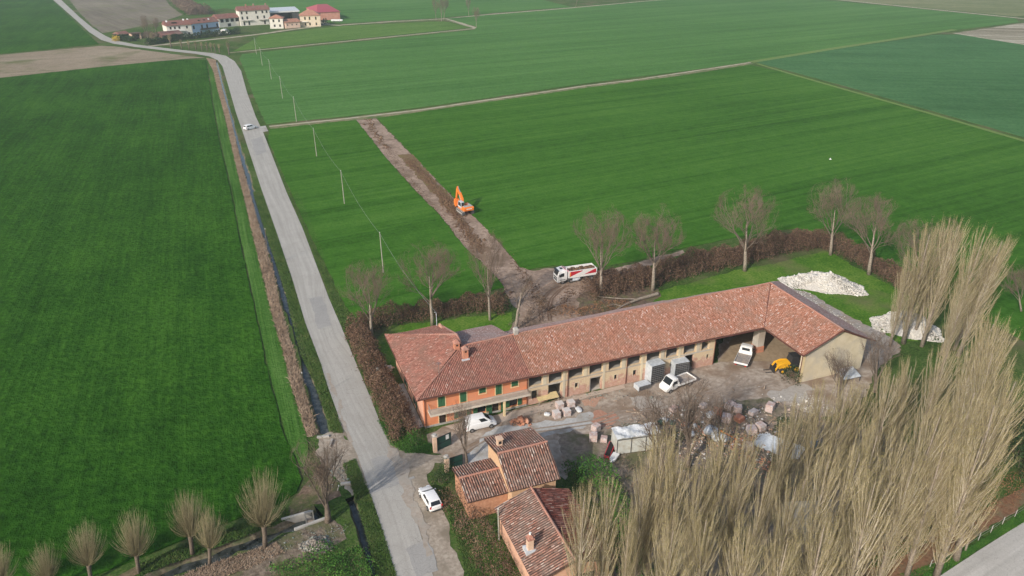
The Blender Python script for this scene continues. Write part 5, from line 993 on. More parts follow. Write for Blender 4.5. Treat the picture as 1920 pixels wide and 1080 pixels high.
hedge([(275, 86), (330, 76), (400, 69), (450, 63)], 3.5, 3.2, 'clipped dark green hedge in front of the blue farmhouse', M['leaf_dark'], 26, 0.6, seed=50)
hedge([(335, 2), (350, 14), (372, 28), (385, 24)], 14, 5.5, 'thicket of grey bare shrubs behind the far farm', M['twig'], 6, 0.7, 'thicket', seed=51, name='thicket')
hedge([(222, 72), (250, 78)], 6, 2.5, 'dark bushes by the small red-roofed shed', M['leaf_dark'], 20, 0.6, 'bush', seed=52, name='bush')
hedge([(214, 76), (222, 78)], 3, 2.5, 'yellow flowering bush at the bend of the road', island_mat('forsythia', [(0, (0.3, 0.22, 0.03)), (1, (0.6, 0.45, 0.06))]), 30, 0.5, 'bush', seed=53, name='bush')
hedge([(268, 70), (300, 72), (330, 66)], 8, 3.0, 'grey garden shrubs between the birch and the blue farmhouse', M['twig'], 12, 0.6, 'bush', seed=54, name='bush')
hedge([(604, 47), (612, 46)], 4, 3.5, 'dark round bush right of the cream far house', M['leaf_dark'], 20, 0.6, 'bush', seed=55, name='bush')
# felled trunk behind the barn
o = empty('fallen_trunk', tuple(G(1232, 560)), 0, 'pale felled tree trunk lying on the grass behind the barn', 'trunk'); c = G(1232, 560)
mb = MB(); mb.tube([G(1233, 551, .4) - c, G(1200, 560, .4) - c, G(1170, 572, .35) - c, G(1140, 590, .3) - c], [0.32, 0.26, 0.18, 0.07], 7); mb.build('log', M['bark'], o)
mb = MB(); mb.tube([G(1195, 561, .4) - c, G(1165, 560, .8) - c, G(1120, 556, .8) - c], [0.12, 0.09, 0.03], 5); mb.tube([G(1165, 574, .4) - c, G(1150, 570, .9) - c, G(1125, 578, 1) - c], [0.09, 0.06, 0.02], 5); mb.build('branch', M['bark'], o)

tufts('bank_grass', [(255, 1062), (370, 1016), (470, 980), (540, 954)], [(262, 1078), (380, 1034), (480, 996), (545, 970)], 9000, 0.28, 0.09, M['blade'], 38, 'rough grass on the bank above the left ditch', 'grass', 0.6)
tufts('bank_grass', [(300, 1100), (380, 1066), (460, 1040), (520, 1020)], [(330, 1130), (400, 1085), (470, 1062), (530, 1034)], 6000, 0.25, 0.09, M['dry'], 39, 'dry grass and twigs on the bare bank at the bottom left', 'grass', 0.7)
clods('bank_debris', scatter([(400, 1070), (470, 1045), (530, 1030), (590, 1000), (640, 1000)]), 500, 0.10, M['rubble'], 62, 'small stones and clods on the bare bank at the bottom left', 'debris')
clods('bank_debris', scatter([(600, 900), (630, 880), (650, 905), (620, 860)]), 500, 0.12, M['rubble'], 63, 'stones and clods at the ditch junction beside the road', 'debris')

clods('earth_clods', scatter([(715, 262), (760, 330), (800, 372), (850, 440), (900, 500), (960, 560)]), 2600, 0.14, M['soil'], 64, 'small clods along the left side of the dug strip', 'earth')
clods('earth_clods', scatter([(960, 470), (985, 520), (1010, 560), (1040, 590), (1080, 540)]), 2200, 0.14, M['soil'], 65, 'small clods on the mud where truck and strip meet', 'earth')

def wide(px, sd=3.0):
    P = [G(*p) for p in px]
    def f(rs, n):
        o_ = []
        for _ in range(n): p = P[rs.randint(len(P))]; o_.append((p.x + rs.normal() * sd, p.y + rs.normal() * sd * .6, 0.09))
        return o_
    return f
yd = [(1240, 790), (1290, 800), (1330, 790), (1370, 780), (1400, 800), (1430, 820), (1350, 830), (1300, 840), (1420, 860), (1250, 830), (1470, 800)]
M['scrap'] = island_mat('mixed_scrap', [(0, (0.08, 0.06, 0.05)), (0.35, (0.30, 0.24, 0.19)), (0.6, (0.45, 0.27, 0.19)), (0.8, (0.55, 0.53, 0.5)), (1.0, (0.72, 0.72, 0.72))], nmix=0.1)
clods('scrap_litter', wide(yd), 900, 0.3, M['scrap'], 66, 'mixed pale and brown scrap lying between the brick stacks', 'scrap')
clods('scrap_litter', wide(yd, 4.0), 2500, 0.12, M['scrap'], 67, 'fine rubble trodden into the yard around the brick stacks', 'rubble')
rs = np.random.RandomState(68); B = np.array(wide(yd, 3.2)(rs, 260)); B[:, 2] = rs.uniform(.1, .5, 260); a_ = rs.uniform(0, 6.28, 260); D = np.stack([np.cos(a_), np.sin(a_), rs.normal(scale=.08, size=260)], 1) * rs.uniform(.5, 1.8, 260)[:, None]
V, F_ = blades(B, D, 0.2, 68); tag(np_mesh('laths', V, F_, M['dry']), 'broken laths and battens thrown about between the brick stacks', 'laths', None, 'stuff')
# ------------------------------------------------------------------ vehicles (front towards +x)
def wheel(parent, x, y, r, wd=0.22, rim=None, name='wheel', hub=0.6):
    s = 1 if y > 0 else -1; mb = MB(); mb.tube([(x, y - wd / 2, r), (x, y + wd / 2, r)], r, 18); w_ = mb.build(name, M['tyre'], parent, bevel=0.02)
    mb = MB(); mb.tube([(x, y + s * wd / 2, r), (x, y + s * (wd / 2 + 0.015), r)], r * hub, 14); mb.tube([(x, y + s * (wd / 2 + .015), r), (x, y + s * (wd / 2 + 0.05), r)], r * 0.2, 8); mb.build('rim', rim or M['rim'], w_); return w_
def ring(x, wb, wm, wt, z0, z1, z2, z3):
    "body cross-section, closed, counter-clockwise seen from +x"
    return [(x, -wb, z0), (x, wb, z0), (x, wm, z1), (x, wm, z2), (x, wt, z3), (x, -wt, z3), (x, -wm, z2), (x, -wm, z1)]
def plate(parent, name, mat, pts, off=0.0):
    mb = MB(); P = [Vector(p) for p in pts]; n = (P[1] - P[0]).cross(P[2] - P[0]).normalized() * 0.012
    k = len(P); mb.add([p + n for p in P] + [p - n for p in P], [tuple(range(k)), tuple(reversed(range(k, 2 * k)))] + [(i, i + k, (i + 1) % k + k, (i + 1) % k) for i in range(k)]); return mb.build(name, mat, parent)
def car(px_r, px_f, label, kind='hatch', col=None, group=None, L=4.3, Wd=1.78, Ht=1.5, name='car', cat='car'):
    "px_r, px_f: middle of rear and front on the ground"
    a, b_ = G(*px_r), G(*px_f); d = (b_ - a).normalized(); c = (a + b_) / 2
    o = empty(name, tuple(c), math.atan2(d.y, d.x), label, cat, group); col = col or M['whitev']; h = L / 2; w2 = Wd / 2
    if kind == 'hatch':
        prof = [(-h, .62, .95, 0.60, 0.78), (-h + .12, .86, .98, .3, .85), (-h + 1.0, .9, 1.0, .22, .88), (h - 1.5, .9, 1.0, .2, .86), (h - 1.0, .88, .98, .2, .84), (h - .35, .8, .82, .25, .76), (h, .56, .62, .35, .56)]
        cab = dict(xb0=-h + .06, xb1=h - 1.0, xt0=-h + .5, xt1=h - 1.85, zb=.96, zt=Ht)
    elif kind == 'mpv':
        prof = [(-h, .8, 1.02, .4, .8), (-h + .1, .88, 1.05, .25, .86), (-h + 1.0, .9, 1.06, .22, .88), (h - 1.4, .9, 1.04, .2, .87), (h - .9, .88, 1.0, .2, .84), (h - .3, .8, .84, .25, .76), (h, .62, .68, .35, .62)]
        cab = dict(xb0=-h + .04, xb1=h - .95, xt0=-h + .22, xt1=h - 1.75, zb=1.02, zt=Ht)
    else:
        prof = [(-h, .85, 1.2, .4, .84), (-h + .1, .9, 1.22, .3, .88), (-h + 1.0, .92, 1.22, .28, .9), (h - 1.3, .92, 1.2, .25, .9), (h - .8, .88, 1.12, .25, .84), (h - .25, .8, .95, .3, .76), (h, .62, .75, .4, .6)]
        cab = dict(xb0=-h + .02, xb1=h - .75, xt0=-h + .1, xt1=h - 1.65, zb=1.2, zt=Ht)
    rings = [ring(x, w2 * .86, w2 * (wm if wm < 1 else 1), w2 * wt2, z0, 0.5, zt * 0.86, zt) for (x, wm, zt, z0, wt2) in prof]
    mb = MB(); mb.loft(rings)
    cb_ = cab; wb, wt_ = w2 * .88, w2 * .72
    xs = [cb_['xb0'], cb_['xb1'], cb_['xt1'], cb_['xt0']]; zb, zt = cb_['zb'] - .06, cb_['zt']
    xm = (cb_['xt0'] + cb_['xt1']) / 2
    mb.add([(xs[0], -wb, zb), (xs[1], -wb * .95, zb), (xs[1], wb * .95, zb), (xs[0], wb, zb), (xs[3], -wt_, zt - .05), (xm, -wt_, zt), (xs[2], -wt_ * .95, zt - .05), (xs[2], wt_ * .95, zt - .05), (xm, wt_, zt), (xs[3], wt_, zt - .05)],
           [(3, 2, 1, 0), (4, 5, 8, 9), (5, 6, 7, 8), (0, 1, 6, 5, 4), (2, 3, 9, 8, 7), (1, 2, 7, 6), (3, 0, 4, 9)])
    body = mb.build('body', col, o, smooth=True, bevel=0.09); body.modifiers['b'].segments = 3
    def lerp3(A, B, t): return tuple(A[i] + (B[i] - A[i]) * t for i in range(3))
    def inset(q, fx, fz0, fz1, off):
        a_, b2, c_, d_ = q; L0 = lerp3(a_, d_, fz0); L1 = lerp3(a_, d_, fz1); R0 = lerp3(b2, c_, fz0); R1 = lerp3(b2, c_, fz1)
        r = [lerp3(L0, R0, fx), lerp3(L0, R0, 1 - fx), lerp3(L1, R1, 1 - fx), lerp3(L1, R1, fx)]; return [(p[0] + off[0], p[1] + off[1], p[2] + off[2]) for p in r]
    fq = [(xs[1], -wb * .95, zb), (xs[1], wb * .95, zb), (xs[2], wt_ * .95, zt - .05), (xs[2], -wt_ * .95, zt - .05)]
    plate(o, 'windscreen', M['glass'], inset(fq, .05, .03, .93, (.025, 0, .025)))
    rq = [(xs[0], wb, zb), (xs[0], -wb, zb), (xs[3], -wt_, zt - .05), (xs[3], wt_, zt - .05)]
    plate(o, 'rear_window', M['glass'], inset(rq, .1, .22, .9, (-.025, 0, .01)))
    for s in (-1, 1):
        q = [(xs[0], s * wb, zb), (xs[1], s * wb * .95, zb), (xs[2], s * wt_ * .95, zt - .05), (xs[3], s * wt_, zt - .05)]
        if s < 0: pass
        f_ = inset(q, .05, .2, .86, (0, s * .022, .01))
        spl = (0.08, .46, .50, .86) if kind != 'van' else (0.62, .62, .64, .94)
        for (t0, t1) in ((spl[0], spl[1]), (spl[2], spl[3])):
            if t1 - t0 < .05: continue
            plate(o, 'side_window', M['glass'], [lerp3(f_[0], f_[1], t0), lerp3(f_[0], f_[1], t1), lerp3(f_[3], f_[2], t1), lerp3(f_[3], f_[2], t0)] if s < 0 else [lerp3(f_[0], f_[1], t1), lerp3(f_[0], f_[1], t0), lerp3(f_[3], f_[2], t0), lerp3(f_[3], f_[2], t1)])
        mb = MB(); mb.box((xs[1] - .35, s * (w2 + .08), zb + .08), (.12, .2, .14)); mb.build('mirror', col, o, bevel=.02)
        mb = MB(); mb.box((h - .12, s * w2 * .55, .66), (.2, .38, .14)); mb.build('headlight', M['lamp'], o, bevel=.02)
        mb = MB(); mb.box((-h + .07, s * w2 * .78, .88), (.12, .22, .3 if kind != 'van' else .4)); mb.build('tail_light', M['redl'], o, bevel=.02)
        for x in (-h + .85, h - .85):
            wheel(o, x, s * (w2 - .1), .32)
    plate(o, 'licence_plate', M['white'], [(-h - .02, .26, .62), (-h - .02, -.26, .62), (-h - .02, -.26, .74), (-h - .02, .26, .74)])
    for x0_ in (h - .06, -h - .03): mb = MB(); mb.b2(x0_, x0_ + .09, -w2 * .6, w2 * .6, .29, .41); mb.build('bumper_trim', M['black'], o)
    return o
car((818, 960), (796, 922), 'white hatchback parked on the dirt shoulder beside the dark shrub', 'hatch', L=4.25, Ht=1.52)
car((462, 244), (478, 240.5), 'white people carrier turning off the road onto the field track', 'mpv', L=4.5, Wd=1.85, Ht=1.7)
car((868, 808), (930, 793), 'white panel van parked in front of the orange house', 'van', L=4.5, Wd=1.85, Ht=1.95, name='van', cat='van')
# ---- dump truck
a, b_ = G(1118, 519), G(1036, 531); d = (b_ - a).normalized(); c = (a + b_) / 2
T_ = empty('dump_truck', tuple(c), math.atan2(d.y, d.x), 'four-axle white dump truck with red triangles on its tipper, loaded with earth', 'truck'); s_ = 0.93
h = 4.35
mb = MB(); mb.b2(-h + .3, h - .3, -.45, .45, .75, 1.05); mb.b2(h - 3.3, h - 2.2, -1.1, 1.1, .6, 1.1); mb.build('chassis', M['chassis'], T_)
mb = MB(); mb.loft([ring(h - 2.15, 1.15, 1.22, 1.12, .95, 1.2, 2.6, 3.05), ring(h - 1.6, 1.18, 1.25, 1.14, .6, 1.2, 2.7, 3.12), ring(h - .35, 1.18, 1.25, 1.05, .5, 1.2, 2.4, 2.95), ring(h, 1.1, 1.2, 1.08, .45, 1.2, 1.75, 1.9)]); mb.build('cab', M['white'], T_, bevel=.06)
plate(T_, 'windscreen', M['glass'], [(h - .02, -1.0, 1.92), (h - .02, 1.0, 1.92), (h - .3, .98, 2.82), (h - .3, -.98, 2.82)])
mb = MB(); mb.box((h - .18, 0, 2.98), (.5, 2.1, .1)); mb.build('sun_visor', M['black'], T_, bevel=.03)
mb = MB(); mb.b2(h, h + .03, -.8, .8, .75, 1.15); mb.b2(h, h + .03, -.9, .9, 1.3, 1.55); mb.build('grille', M['black'], T_)
mb = MB(); mb.box((h - 1.15, 0, 3.17), (.55, .7, .06)); mb.build('roof_hatch', M['glass'], T_)
for s in (-1, 1):
    plate(T_, 'side_window', M['glass'], [(h - 1.45, s * 1.255, 1.75), (h - .5, s * 1.255, 1.7), (h - .62, s * 1.235, 2.45), (h - 1.45, s * 1.245, 2.55)][::s])
    mb = MB(); mb.box((h - .1, s * .95, .68), (.2, .4, .2)); mb.build('headlight', M['lamp'], T_, bevel=.02)
    mb = MB(); mb.box((h - .35, s * 1.45, 2.1), (.12, .25, .55)); mb.build('mirror', M['black'], T_, bevel=.02)
    for x in (h - 1.15, h - 3.05, -h + 2.35, -h + 1.0): wheel(T_, x, s * 1.05, .5, .3, hub=.5)
    mb = MB(); mb.b2(h - 1.75, h - .55, s * 1.2 - .06, s * 1.2 + .06, .98, 1.1); mb.build('fender', M['black'], T_)
zb, zt = 1.35, 2.75; x0, x1 = -h, h - 2.5
mb = MB()
mb.b2(x0, x1, -1.2, 1.2, 1.15, 1.35)
for s in (-1, 1): mb.add([(x0, s * 1.2, zb), (x1, s * 1.2, zb), (x1, s * 1.3, zt), (x0, s * 1.3, zt), (x0, s * 1.1, zb), (x1, s * 1.1, zb), (x1, s * 1.2, zt), (x0, s * 1.2, zt)], [(0, 1, 2, 3), (7, 6, 5, 4), (3, 2, 6, 7), (0, 4, 5, 1), (1, 5, 6, 2), (4, 0, 3, 7)])
mb.b2(x1 - .02, x1 + .08, -1.28, 1.28, 1.2, zt + .1); mb.b2(x0 - .08, x0 + .02, -1.28, 1.28, 1.2, zt - .1); tb = mb.build('tipper_body', M['white'], T_)
for s in (-1, 1):
    def sp(x, z): return (x, s * (1.2 + (z - zb) / (zt - zb) * .1 + .015), z)
    for q in ([sp(x1 - .3, zb + .12), sp(x1 - .3, zt - .15), sp(x1 - 3.0, zt - .15), sp(x1 - 2.9, zt - .3)], [sp(x0 + .15, zb + .35), sp(x0 + .15, zt - .2), sp(x0 + .4, zt - .15), sp(x0 + 2.7, zb + .3)]):
        plate(tb, 'red_stripe', M['red'], q)
    plate(tb, 'marker_panel', M['exorange'], [(x1 - .42, s * 1.26, zb + .25), (x1 - .18, s * 1.26, zb + .25), (x1 - .18, s * 1.31, zt - .35), (x1 - .42, s * 1.31, zt - .35)])
mb = MB(); mb.add([(x1, -1.25, zt + .1), (x1, 1.25, zt + .1), (x1 + .95, 1.0, zt + .55), (x1 + .95, -1.0, zt + .55), (x1, -1.25, zt - .25), (x1, 1.25, zt - .25)], [(0, 1, 2, 3), (5, 4, 3, 2), (1, 5, 2), (4, 0, 3)]); mb.build('cab_guard', M['pinkred'], T_)
mb = MB(); mb.tube([(x1 + .5, 1.0, 1.2), (x1 + .5, 1.0, 3.6)], .11, 8); mb.build('exhaust_stack', M['white'], T_)
mb = MB(); g_ = []; rs = np.random.RandomState(3); nx, ny = 22, 9
for i in range(nx):
    for j in range(ny):
        x = x0 + .1 + (x1 - x0 - .2) * i / (nx - 1); y = -1.12 + 2.24 * j / (ny - 1); mb.v.append((x, y, 2.35 + .28 * math.sin(i * .9) * math.cos(j * .7) * .5 + rs.uniform(-.16, .16) + .25 * (1 - (y / 1.15) ** 2)))
for i in range(nx - 1):
    for j in range(ny - 1): mb.f.append((i * ny + j, (i + 1) * ny + j, (i + 1) * ny + j + 1, i * ny + j + 1))
tag(mb.build('earth_load', M['soil']), 'brown earth heaped in the tipper of the dump truck', 'earth load')
ld = bpy.data.objects['earth_load']; ld.location = T_.location; ld.rotation_euler = T_.rotation_euler; ld.scale = (s_,) * 3
mb = MB(); mb.b2(-.7, .9, 1.0, 1.2, .6, 1.0); mb.tube([(-.3, 1.1, .62), (1.0, 1.1, .62)], .28, 10); mb.build('fuel_tank', M['steel'], T_); T_.scale = (s_,) * 3
# ---- excavator (front = away from the camera)
c = G(872, 399); d = Vector((math.cos(R(118)), math.sin(R(118)), 0))
E_ = empty('excavator', tuple(c), math.atan2(d.y, d.x), 'orange tracked excavator with raised folded boom, digging on the earth strip', 'excavator')
for s in (-1, 1):
    mb = MB(); mb.prism([(-2.0, .25), (-1.75, .03), (1.75, .03), (2.0, .25), (2.0, .65), (1.75, .9), (-1.75, .9), (-2.0, .65)], s * 1.2 - .3, s * 1.2 + .3); tr = mb.build('track', M['chassis'], E_)
    mb = MB()
    for k in range(20): mb.box((-1.8 + k * .19, s * 1.2, .92), (.1, .62, .06)); 
    mb.b2(-1.6, 1.6, s * 1.52 - .03, s * 1.52 + .03, .35, .62); mb.build('track_plates', M['concrete'], tr)
mb = MB(); mb.tube([(0, 0, .85), (0, 0, 1.15)], .75, 16); mb.build('slew_ring', M['black'], E_)
mb = MB(); mb.prism([(-2.35, 1.2), (-1.0, 1.15), (-1.0, 2.1), (-2.2, 2.15), (-2.4, 1.9)], -1.3, 1.3); mb.b2(-.998, 1.3, -1.3, 1.3, 1.15, 1.5); mb.b2(-.998, 1.2, -1.3, -.5, 1.502, 2.05); mb.build('house', M['exorange'], E_, bevel=.08)
mb = MB(); mb.b2(-2.1, -1.1, -1.1, 1.1, 2.15, 2.25); mb.b2(-.9, .2, -1.2, -.6, 2.05, 2.15); mb.build('engine_cover', M['concrete'], E_, bevel=.03)
plate(E_, 'white_lettering_band', M['white'], [(-2.42, .7, 1.62), (-2.42, -.7, 1.62), (-2.425, -.7, 1.82), (-2.425, .7, 1.82)])
mb = MB(); mb.prism([(-.7, 1.5), (1.2, 1.5), (1.25, 2.2), (.9, 3.0), (-.7, 3.0)], .45, 1.3); cb2 = mb.build('cab', M['steel'], E_, bevel=.05)
plate(cb2, 'cab_window', M['glass'], [(-.6, 1.32, 2.0), (.95, 1.32, 2.0), (.75, 1.32, 2.9), (-.6, 1.32, 2.9)][::-1]); plate(cb2, 'cab_window', M['glass'], [(-.72, 1.2, 2.0), (-.72, .55, 2.0), (-.72, .55, 2.9), (-.72, 1.2, 2.9)][::-1])
def arm(parent, name, pts, wds, y0, y1, mat):
    up = []; lo = []
    for i, p in enumerate(pts):
        q0 = Vector(pts[max(0, i - 1)]); q1 = Vector(pts[min(len(pts) - 1, i + 1)]); dd = (q1 - q0).normalized(); n = Vector((-dd.y, dd.x)) * wds[i] / 2; up.append((p[0] + n.x, p[1] + n.y)); lo.append((p[0] - n.x, p[1] - n.y))
    mb = MB(); mb.prism(lo + up[::-1], y0, y1); return mb.build(name, mat, parent, bevel=.02)
arm(E_, 'boom', [(.9, 1.6), (1.5, 3.0), (2.5, 4.0), (4.0, 4.7)], [.6, .85, .8, .5], -.22, .22, M['exorange'])
arm(E_, 'stick', [(3.7, 5.5), (4.1, 4.6), (4.9, 2.0)], [.4, .75, .45], -.17, .17, M['exorange'])
mb = MB(); mb.prism([(4.9, 2.2), (5.2, 1.4), (4.9, .6), (4.2, .3), (3.8, .7), (4.2, 1.0), (4.5, 1.8)], -.6, .6); mb.build('bucket', M['exorange'], E_, bevel=.03)
mb = MB(); mb.tube([(1.4, .3, 1.6), (2.4, .3, 3.7)], .1, 8); mb.tube([(1.4, -.3, 1.6), (2.4, -.3, 3.7)], .1, 8); mb.tube([(2.4, 0, 4.4), (3.7, 0, 5.5)], .1, 8); mb.build('cylinders', M['rim'], E_)
# ---- flatbed trucks
def flatbed(px_r, px_f, label, L=5.6, bedmat=None, nose=True, side=.3, s=1.0):
    a, b_ = G(*px_r), G(*px_f); d = (b_ - a).normalized(); c = (a + b_) / 2; o = empty('flatbed_truck', tuple(c), math.atan2(d.y, d.x), label, 'truck'); h = L / 2
    mb = MB(); mb.b2(-h + .2, h - .8, -.4, .4, .5, .75); mb.build('chassis', M['chassis'], o)
    if nose: rg = [ring(h - 2.2, .85, .95, .82, .5, .9, 1.6, 2.15), ring(h - 1.8, .85, .96, .84, .4, .9, 1.6, 2.22), ring(h - 1.25, .85, .96, .82, .4, .9, 1.5, 2.15), ring(h - .62, .85, .95, .86, .35, .85, 1.15, 1.28), ring(h - .15, .8, .88, .76, .35, .8, .95, 1.05), ring(h, .7, .76, .62, .4, .6, .75, .85)]
    else: rg = [ring(h - 1.7, .88, .95, .86, .5, .9, 1.7, 2.1), ring(h - 1.3, .88, .96, .88, .4, .9, 1.7, 2.18), ring(h - .45, .88, .96, .84, .4, .9, 1.6, 2.1), ring(h, .8, .9, .84, .4, .8, 1.2, 1.3)]
    mb = MB(); mb.loft(rg); mb.build('cab', M['white'], o, bevel=.05)
    if nose: plate(o, 'windscreen', M['glass'], [(h - .66, -.78, 1.32), (h - .66, .78, 1.32), (h - 1.22, .76, 2.1), (h - 1.22, -.76, 2.1)]); wx = (h - 2.0, h - 1.0)
    else: plate(o, 'windscreen', M['glass'], [(h + .0, -.78, 1.34), (h + .0, .78, 1.34), (h - .4, .76, 2.04), (h - .4, -.76, 2.04)]); wx = (h - 1.4, h - .45)
    bx = h - (2.2 if nose else 1.7)
    plate(o, 'rear_window', M['glass'], [(bx - .015, .6, 1.5), (bx - .015, -.6, 1.5), (bx - .015, -.6, 1.95), (bx - .015, .6, 1.95)])
    for s2 in (-1, 1):
        plate(o, 'side_window', M['glass'], [(wx[0], s2 * .965, 1.35), (wx[1], s2 * .965, 1.35), (wx[1] - .25, s2 * .93, 1.85), (wx[0], s2 * .93, 1.9)][::s2])
        mb = MB(); mb.box((wx[1] - .05, s2 * 1.1, 1.4), (.1, .2, .25)); mb.build('mirror', M['black'], o); mb = MB(); mb.box((h - .1, s2 * .62, .75), (.2, .25, .15)); mb.build('headlight', M['lamp'], o)
        for x in (h - .85, -h + 1.1): wheel(o, x, s2 * .82, .34)
    x0, x1, w2, z = -h, bx - .12, 1.02, .85
    mb = MB(); mb.b2(x0, x1, -w2, w2, z, z + .08); bd = mb.build('bed', bedmat or M['bedwood'], o)
    mb = MB(); mb.b2(x0, x1, -w2 - .04, -w2, z, z + side); mb.b2(x0, x1, w2, w2 + .04, z, z + side); mb.b2(x0 - .04, x0, -w2, w2, z, z + side); mb.b2(x1, x1 + .04, -w2, w2, z, z + side + .35); mb.build('dropside', M['white'], bd)
    for s2 in (-1, 1): mb = MB(); mb.box((-h - .02, s2 * .75, .7), (.06, .25, .12)); mb.build('tail_light', M['redl'], o)
    o.scale = (s,) * 3; return o
flatbed((1304, 712), (1232, 739), 'white flatbed truck with rounded nose parked beside the wire cages', 5.7, s=1.0)
flatbed((1384, 699), (1403, 657), 'white flatbed truck seen from behind, half inside the open barn bay', 5.2, M['bedwood'], nose=False, s=1.0)
# ---- yellow loader with forks pointing left
a, b_ = G(1497, 689), G(1452, 693); d = (b_ - a).normalized(); c = G(1475, 694)
Y_ = empty('loader', tuple(c), math.atan2(d.y, d.x), 'yellow backhoe loader with pallet forks parked at the wing of the barn', 'loader')
mb = MB(); mb.b2(-1.5, 1.6, -.45, .45, .6, 1.1); mb.prism([(-.1, 1.1), (1.7, 1.1), (1.75, 1.5), (-.1, 1.75)], -.5, .5); mb.build('body', M['yellow'], Y_, bevel=.06)
mb = MB(); mb.prism([(-1.5, 1.1), (-.1, 1.1), (0, 1.8), (-.25, 2.6), (-1.4, 2.6)], -.7, .7); cb3 = mb.build('cab', M['black'], Y_, bevel=.05)
mb = MB(); mb.box((-.85, 0, 2.68), (1.35, 1.5, .12)); mb.build('cab_roof', M['black'], cb3, bevel=.03)
for s in (-1, 1):
    wheel(Y_, -1.0, s * .85, .72, .4, M['yellow'], hub=.55); wheel(Y_, 1.25, s * .85, .45, .3, M['yellow'], hub=.55)
    arm(Y_, 'loader_arm', [(-.1, 1.6), (1.0, 1.65), (1.9, 1.3), (2.35, .45)], [.2, .3, .28, .2], s * .62 - .07, s * .62 + .07, M['yellow'])
    mb = MB(); mb.b2(2.5, 3.7, s * .4 - .05, s * .4 + .05, .12, .18); mb.build('fork', M['black'], Y_)
mb = MB(); mb.b2(2.4, 2.5, -.75, .75, .1, .9); mb.build('fork_carriage', M['black'], Y_)
arm(Y_, 'backhoe_boom', [(-1.6, .9), (-2.1, 2.3), (-2.7, 1.4), (-2.6, .5)], [.3, .3, .25, .2], -.12, .12, M['yellow'])
# ---- yard things
def brick_pack(px, label, sz=(1.0, 1.0, 1.05), mat=None, rz=BR_, name='brick_pallet', cat='brick pallet', group='wrapped pallets of bricks', z0=0):
    o = empty(name, tuple(G(*px)) if z0 == 0 else (G(*px, 0).x, G(*px, 0).y, z0), rz, label, cat, group)
    mb = MB(); sz = (sz[0] * .88, sz[1] * .88, sz[2] * .85)
    for k in range(3): mb.b2(-sz[0] / 2, sz[0] / 2, -sz[1] / 2 + k * (sz[1] - .1) / 2, -sz[1] / 2 + k * (sz[1] - .1) / 2 + .1, .0, .1)
    mb.b2(-sz[0] / 2, sz[0] / 2, -sz[1] / 2, sz[1] / 2, .1, .13); mb.build('pallet', M['bedwood'], o)
    mb = MB(); rs = np.random.RandomState(int(px[0]) + int(px[1]))
    for k in range(5):
        zz = .13 + k * (sz[2] - .13) / 5; j = rs.uniform(-.02, .02, 2); mb.box((j[0], j[1], zz + (sz[2] - .13) / 10), (sz[0] - .03, sz[1] - .03, (sz[2] - .13) / 5 - .012))
    mb.build('bricks', mat or M['brickpack'], o, bevel=.03); return o
for px, lb in (((1043, 783), 'wrapped pink brick pallet, front left one of the four by the house end'), ((1062, 779), 'wrapped pink brick pallet, front right one of the four by the house end'), ((1049, 766), 'opened brick pallet with a reddish top, rear left of the four'), ((1070, 763), 'wrapped pink brick pallet, rear right one of the four by the house end')):
    brick_pack(px, lb, (1.15, 1.15, 1.25))
for px, lb, sz, m_ in (((1117, 808), 'pale wrapped pallet, upper one of the trio left of the container', (1.2, 1.1, 1.2), 'brickpack'), ((1112, 826), 'pale wrapped pallet, lower left one of the trio by the container', (1.2, 1.2, 1.3), 'brickpack'), ((1132, 828), 'small pale wrapped pallet next to the container end', (1.0, 1.0, .9), 'brickpack'),
    ((1443, 771), 'single square wrapped brick cube standing alone before the evergreen shrub', (1.4, 1.2, 1.5), 'brickpack'), ((1345, 777), 'loose orange brick stack behind the white bags', (1.5, 1.3, 1.0), 'brick_new'), ((1368, 767), 'greyish wrapped pallet at the back of the brick group', (1.6, 1.3, 1.2), 'brickpack'),
    ((1382, 772), 'second greyish wrapped pallet at the back of the brick group', (1.3, 1.3, 1.2), 'brickpack'), ((1362, 790), 'wrapped brown brick stack in the middle of the brick group', (1.5, 1.5, 1.2), 'brickpack'), ((1385, 790), 'unwrapped red brick stack at the right of the brick group', (1.3, 1.3, 1.0), 'brick_new'),
    ((1408, 812), 'grey wrapped pallet above the sheet-metal pile, left one', (1.5, 1.3, 1.2), 'brickpack'), ((1425, 806), 'grey wrapped pallet above the sheet-metal pile, right one', (1.3, 1.3, 1.2), 'brickpack'), ((1412, 777), 'low broken-open brick stack before the single cube', (1.5, 1.0, .8), 'brickpack'), ((1318, 765), 'small pinkish pack behind the thin trees', (1.2, 1.0, .8), 'brickpack'), ((1262, 772), 'pinkish brick pack below the flatbed truck', (1.4, 1.0, .9), 'brickpack'), ((1402, 842), 'pale round-topped pack among the poplar tips', (1.4, 1.2, 1.0), 'brickpack')):
    brick_pack(px, lb, sz, M[m_], BR_ + ((px[0] * 7 + px[1]) % 11) * 0.14, group='wrapped and loose brick stacks in the yard')
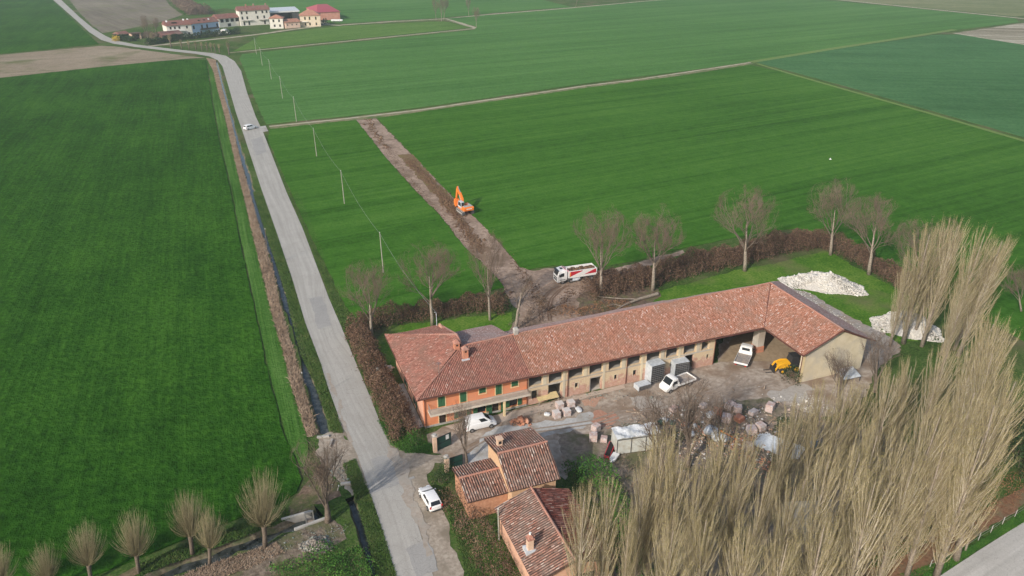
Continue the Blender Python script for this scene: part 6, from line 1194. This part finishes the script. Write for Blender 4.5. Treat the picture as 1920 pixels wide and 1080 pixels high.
def big_bag(px, label, s=(1.3, 1.2, 1.1), mat='plastic', seed=1, name='big_bag', cat='bag', group='white bags in the yard'):
    o = empty(name, tuple(G(*px)), seed, label, cat, group); rs = np.random.RandomState(seed); rings = []
    for k in range(9):
        t = k / 8; r = math.sin(max(.08, min(1, t * 1.0 + .15)) * math.pi * .9 + .15) ** .45; r = 0.75 + .3 * math.sin(t * math.pi) if t < .85 else .6 * (1 - t) / .15 + .15
        rings.append([(s[0] / 2 * r * math.copysign(abs(math.cos(a)) ** .6, math.cos(a)) * (1 + rs.uniform(-.09, .09)), s[1] / 2 * r * math.copysign(abs(math.sin(a)) ** .6, math.sin(a)) * (1 + rs.uniform(-.09, .09)), s[2] * t * (1 + rs.uniform(-.05, .05))) for a in [2 * math.pi * j / 16 for j in range(16)]])
    mb = MB(); mb.loft(rings); mb.build('sack', M[mat], o, smooth=True)
    for sx in (-1, 1): mb = MB(); mb.tube([(sx * s[0] * .3, -.2, s[2] * .9), (sx * s[0] * .38, 0, s[2] * 1.12), (sx * s[0] * .3, .2, s[2] * .9)], .025, 5); mb.build('loop', M['steel'], o)
    return o
big_bag((1331, 812), 'big white bag, upper one of the bright pair among the bricks', (1.6, 1.9, 1.0), seed=2)
big_bag((1348, 825), 'big white bag, lower one of the bright pair by the poplar tip', (2.0, 1.5, .8), seed=3)
big_bag((1333, 782), 'white bag between thin tree and orange bricks', (1.3, 1.1, .8), seed=4)
big_bag((1085, 770), 'white crumpled plastic sheet right of the four brick pallets', (1.2, .8, .4), seed=5, name='plastic_sheet', cat='sheet', group=None)
big_bag((1026, 779), 'white plastic bundle left of the four brick pallets', (.9, .7, .45), seed=6, name='plastic_bundle', cat='bundle', group=None)
for k, (px, m_, lb) in enumerate((((1246, 792), 'plastic', 'white sack on the pile of green drums'), ((1240, 795), 'gategreen', 'green bin behind the thin tree, left one'), ((1260, 796), 'gategreen', 'green bin behind the thin tree, right one'), ((1283, 800), 'bricks', 'tan sack in the heap of rubbish, upper one'), ((1290, 806), 'bedwood', 'tan sack in the heap of rubbish, lower one'), ((1300, 802), 'plastic', 'small white sack in the heap of rubbish'), ((1297, 817), 'plastic', 'pale white sack below the rubbish heap'))):
    big_bag(px, lb, (.9, .8, .7), m_, 20 + k, name='sack', group='sacks and bins in the yard rubbish')
# galvanised wire cages
def cage(px, sz, label, nrow, rz):
    o = empty('wire_cage', tuple(G(*px)), rz, label, 'cage', 'galvanised cages against the barn'); x, y, z = sz[0] / 2, sz[1] / 2, sz[2]
    mb = MB(); mb.b2(-x, x, -y, y, z - .06, z); mb.b2(-x, -x + .06, -y, y, .05, z - .06); mb.build('top_and_side', M['steel'], o)
    mb = MB()
    for k in range(nrow):
        zz = .12 + k * (z - .15) / nrow; mb.b2(-x + .06, x, -y, -y + .05, zz, zz + .07); mb.b2(x - .05, x, -y + .05, y, zz, zz + .07)
    for k in range(7): xx = -x + .1 + k * (2 * x - .15) / 6; mb.b2(xx, xx + .03, -y - .01, -y, .05, z - .06)
    mb.build('slats', M['rim'], o)
    mb = MB(); mb.b2(-x + .08, x - .08, -y + .12, y - .05, .1, z - .1); mb.build('inner_shelves', M['chassis'], o)
    mb = MB(); mb.b2(-x, x, -y, y, 0.0, .05); mb.build('floor_frame', M['chassis'], o)
cage((1226, 713), (2.4, 1.7, 3.2), 'tall galvanised slatted cage, left one of the two high cages behind the flatbed truck', 9, BR_ + .05)
cage((1272, 702), (2.4, 1.7, 2.6), 'tall galvanised slatted cage, right one of the two high cages behind the flatbed truck', 8, BR_ - .08)
cage((1204, 727), (2.2, 1.3, .8), 'low galvanised cage standing left of the two high ones', 3, BR_ + .1)
# tarpaulin container
o = empty('container', tuple(G(1190, 838)), R(12), 'pale grey container covered with crumpled white sheeting, at the edge of the poplars', 'container')
mb = MB(); mb.b2(-2.9, 2.9, -1.2, 1.2, .15, 2.4); mb.build('walls', rough_mat('grey_panel', (0.48, 0.50, 0.47), (0.60, 0.61, 0.58), 1.5, (0.42, 0.40, 0.34), s3=.8), o, bevel=.04)
mb = MB()
for x in (-2.92, -1.0, 1.0, 2.92): mb.b2(x - .05, x + .05, -1.24, -1.2, .15, 2.42)
mb.b2(-2.96, 2.96, -1.26, -1.2, 2.36, 2.46); mb.build('frame', M['chassis'], o)
mb = MB(); rs = np.random.RandomState(5)
for i in range(20):
    for j in range(9): mb.v.append((-3.0 + 6 * i / 19, -1.25 + 2.5 * j / 8, 2.47 + .09 * rs.uniform() + .14 * math.sin(i * .8) * math.sin(j * .9) + .12))
for i in range(19):
    for j in range(8): mb.f.append((i * 9 + j, (i + 1) * 9 + j, (i + 1) * 9 + j + 1, i * 9 + j + 1))
mb.build('roof_sheet', M['plastic'], o)
# red skip board and white tub
o = empty('red_trough', tuple(G(1143, 848)), R(70), 'long faded red trough lying beside the ivy', 'trough'); mb = MB(); mb.loft([ring(-1.6, .25, .38, .42, .05, .25, .45, .55), ring(1.6, .25, .38, .42, .05, .25, .45, .55)]); mb.build('shell', M['red'], o, bevel=.03); mb = MB(); mb.b2(-1.5, 1.5, -.32, .32, .56, .58); mb.build('inside', M['dark'], o)
o = empty('white_tub', tuple(G(1152, 860)), R(60), 'white pointed tub beside the red trough', 'tub'); mb = MB(); mb.loft([ring(-1.2, .1, .15, .15, .1, .2, .3, .35), ring(-.6, .3, .42, .44, .02, .2, .4, .5), ring(.6, .3, .42, .44, .02, .2, .4, .5), ring(1.2, .1, .15, .15, .1, .2, .3, .35)]); mb.build('shell', M['white'], o, bevel=.03)
# corrugated sheet pile
o = empty('sheet_metal_pile', tuple(G(1452, 838)), R(-38), 'pile of grey corrugated sheets lying below the grey pallets', 'sheet pile')
for k in range(4):
    mb = MB(); n = 60; ww = 1.5
    for i in range(n + 1): y = -ww + 2 * ww * i / n; z = .12 + k * .09 + .03 * math.sin(i * 1.5); mb.v += [(-2.6 + k * .3, y + k * .1, z), (2.6 + k * .3, y + k * .1, z)]
    for i in range(n): mb.f.append((2 * i, 2 * i + 1, 2 * i + 3, 2 * i + 2))
    mb.build('corrugated_sheet', M['steel'], o)
# blue drum, yellow tub, grey sheet, wooden board on trestles
o = empty('plastic_drum', tuple(G(1523, 836)), 0, 'blue plastic drum among the poplars', 'drum'); mb = MB(); mb.tube([(0, 0, 0), (0, 0, .3), (0, 0, .35), (0, 0, .95), (0, 0, 1.0)], [.5, .55, .52, .55, .48], 16); mb.build('drum_body', M['blue'], o); mb = MB(); mb.tube([(0, 0, 1.0), (0, 0, 1.04)], .4, 14); mb.build('lid', M['steel'], o)
o = empty('metal_sheet', tuple(G(1588, 712)), R(20), 'grey tilted metal sheet roof beside the gable wall', 'sheet'); mb = MB(); mb.add([(-1.6, -1, .9), (1.6, -1, .9), (1.6, 1, 1.5), (-1.6, 1, 1.5), (-1.6, -1, .86), (1.6, -1, .86), (1.6, 1, 1.46), (-1.6, 1, 1.46)], [(0, 1, 2, 3), (7, 6, 5, 4), (0, 4, 5, 1), (1, 5, 6, 2), (2, 6, 7, 3), (3, 7, 4, 0)]); mb.build('sheet', M['steel'], o)
for x in (-1.5, 1.5):
    for y0, z1 in ((-.95, .86), (.87, 1.44)): mb = MB(); mb.b2(x - .04, x + .04, y0, y0 + .08, 0, z1); mb.build('leg', M['chassis'], o)
o = empty('plywood_board', tuple(G(1026, 754)), BR_, 'tan plywood board tilted on props in front of the first barn door', 'board'); mb = MB(); mb.add([(-1.6, -.6, .9), (1.6, -.6, .9), (1.6, .55, 1.2), (-1.6, .55, 1.2), (-1.6, -.6, .85), (1.6, -.6, .85), (1.6, .55, 1.15), (-1.6, .55, 1.15)], [(0, 1, 2, 3), (7, 6, 5, 4), (0, 4, 5, 1), (1, 5, 6, 2), (2, 6, 7, 3), (3, 7, 4, 0)]); mb.build('board', plain('plywood', (.58, .46, .24), .7), o)
for x in (-1.5, 1.5):
    for y0, z1 in ((-.55, .86), (.42, 1.12)): mb = MB(); mb.b2(x - .04, x + .04, y0, y0 + .08, 0, z1); mb.build('prop', M['bedwood'], o)
o = empty('brick_heap', tuple(G(978, 792)), 0, 'loose orange bricks heaped on the yard left of the pallets', 'brick heap'); c = G(978, 792); q = clods('bricks', mound((978, 792), 1.3, .9, .55), 190, .26, M['bricks'], 60, None, None, kind=None, parent=o); q.location = (-c.x, -c.y, 0); q['kind'] = 'stuff'
o = empty('orange_tube', tuple(G(1362, 815)), R(-50), 'thin orange plastic tube lying below the brick stacks', 'tube'); mb = MB(); mb.tube([(-1.6, 0, .12), (1.6, 0, .12)], .1, 8); mb.build('tube', M['exorange'], o)
for k, (px, hh, lb) in enumerate((((700, 694), 1.0, 'heap of white laths and stones between hedge and house wall'),)): 
    o = empty('white_rubbish', tuple(G(722, 692)), 0, lb, 'rubbish'); c = G(722, 692); q = clods('pieces', mound((722, 692), 1.3, .8, .5), 150, .3, M['stone'], 61, None, None, kind=None, parent=o); q.location = (-c.x, -c.y, 0); q['kind'] = 'stuff'
# concrete walk along the left wall of the orange house
P_ = [W(-1.9, 0.3), W(-0.1, 0.3), W(-0.1, 12), W(-1.9, 12)]; q = poly_mesh('concrete_path', P_, 0.07, M['concrete']); q['kind'] = 'structure'
# culverts
def slab(px, sz, rz, label, name='culvert', z=0.15, mat='concrete'):
    o = empty(name, tuple(G(*px)), R(rz), label, name.replace('_', ' ')); mb = MB(); mb.box((0, 0, z - .5), (sz[0], sz[1], 1.2)); mb.build('headwall', M[mat], o, bevel=.03); return o
slab((606, 820), (1.6, .35, 0), 10, 'whitish concrete headwall where the ditch passes under the track'); slab((621, 832), (.3, 1.6, 0), 0, 'narrow white concrete kerb running down from the headwall')
slab((648, 908), (1.2, .35, 0), 12, 'small white culvert headwall beside the road'); slab((556, 968), (3.4, .3, 0), 24, 'long grey concrete beam over the left ditch'); slab((583, 983), (3.8, .3, 0), 30, 'lower grey concrete edge of the left ditch')
o = empty('sluice', tuple(G(581, 975)), R(20), 'small concrete sluice frame with two posts in the left ditch', 'sluice'); mb = MB(); mb.b2(-.5, -.35, -.1, .1, -.8, 1.1); mb.b2(.35, .5, -.1, .1, -.8, 1.1); mb.b2(-.5, .5, -.1, .1, 1.102, 1.25); mb.build('frame', M['concrete'], o); mb = MB(); mb.b2(-.35, .35, -.03, .03, -.8, .3); mb.build('gate_board', M['bedwood'], o)
# ---- poles and wires
poles = [((719, 512), 'wooden-grey utility pole nearest the orange house side of the field'), ((646, 383), 'second utility pole counted from the hedge'), ((594, 294), 'third utility pole counted from the hedge, just below the field track'), ((556, 228), 'fourth utility pole, standing at the field track'), ((530, 185), 'fifth utility pole, first one above the field track'), ((509, 149), 'sixth utility pole, second one above the field track'), ((492, 123), 'seventh utility pole, third one above the field track'), ((481, 102), 'farthest utility pole of the line, near the yellowish strip')]
tops = []
for i, (px, lb) in enumerate(poles):
    g_ = G(*px); o = empty('utility_pole', tuple(g_), 0, lb, 'pole', 'utility poles across the fields'); hh = 8.5
    mb = MB(); mb.tube([(0, 0, -.2), (-.1, 0, hh)], [.12, .07], 8); mb.build('shaft', M['pole'], o); mb = MB(); mb.tube([(-.1, 0, hh), (-.1, 0, hh + .2)], .05, 6); mb.build('insulator', M['white'], o); tops.append(g_ + Vector((-.1, 0, hh - .1)))
tops.insert(0, W(7, 17.4, 8.0))
for i in range(len(tops) - 1):
    a, b_ = tops[i], tops[i + 1]; mb = MB(); pts = [a.lerp(b_, t / 10) - Vector((0, 0, 1.1 * 4 * (t / 10) * (1 - t / 10))) for t in range(11)]; c = a
    mb.tube([p - c for p in pts], .02, 3); q = mb.build('overhead_wire', M['wire']); q.location = c; tag(q, ('overhead wire from the house roof to the nearest field pole' if i == 0 else 'overhead wire span between field poles number %s counted from the hedge' % ('one and two', 'two and three', 'three and four', 'four and five', 'five and six', 'six and seven', 'seven and eight')[i - 1]), 'wire', 'overhead wires')
def pole(px, top, label, r=.12, mat='pole'):
    g_ = G(*px); hh = height_at(px, top); t = G(top[0], top[1], hh) - g_; o = empty('utility_pole', tuple(g_), 0, label, 'pole'); mb = MB(); mb.tube([(0, 0, -.2), tuple(t)], [r, r * .65], 8); mb.build('shaft', M[mat], o); mb = MB(); mb.tube([tuple(t), (t.x, t.y, t.z + .18)], .06, 6); mb.build('insulator', M['white'], o); return g_ + t
t1_ = pole((936, 1012), (934, 955), 'grey pole standing in the thicket beside the lower house'); pole((1810, 1033), (1829, 967), 'wooden pole on the fence line of the lower road', .11, 'bark'); t2_ = pole((632, 920), (635, 912), 'short broken pole at the ditch junction', .1)
pole((503, 500), (497, 430), 'dark leaning post between reeds and water of the long ditch', .09, 'barkdark'); pole((571, 758), (566, 700), 'second dark post at the lower end of the long ditch', .06, 'barkdark')
fx = [(1902, 970), (1879, 983), (1857, 999), (1834, 1013), (1788, 1042), (1764, 1057), (1743, 1064)]
fo = empty('wire_fence', tuple(G(*fx[0])), 0, 'low fence of pale posts along the lower road', 'fence'); c = G(*fx[0])
for px in fx + [(1925, 956)]:
    p = G(*px) - c; mb = MB(); mb.tube([p, p + Vector((.04, 0, 1.1))], .04, 6); mb.build('post', M['concrete'], fo)
mb = MB()
for z in (.5, .95): mb.tube([G(*p) - c + Vector((0, 0, z)) for p in [(1925, 956)] + fx], .012, 3)
mb.build('fence_wire', M['wire'], fo)
# white bird flying over the field
g_ = G(1557, 299, 2.5); o = empty('bird', tuple(g_), R(160), 'white bird gliding low over the green field', 'bird')
mb = MB(); mb.tube([(-.35, 0, 0), (-.15, 0, .03), (.12, 0, .05), (.32, 0, .07), (.42, 0, .06)], [.03, .1, .12, .07, .01], 8); mb.build('bird_body', M['white'], o, smooth=True)
for s in (-1, 1): mb = MB(); mb.add([(-.12, s * .06, .08), (.14, s * .06, .1), (.12, s * .45, .28), (-.1, s * .5, .26), (-.12, s * .95, .16), (0, s * .9, .17)], [(0, 1, 2, 3) if s > 0 else (3, 2, 1, 0), (3, 2, 5, 4) if s > 0 else (4, 5, 2, 3)]); mb.build('wing', M['white'], o)
# grey shed roof under the poplars
o = empty('shed', tuple(G(1560, 1010)), R(3), 'low grey-roofed shed mostly hidden under the near poplars', 'shed')
mb = MB(); mb.b2(-4.2, 4.2, -2.6, 2.6, 0, 2.3); mb.build('wall', M['bedwood'], o); mb = MB(); mb.add([(-4.6, -3, 2.35), (4.6, -3, 2.35), (4.6, 3, 2.9), (-4.6, 3, 2.9), (-4.6, -3, 2.28), (4.6, -3, 2.28), (4.6, 3, 2.83), (-4.6, 3, 2.83)], [(0, 1, 2, 3), (7, 6, 5, 4), (0, 4, 5, 1), (1, 5, 6, 2), (2, 6, 7, 3), (3, 7, 4, 0)]); mb.build('roof', M['concrete'], o)

# ------------------------------------------------------------------ far farmstead
m_froof = rough_mat('far_roof', (0.17, 0.075, 0.06), (0.26, 0.12, 0.10), .8, (0.2, 0.12, 0.1), s3=.2); m_froofo = rough_mat('far_roof_orange', (0.34, 0.15, 0.10), (0.42, 0.22, 0.16), .8); m_fred = plain('red_sheet_roof', (0.36, 0.06, 0.08), .5); m_fwhite = rough_mat('far_white', (0.66, 0.62, 0.55), (0.76, 0.73, 0.67), .5); m_fblue = rough_mat('far_blue', (0.34, 0.47, 0.66), (0.42, 0.55, 0.72), .5); m_fcream = rough_mat('far_cream', (0.60, 0.50, 0.38), (0.68, 0.58, 0.46), .5)
def far_house(name, pl, pr, depth, eh, rh, wm, rm, label, wins=(), hip=0.0, cat='house', rows=((.9, 2.1), (3.7, 5.0)), over=.5, single=False, openf=None, ww=1.0):
    a, b_ = G(*pl), G(*pr); d = b_ - a; L = d.length; o = empty(name, tuple(a), math.atan2(d.y, d.x), label, cat)
    mb = MB(); hol = [(openf[0], openf[1], openf[2], openf[3])] if openf else []
    wall(mb, 0, L, 0, eh, 0, .3, hol); wall(mb, 0, L, 0, eh, depth - .3, depth)
    for x in (0, L - .3): mb.b2(x, x + .3, .302, depth - .302, 0, eh)
    m_ = depth / 2
    if not hip and not single:
        for x in (0, L - .3): mb.add([(x, .0, eh), (x, depth, eh), (x, m_, rh - .1), (x + .3, .0, eh), (x + .3, depth, eh), (x + .3, m_, rh - .1)], [(0, 2, 1), (3, 4, 5), (0, 3, 5, 2), (1, 2, 5, 4)])
    mb.build('wall', wm, o); mb = MB(); e_ = eh + .02; v = over
    if single: mb.add([(-v, -v, e_), (L + v, -v, e_), (L + v, depth, rh), (-v, depth, rh), (-v, -v, e_ - .2), (L + v, -v, e_ - .2), (L + v, depth, rh - .2), (-v, depth, rh - .2)], [(0, 1, 2, 3), (7, 6, 5, 4), (0, 4, 5, 1), (1, 5, 6, 2), (2, 6, 7, 3), (3, 7, 4, 0)])
    else: mb.add([(-v, -v, e_), (L + v, -v, e_), (L + v, depth + v, e_), (-v, depth + v, e_), (-v + hip, m_, rh), (L + v - hip, m_, rh), (-v, -v, e_ - .15), (L + v, -v, e_ - .15), (L + v, depth + v, e_ - .15), (-v, depth + v, e_ - .15)], [(0, 1, 5, 4), (2, 3, 4, 5), (1, 2, 5), (3, 0, 4), (9, 8, 7, 6), (0, 6, 7, 1), (1, 7, 8, 2), (2, 8, 9, 3), (3, 9, 6, 0)])
    mb.build('roof', rm, o)
    for (fx_, r) in wins:
        z0, z1 = rows[r]; x = fx_ * L; mb = MB(); mb.b2(x - ww / 2 - .1, x + ww / 2 + .1, -.03, 0, z0 - .1, z1 + .1); w_ = mb.build('window', M['cream_trim'] if wm is m_fcream else M['concrete'], o); mb = MB(); mb.b2(x - ww / 2, x + ww / 2, -.05, -.031, z0, z1); mb.build('pane', M['dark'], w_)
    return o, L
o, L = far_house('farmhouse', (363, 67.5), (413, 62), 11, 7.2, 9.6, m_fblue, m_froof, 'pale blue far farmhouse block with maroon roof and dark balcony', [(.06, 1), (.36, 1), (.55, 1), (.93, 1), (.3, 0), (.6, 0)], rows=((.8, 2.4), (4.0, 6.0)))
mb = MB(); mb.b2(.25 * L, .95 * L, -1.6, -.06, 3.1, 3.3); mb.b2(.25 * L, .95 * L, -1.6, -1.5, 3.302, 4.2); mb.build('balcony', M['chassis'], o)
for k, fx_ in enumerate((.35, .55)): mb = MB(); mb.b2(fx_ * L - .5, fx_ * L + .5, 2.0, 3.2, 8.0, 8.8); mb.build('dormer', M['dark'], o)
mb = MB(); mb.tube([(.7 * L, 2, 8.8), (.7 * L, 1.8, 8.9)], .55, 10); mb.build('satellite_dish', M['white'], o)
o, L = far_house('farmhouse', (316, 71), (362.5, 67.6), 11, 7.0, 9.4, m_fwhite, m_froof, 'left part of the far farm row with long wooden balcony and maroon roof', [(.15, 1), (.32, 1), (.5, 1), (.8, 1), (.85, 0)], rows=((.8, 2.4), (4.8, 6.2)))
mb = MB(); mb.b2(.02 * L, .7 * L, -1.5, -.06, 3.6, 3.8)
for k in range(24): mb.b2(.02 * L + k * .68 * L / 24, .02 * L + k * .68 * L / 24 + .15, -1.5, -1.42, 3.802, 4.8)
mb.build('balcony', M['white'], o)
for x, y in ((.05, 1.5), (.78, 5.0), (.95, 5.2)): mb = MB(); mb.tube([(x * L, y, 9.4), (x * L, y - .2, 9.5)], .6, 10); mb.build('satellite_dish', M['white'], o)
mb = MB(); mb.b2(.25 * L, .45 * L, 1.6, 3.0, 7.9, 8.6); mb.build('dormer', M['dark'], o)
far_house('lean_to', (306, 76), (343, 72.5), 5, 3.0, 4.6, M['boards'], m_froof, 'dark wooden lean-to with maroon roof before the blue farmhouse', single=True, cat='shed', openf=(2, 8, 0, 2.2))
o, L = far_house('barn', (412, 52), (449, 48.5), 10, 5.6, 8.2, m_fwhite, m_froof, 'far whitewashed barn wing with three dark loft openings', cat='barn', rows=((.4, 2.2), (3.2, 5.2)), wins=[(.16, 1), (.42, 1), (.68, 1), (.92, 1), (.5, 0)], ww=2.2)
o, L = far_house('farmhouse', (452, 49), (508.5, 45.5), 9, 9.8, 12.4, m_fwhite, m_froof, 'tall white three-storey far farmhouse with maroon roof', [(.08, 2), (.24, 2), (.55, 2), (.76, 2), (.9, 2), (.08, 1), (.24, 1), (.58, 1), (.8, 1), (.12, 0), (.28, 0), (.8, 0), (.96, 0)], rows=((.4, 2.6), (4.2, 6.0), (7.6, 9.2)))
mb = MB(); mb.b2(.05 * L, .42 * L, -1.0, -.06, 3.3, 3.5); mb.b2(.6 * L, .97 * L, -1.0, -.06, 3.3, 3.5); mb.build('balcony', M['concrete'], o)
for fx_ in (.3, .55, .95): mb = MB(); mb.b2(fx_ * L - .4, fx_ * L + .4, 4.1, 4.9, 12.0, 13.6); mb.build('chimney', M['ridge'], o)
o, L = far_house('hangar', (510, 43), (562, 40), 22, 7.5, 9.2, M['chassis'], M['steel'], 'open far hangar with pale grey sheet roof', cat='hangar', openf=(1, 15, 0, 7.0))
mb = MB(); mb.b2(-.5, L + .5, -.6, -.5, 6.6, 7.5); mb.build('fascia', M['white'], o)
far_house('house', (507, 54), (532, 53.5), 7.5, 6.6, 8.6, m_fwhite, m_froofo, 'small square white far house with orange pyramid roof', [(.35, 0), (.75, 0), (.3, 1), (.72, 1)], hip=4.6, rows=((1.2, 2.6), (4.2, 5.8)))
far_house('annex', (536, 53.5), (563.5, 51.5), 6, 3.9, 5.4, rough_mat('far_pink', (.72, .5, .4), (.78, .58, .48), .5), m_froofo, 'low pinkish annex between the square house and the cream villa', [(.15, 0), (.45, 0), (.75, 0)], rows=((1.8, 2.5), (0, 0)), cat='annex', ww=.7, single=True)
o, L = far_house('house', (564, 50.5), (602, 49.5), 11, 7.2, 10.2, m_fcream, m_froofo, 'cream far villa with orange hipped roof and small balcony', [(.25, 0), (.47, 0), (.78, 0), (.25, 1), (.47, 1), (.78, 1)], hip=5.0, rows=((.9, 2.6), (4.4, 6.4)))
mb = MB(); mb.b2(.1 * L, .38 * L, -1.1, -.06, 3.2, 3.4); mb.build('balcony', M['white'], o)
o, L = far_house('barn', (597, 38.5), (638, 36.5), 38, 5.6, 9.4, rough_mat('far_brick', (.50, .22, .17), (.58, .30, .24), .5), m_fred, 'big far barn with crimson sheet roof and red brick front', cat='barn', hip=5)
o, L = far_house('shed', (227, 73), (243, 71), 7, 2.6, 4.0, M['doorwood'], m_froof, 'small red-roofed shed at the road bend', cat='shed')
o, L = far_house('pergola', (248, 74), (266, 72.5), 5, 3.4, 3.5, M['gatepillar'], M['boards'], 'dark flat-roofed pergola on brick piers left of the birch', cat='pergola', single=True, openf=(.6, 4.6, 0, 3.0))
o = empty('white_tent', tuple(G(421, 63)), 0, 'small white tunnel tent at the right end of the clipped hedge', 'tent'); mb = MB(); mb.prism([(-3.2, 0), (-2.6, 1.7), (-1, 2.7), (1, 2.7), (2.6, 1.7), (3.2, 0)], -2, 2); mb.build('cover', M['white'], o); mb = MB(); mb.b2(-1, 1, -2.03, -2.0, 0, 2); mb.build('doorway', M['dark'], o)
o = empty('white_trailer', tuple(G(632, 41)), 0, 'low white trailer in front of the crimson-roofed barn', 'trailer'); mb = MB(); mb.b2(-4, 4, -1.2, 1.2, .6, 1.7); mb.build('trailer_body', M['white'], o, bevel=.1)
for x in (-2, 2): wheel(o, x, -1.1, .45); 
# ------------------------------------------------------------------ haze: one box of even air around everything
mb = MB(); mb.b2(-1560, 1560, -120, 2460, -2.5, 66.0)
hz = mb.build('haze', None); m = bpy.data.materials.new('haze_air'); m.use_nodes = True; t = m.node_tree; t.nodes.clear()
pv = N(t, 'ShaderNodeVolumePrincipled'); pv.inputs['Color'].default_value = (0.77, 0.90, 1.0, 1); pv.inputs['Density'].default_value = HAZE; pv.inputs['Anisotropy'].default_value = 0.0
ou = N(t, 'ShaderNodeOutputMaterial'); t.links.new(pv.outputs[0], ou.inputs['Volume']); hz.data.materials.append(m); hz['kind'] = 'stuff'
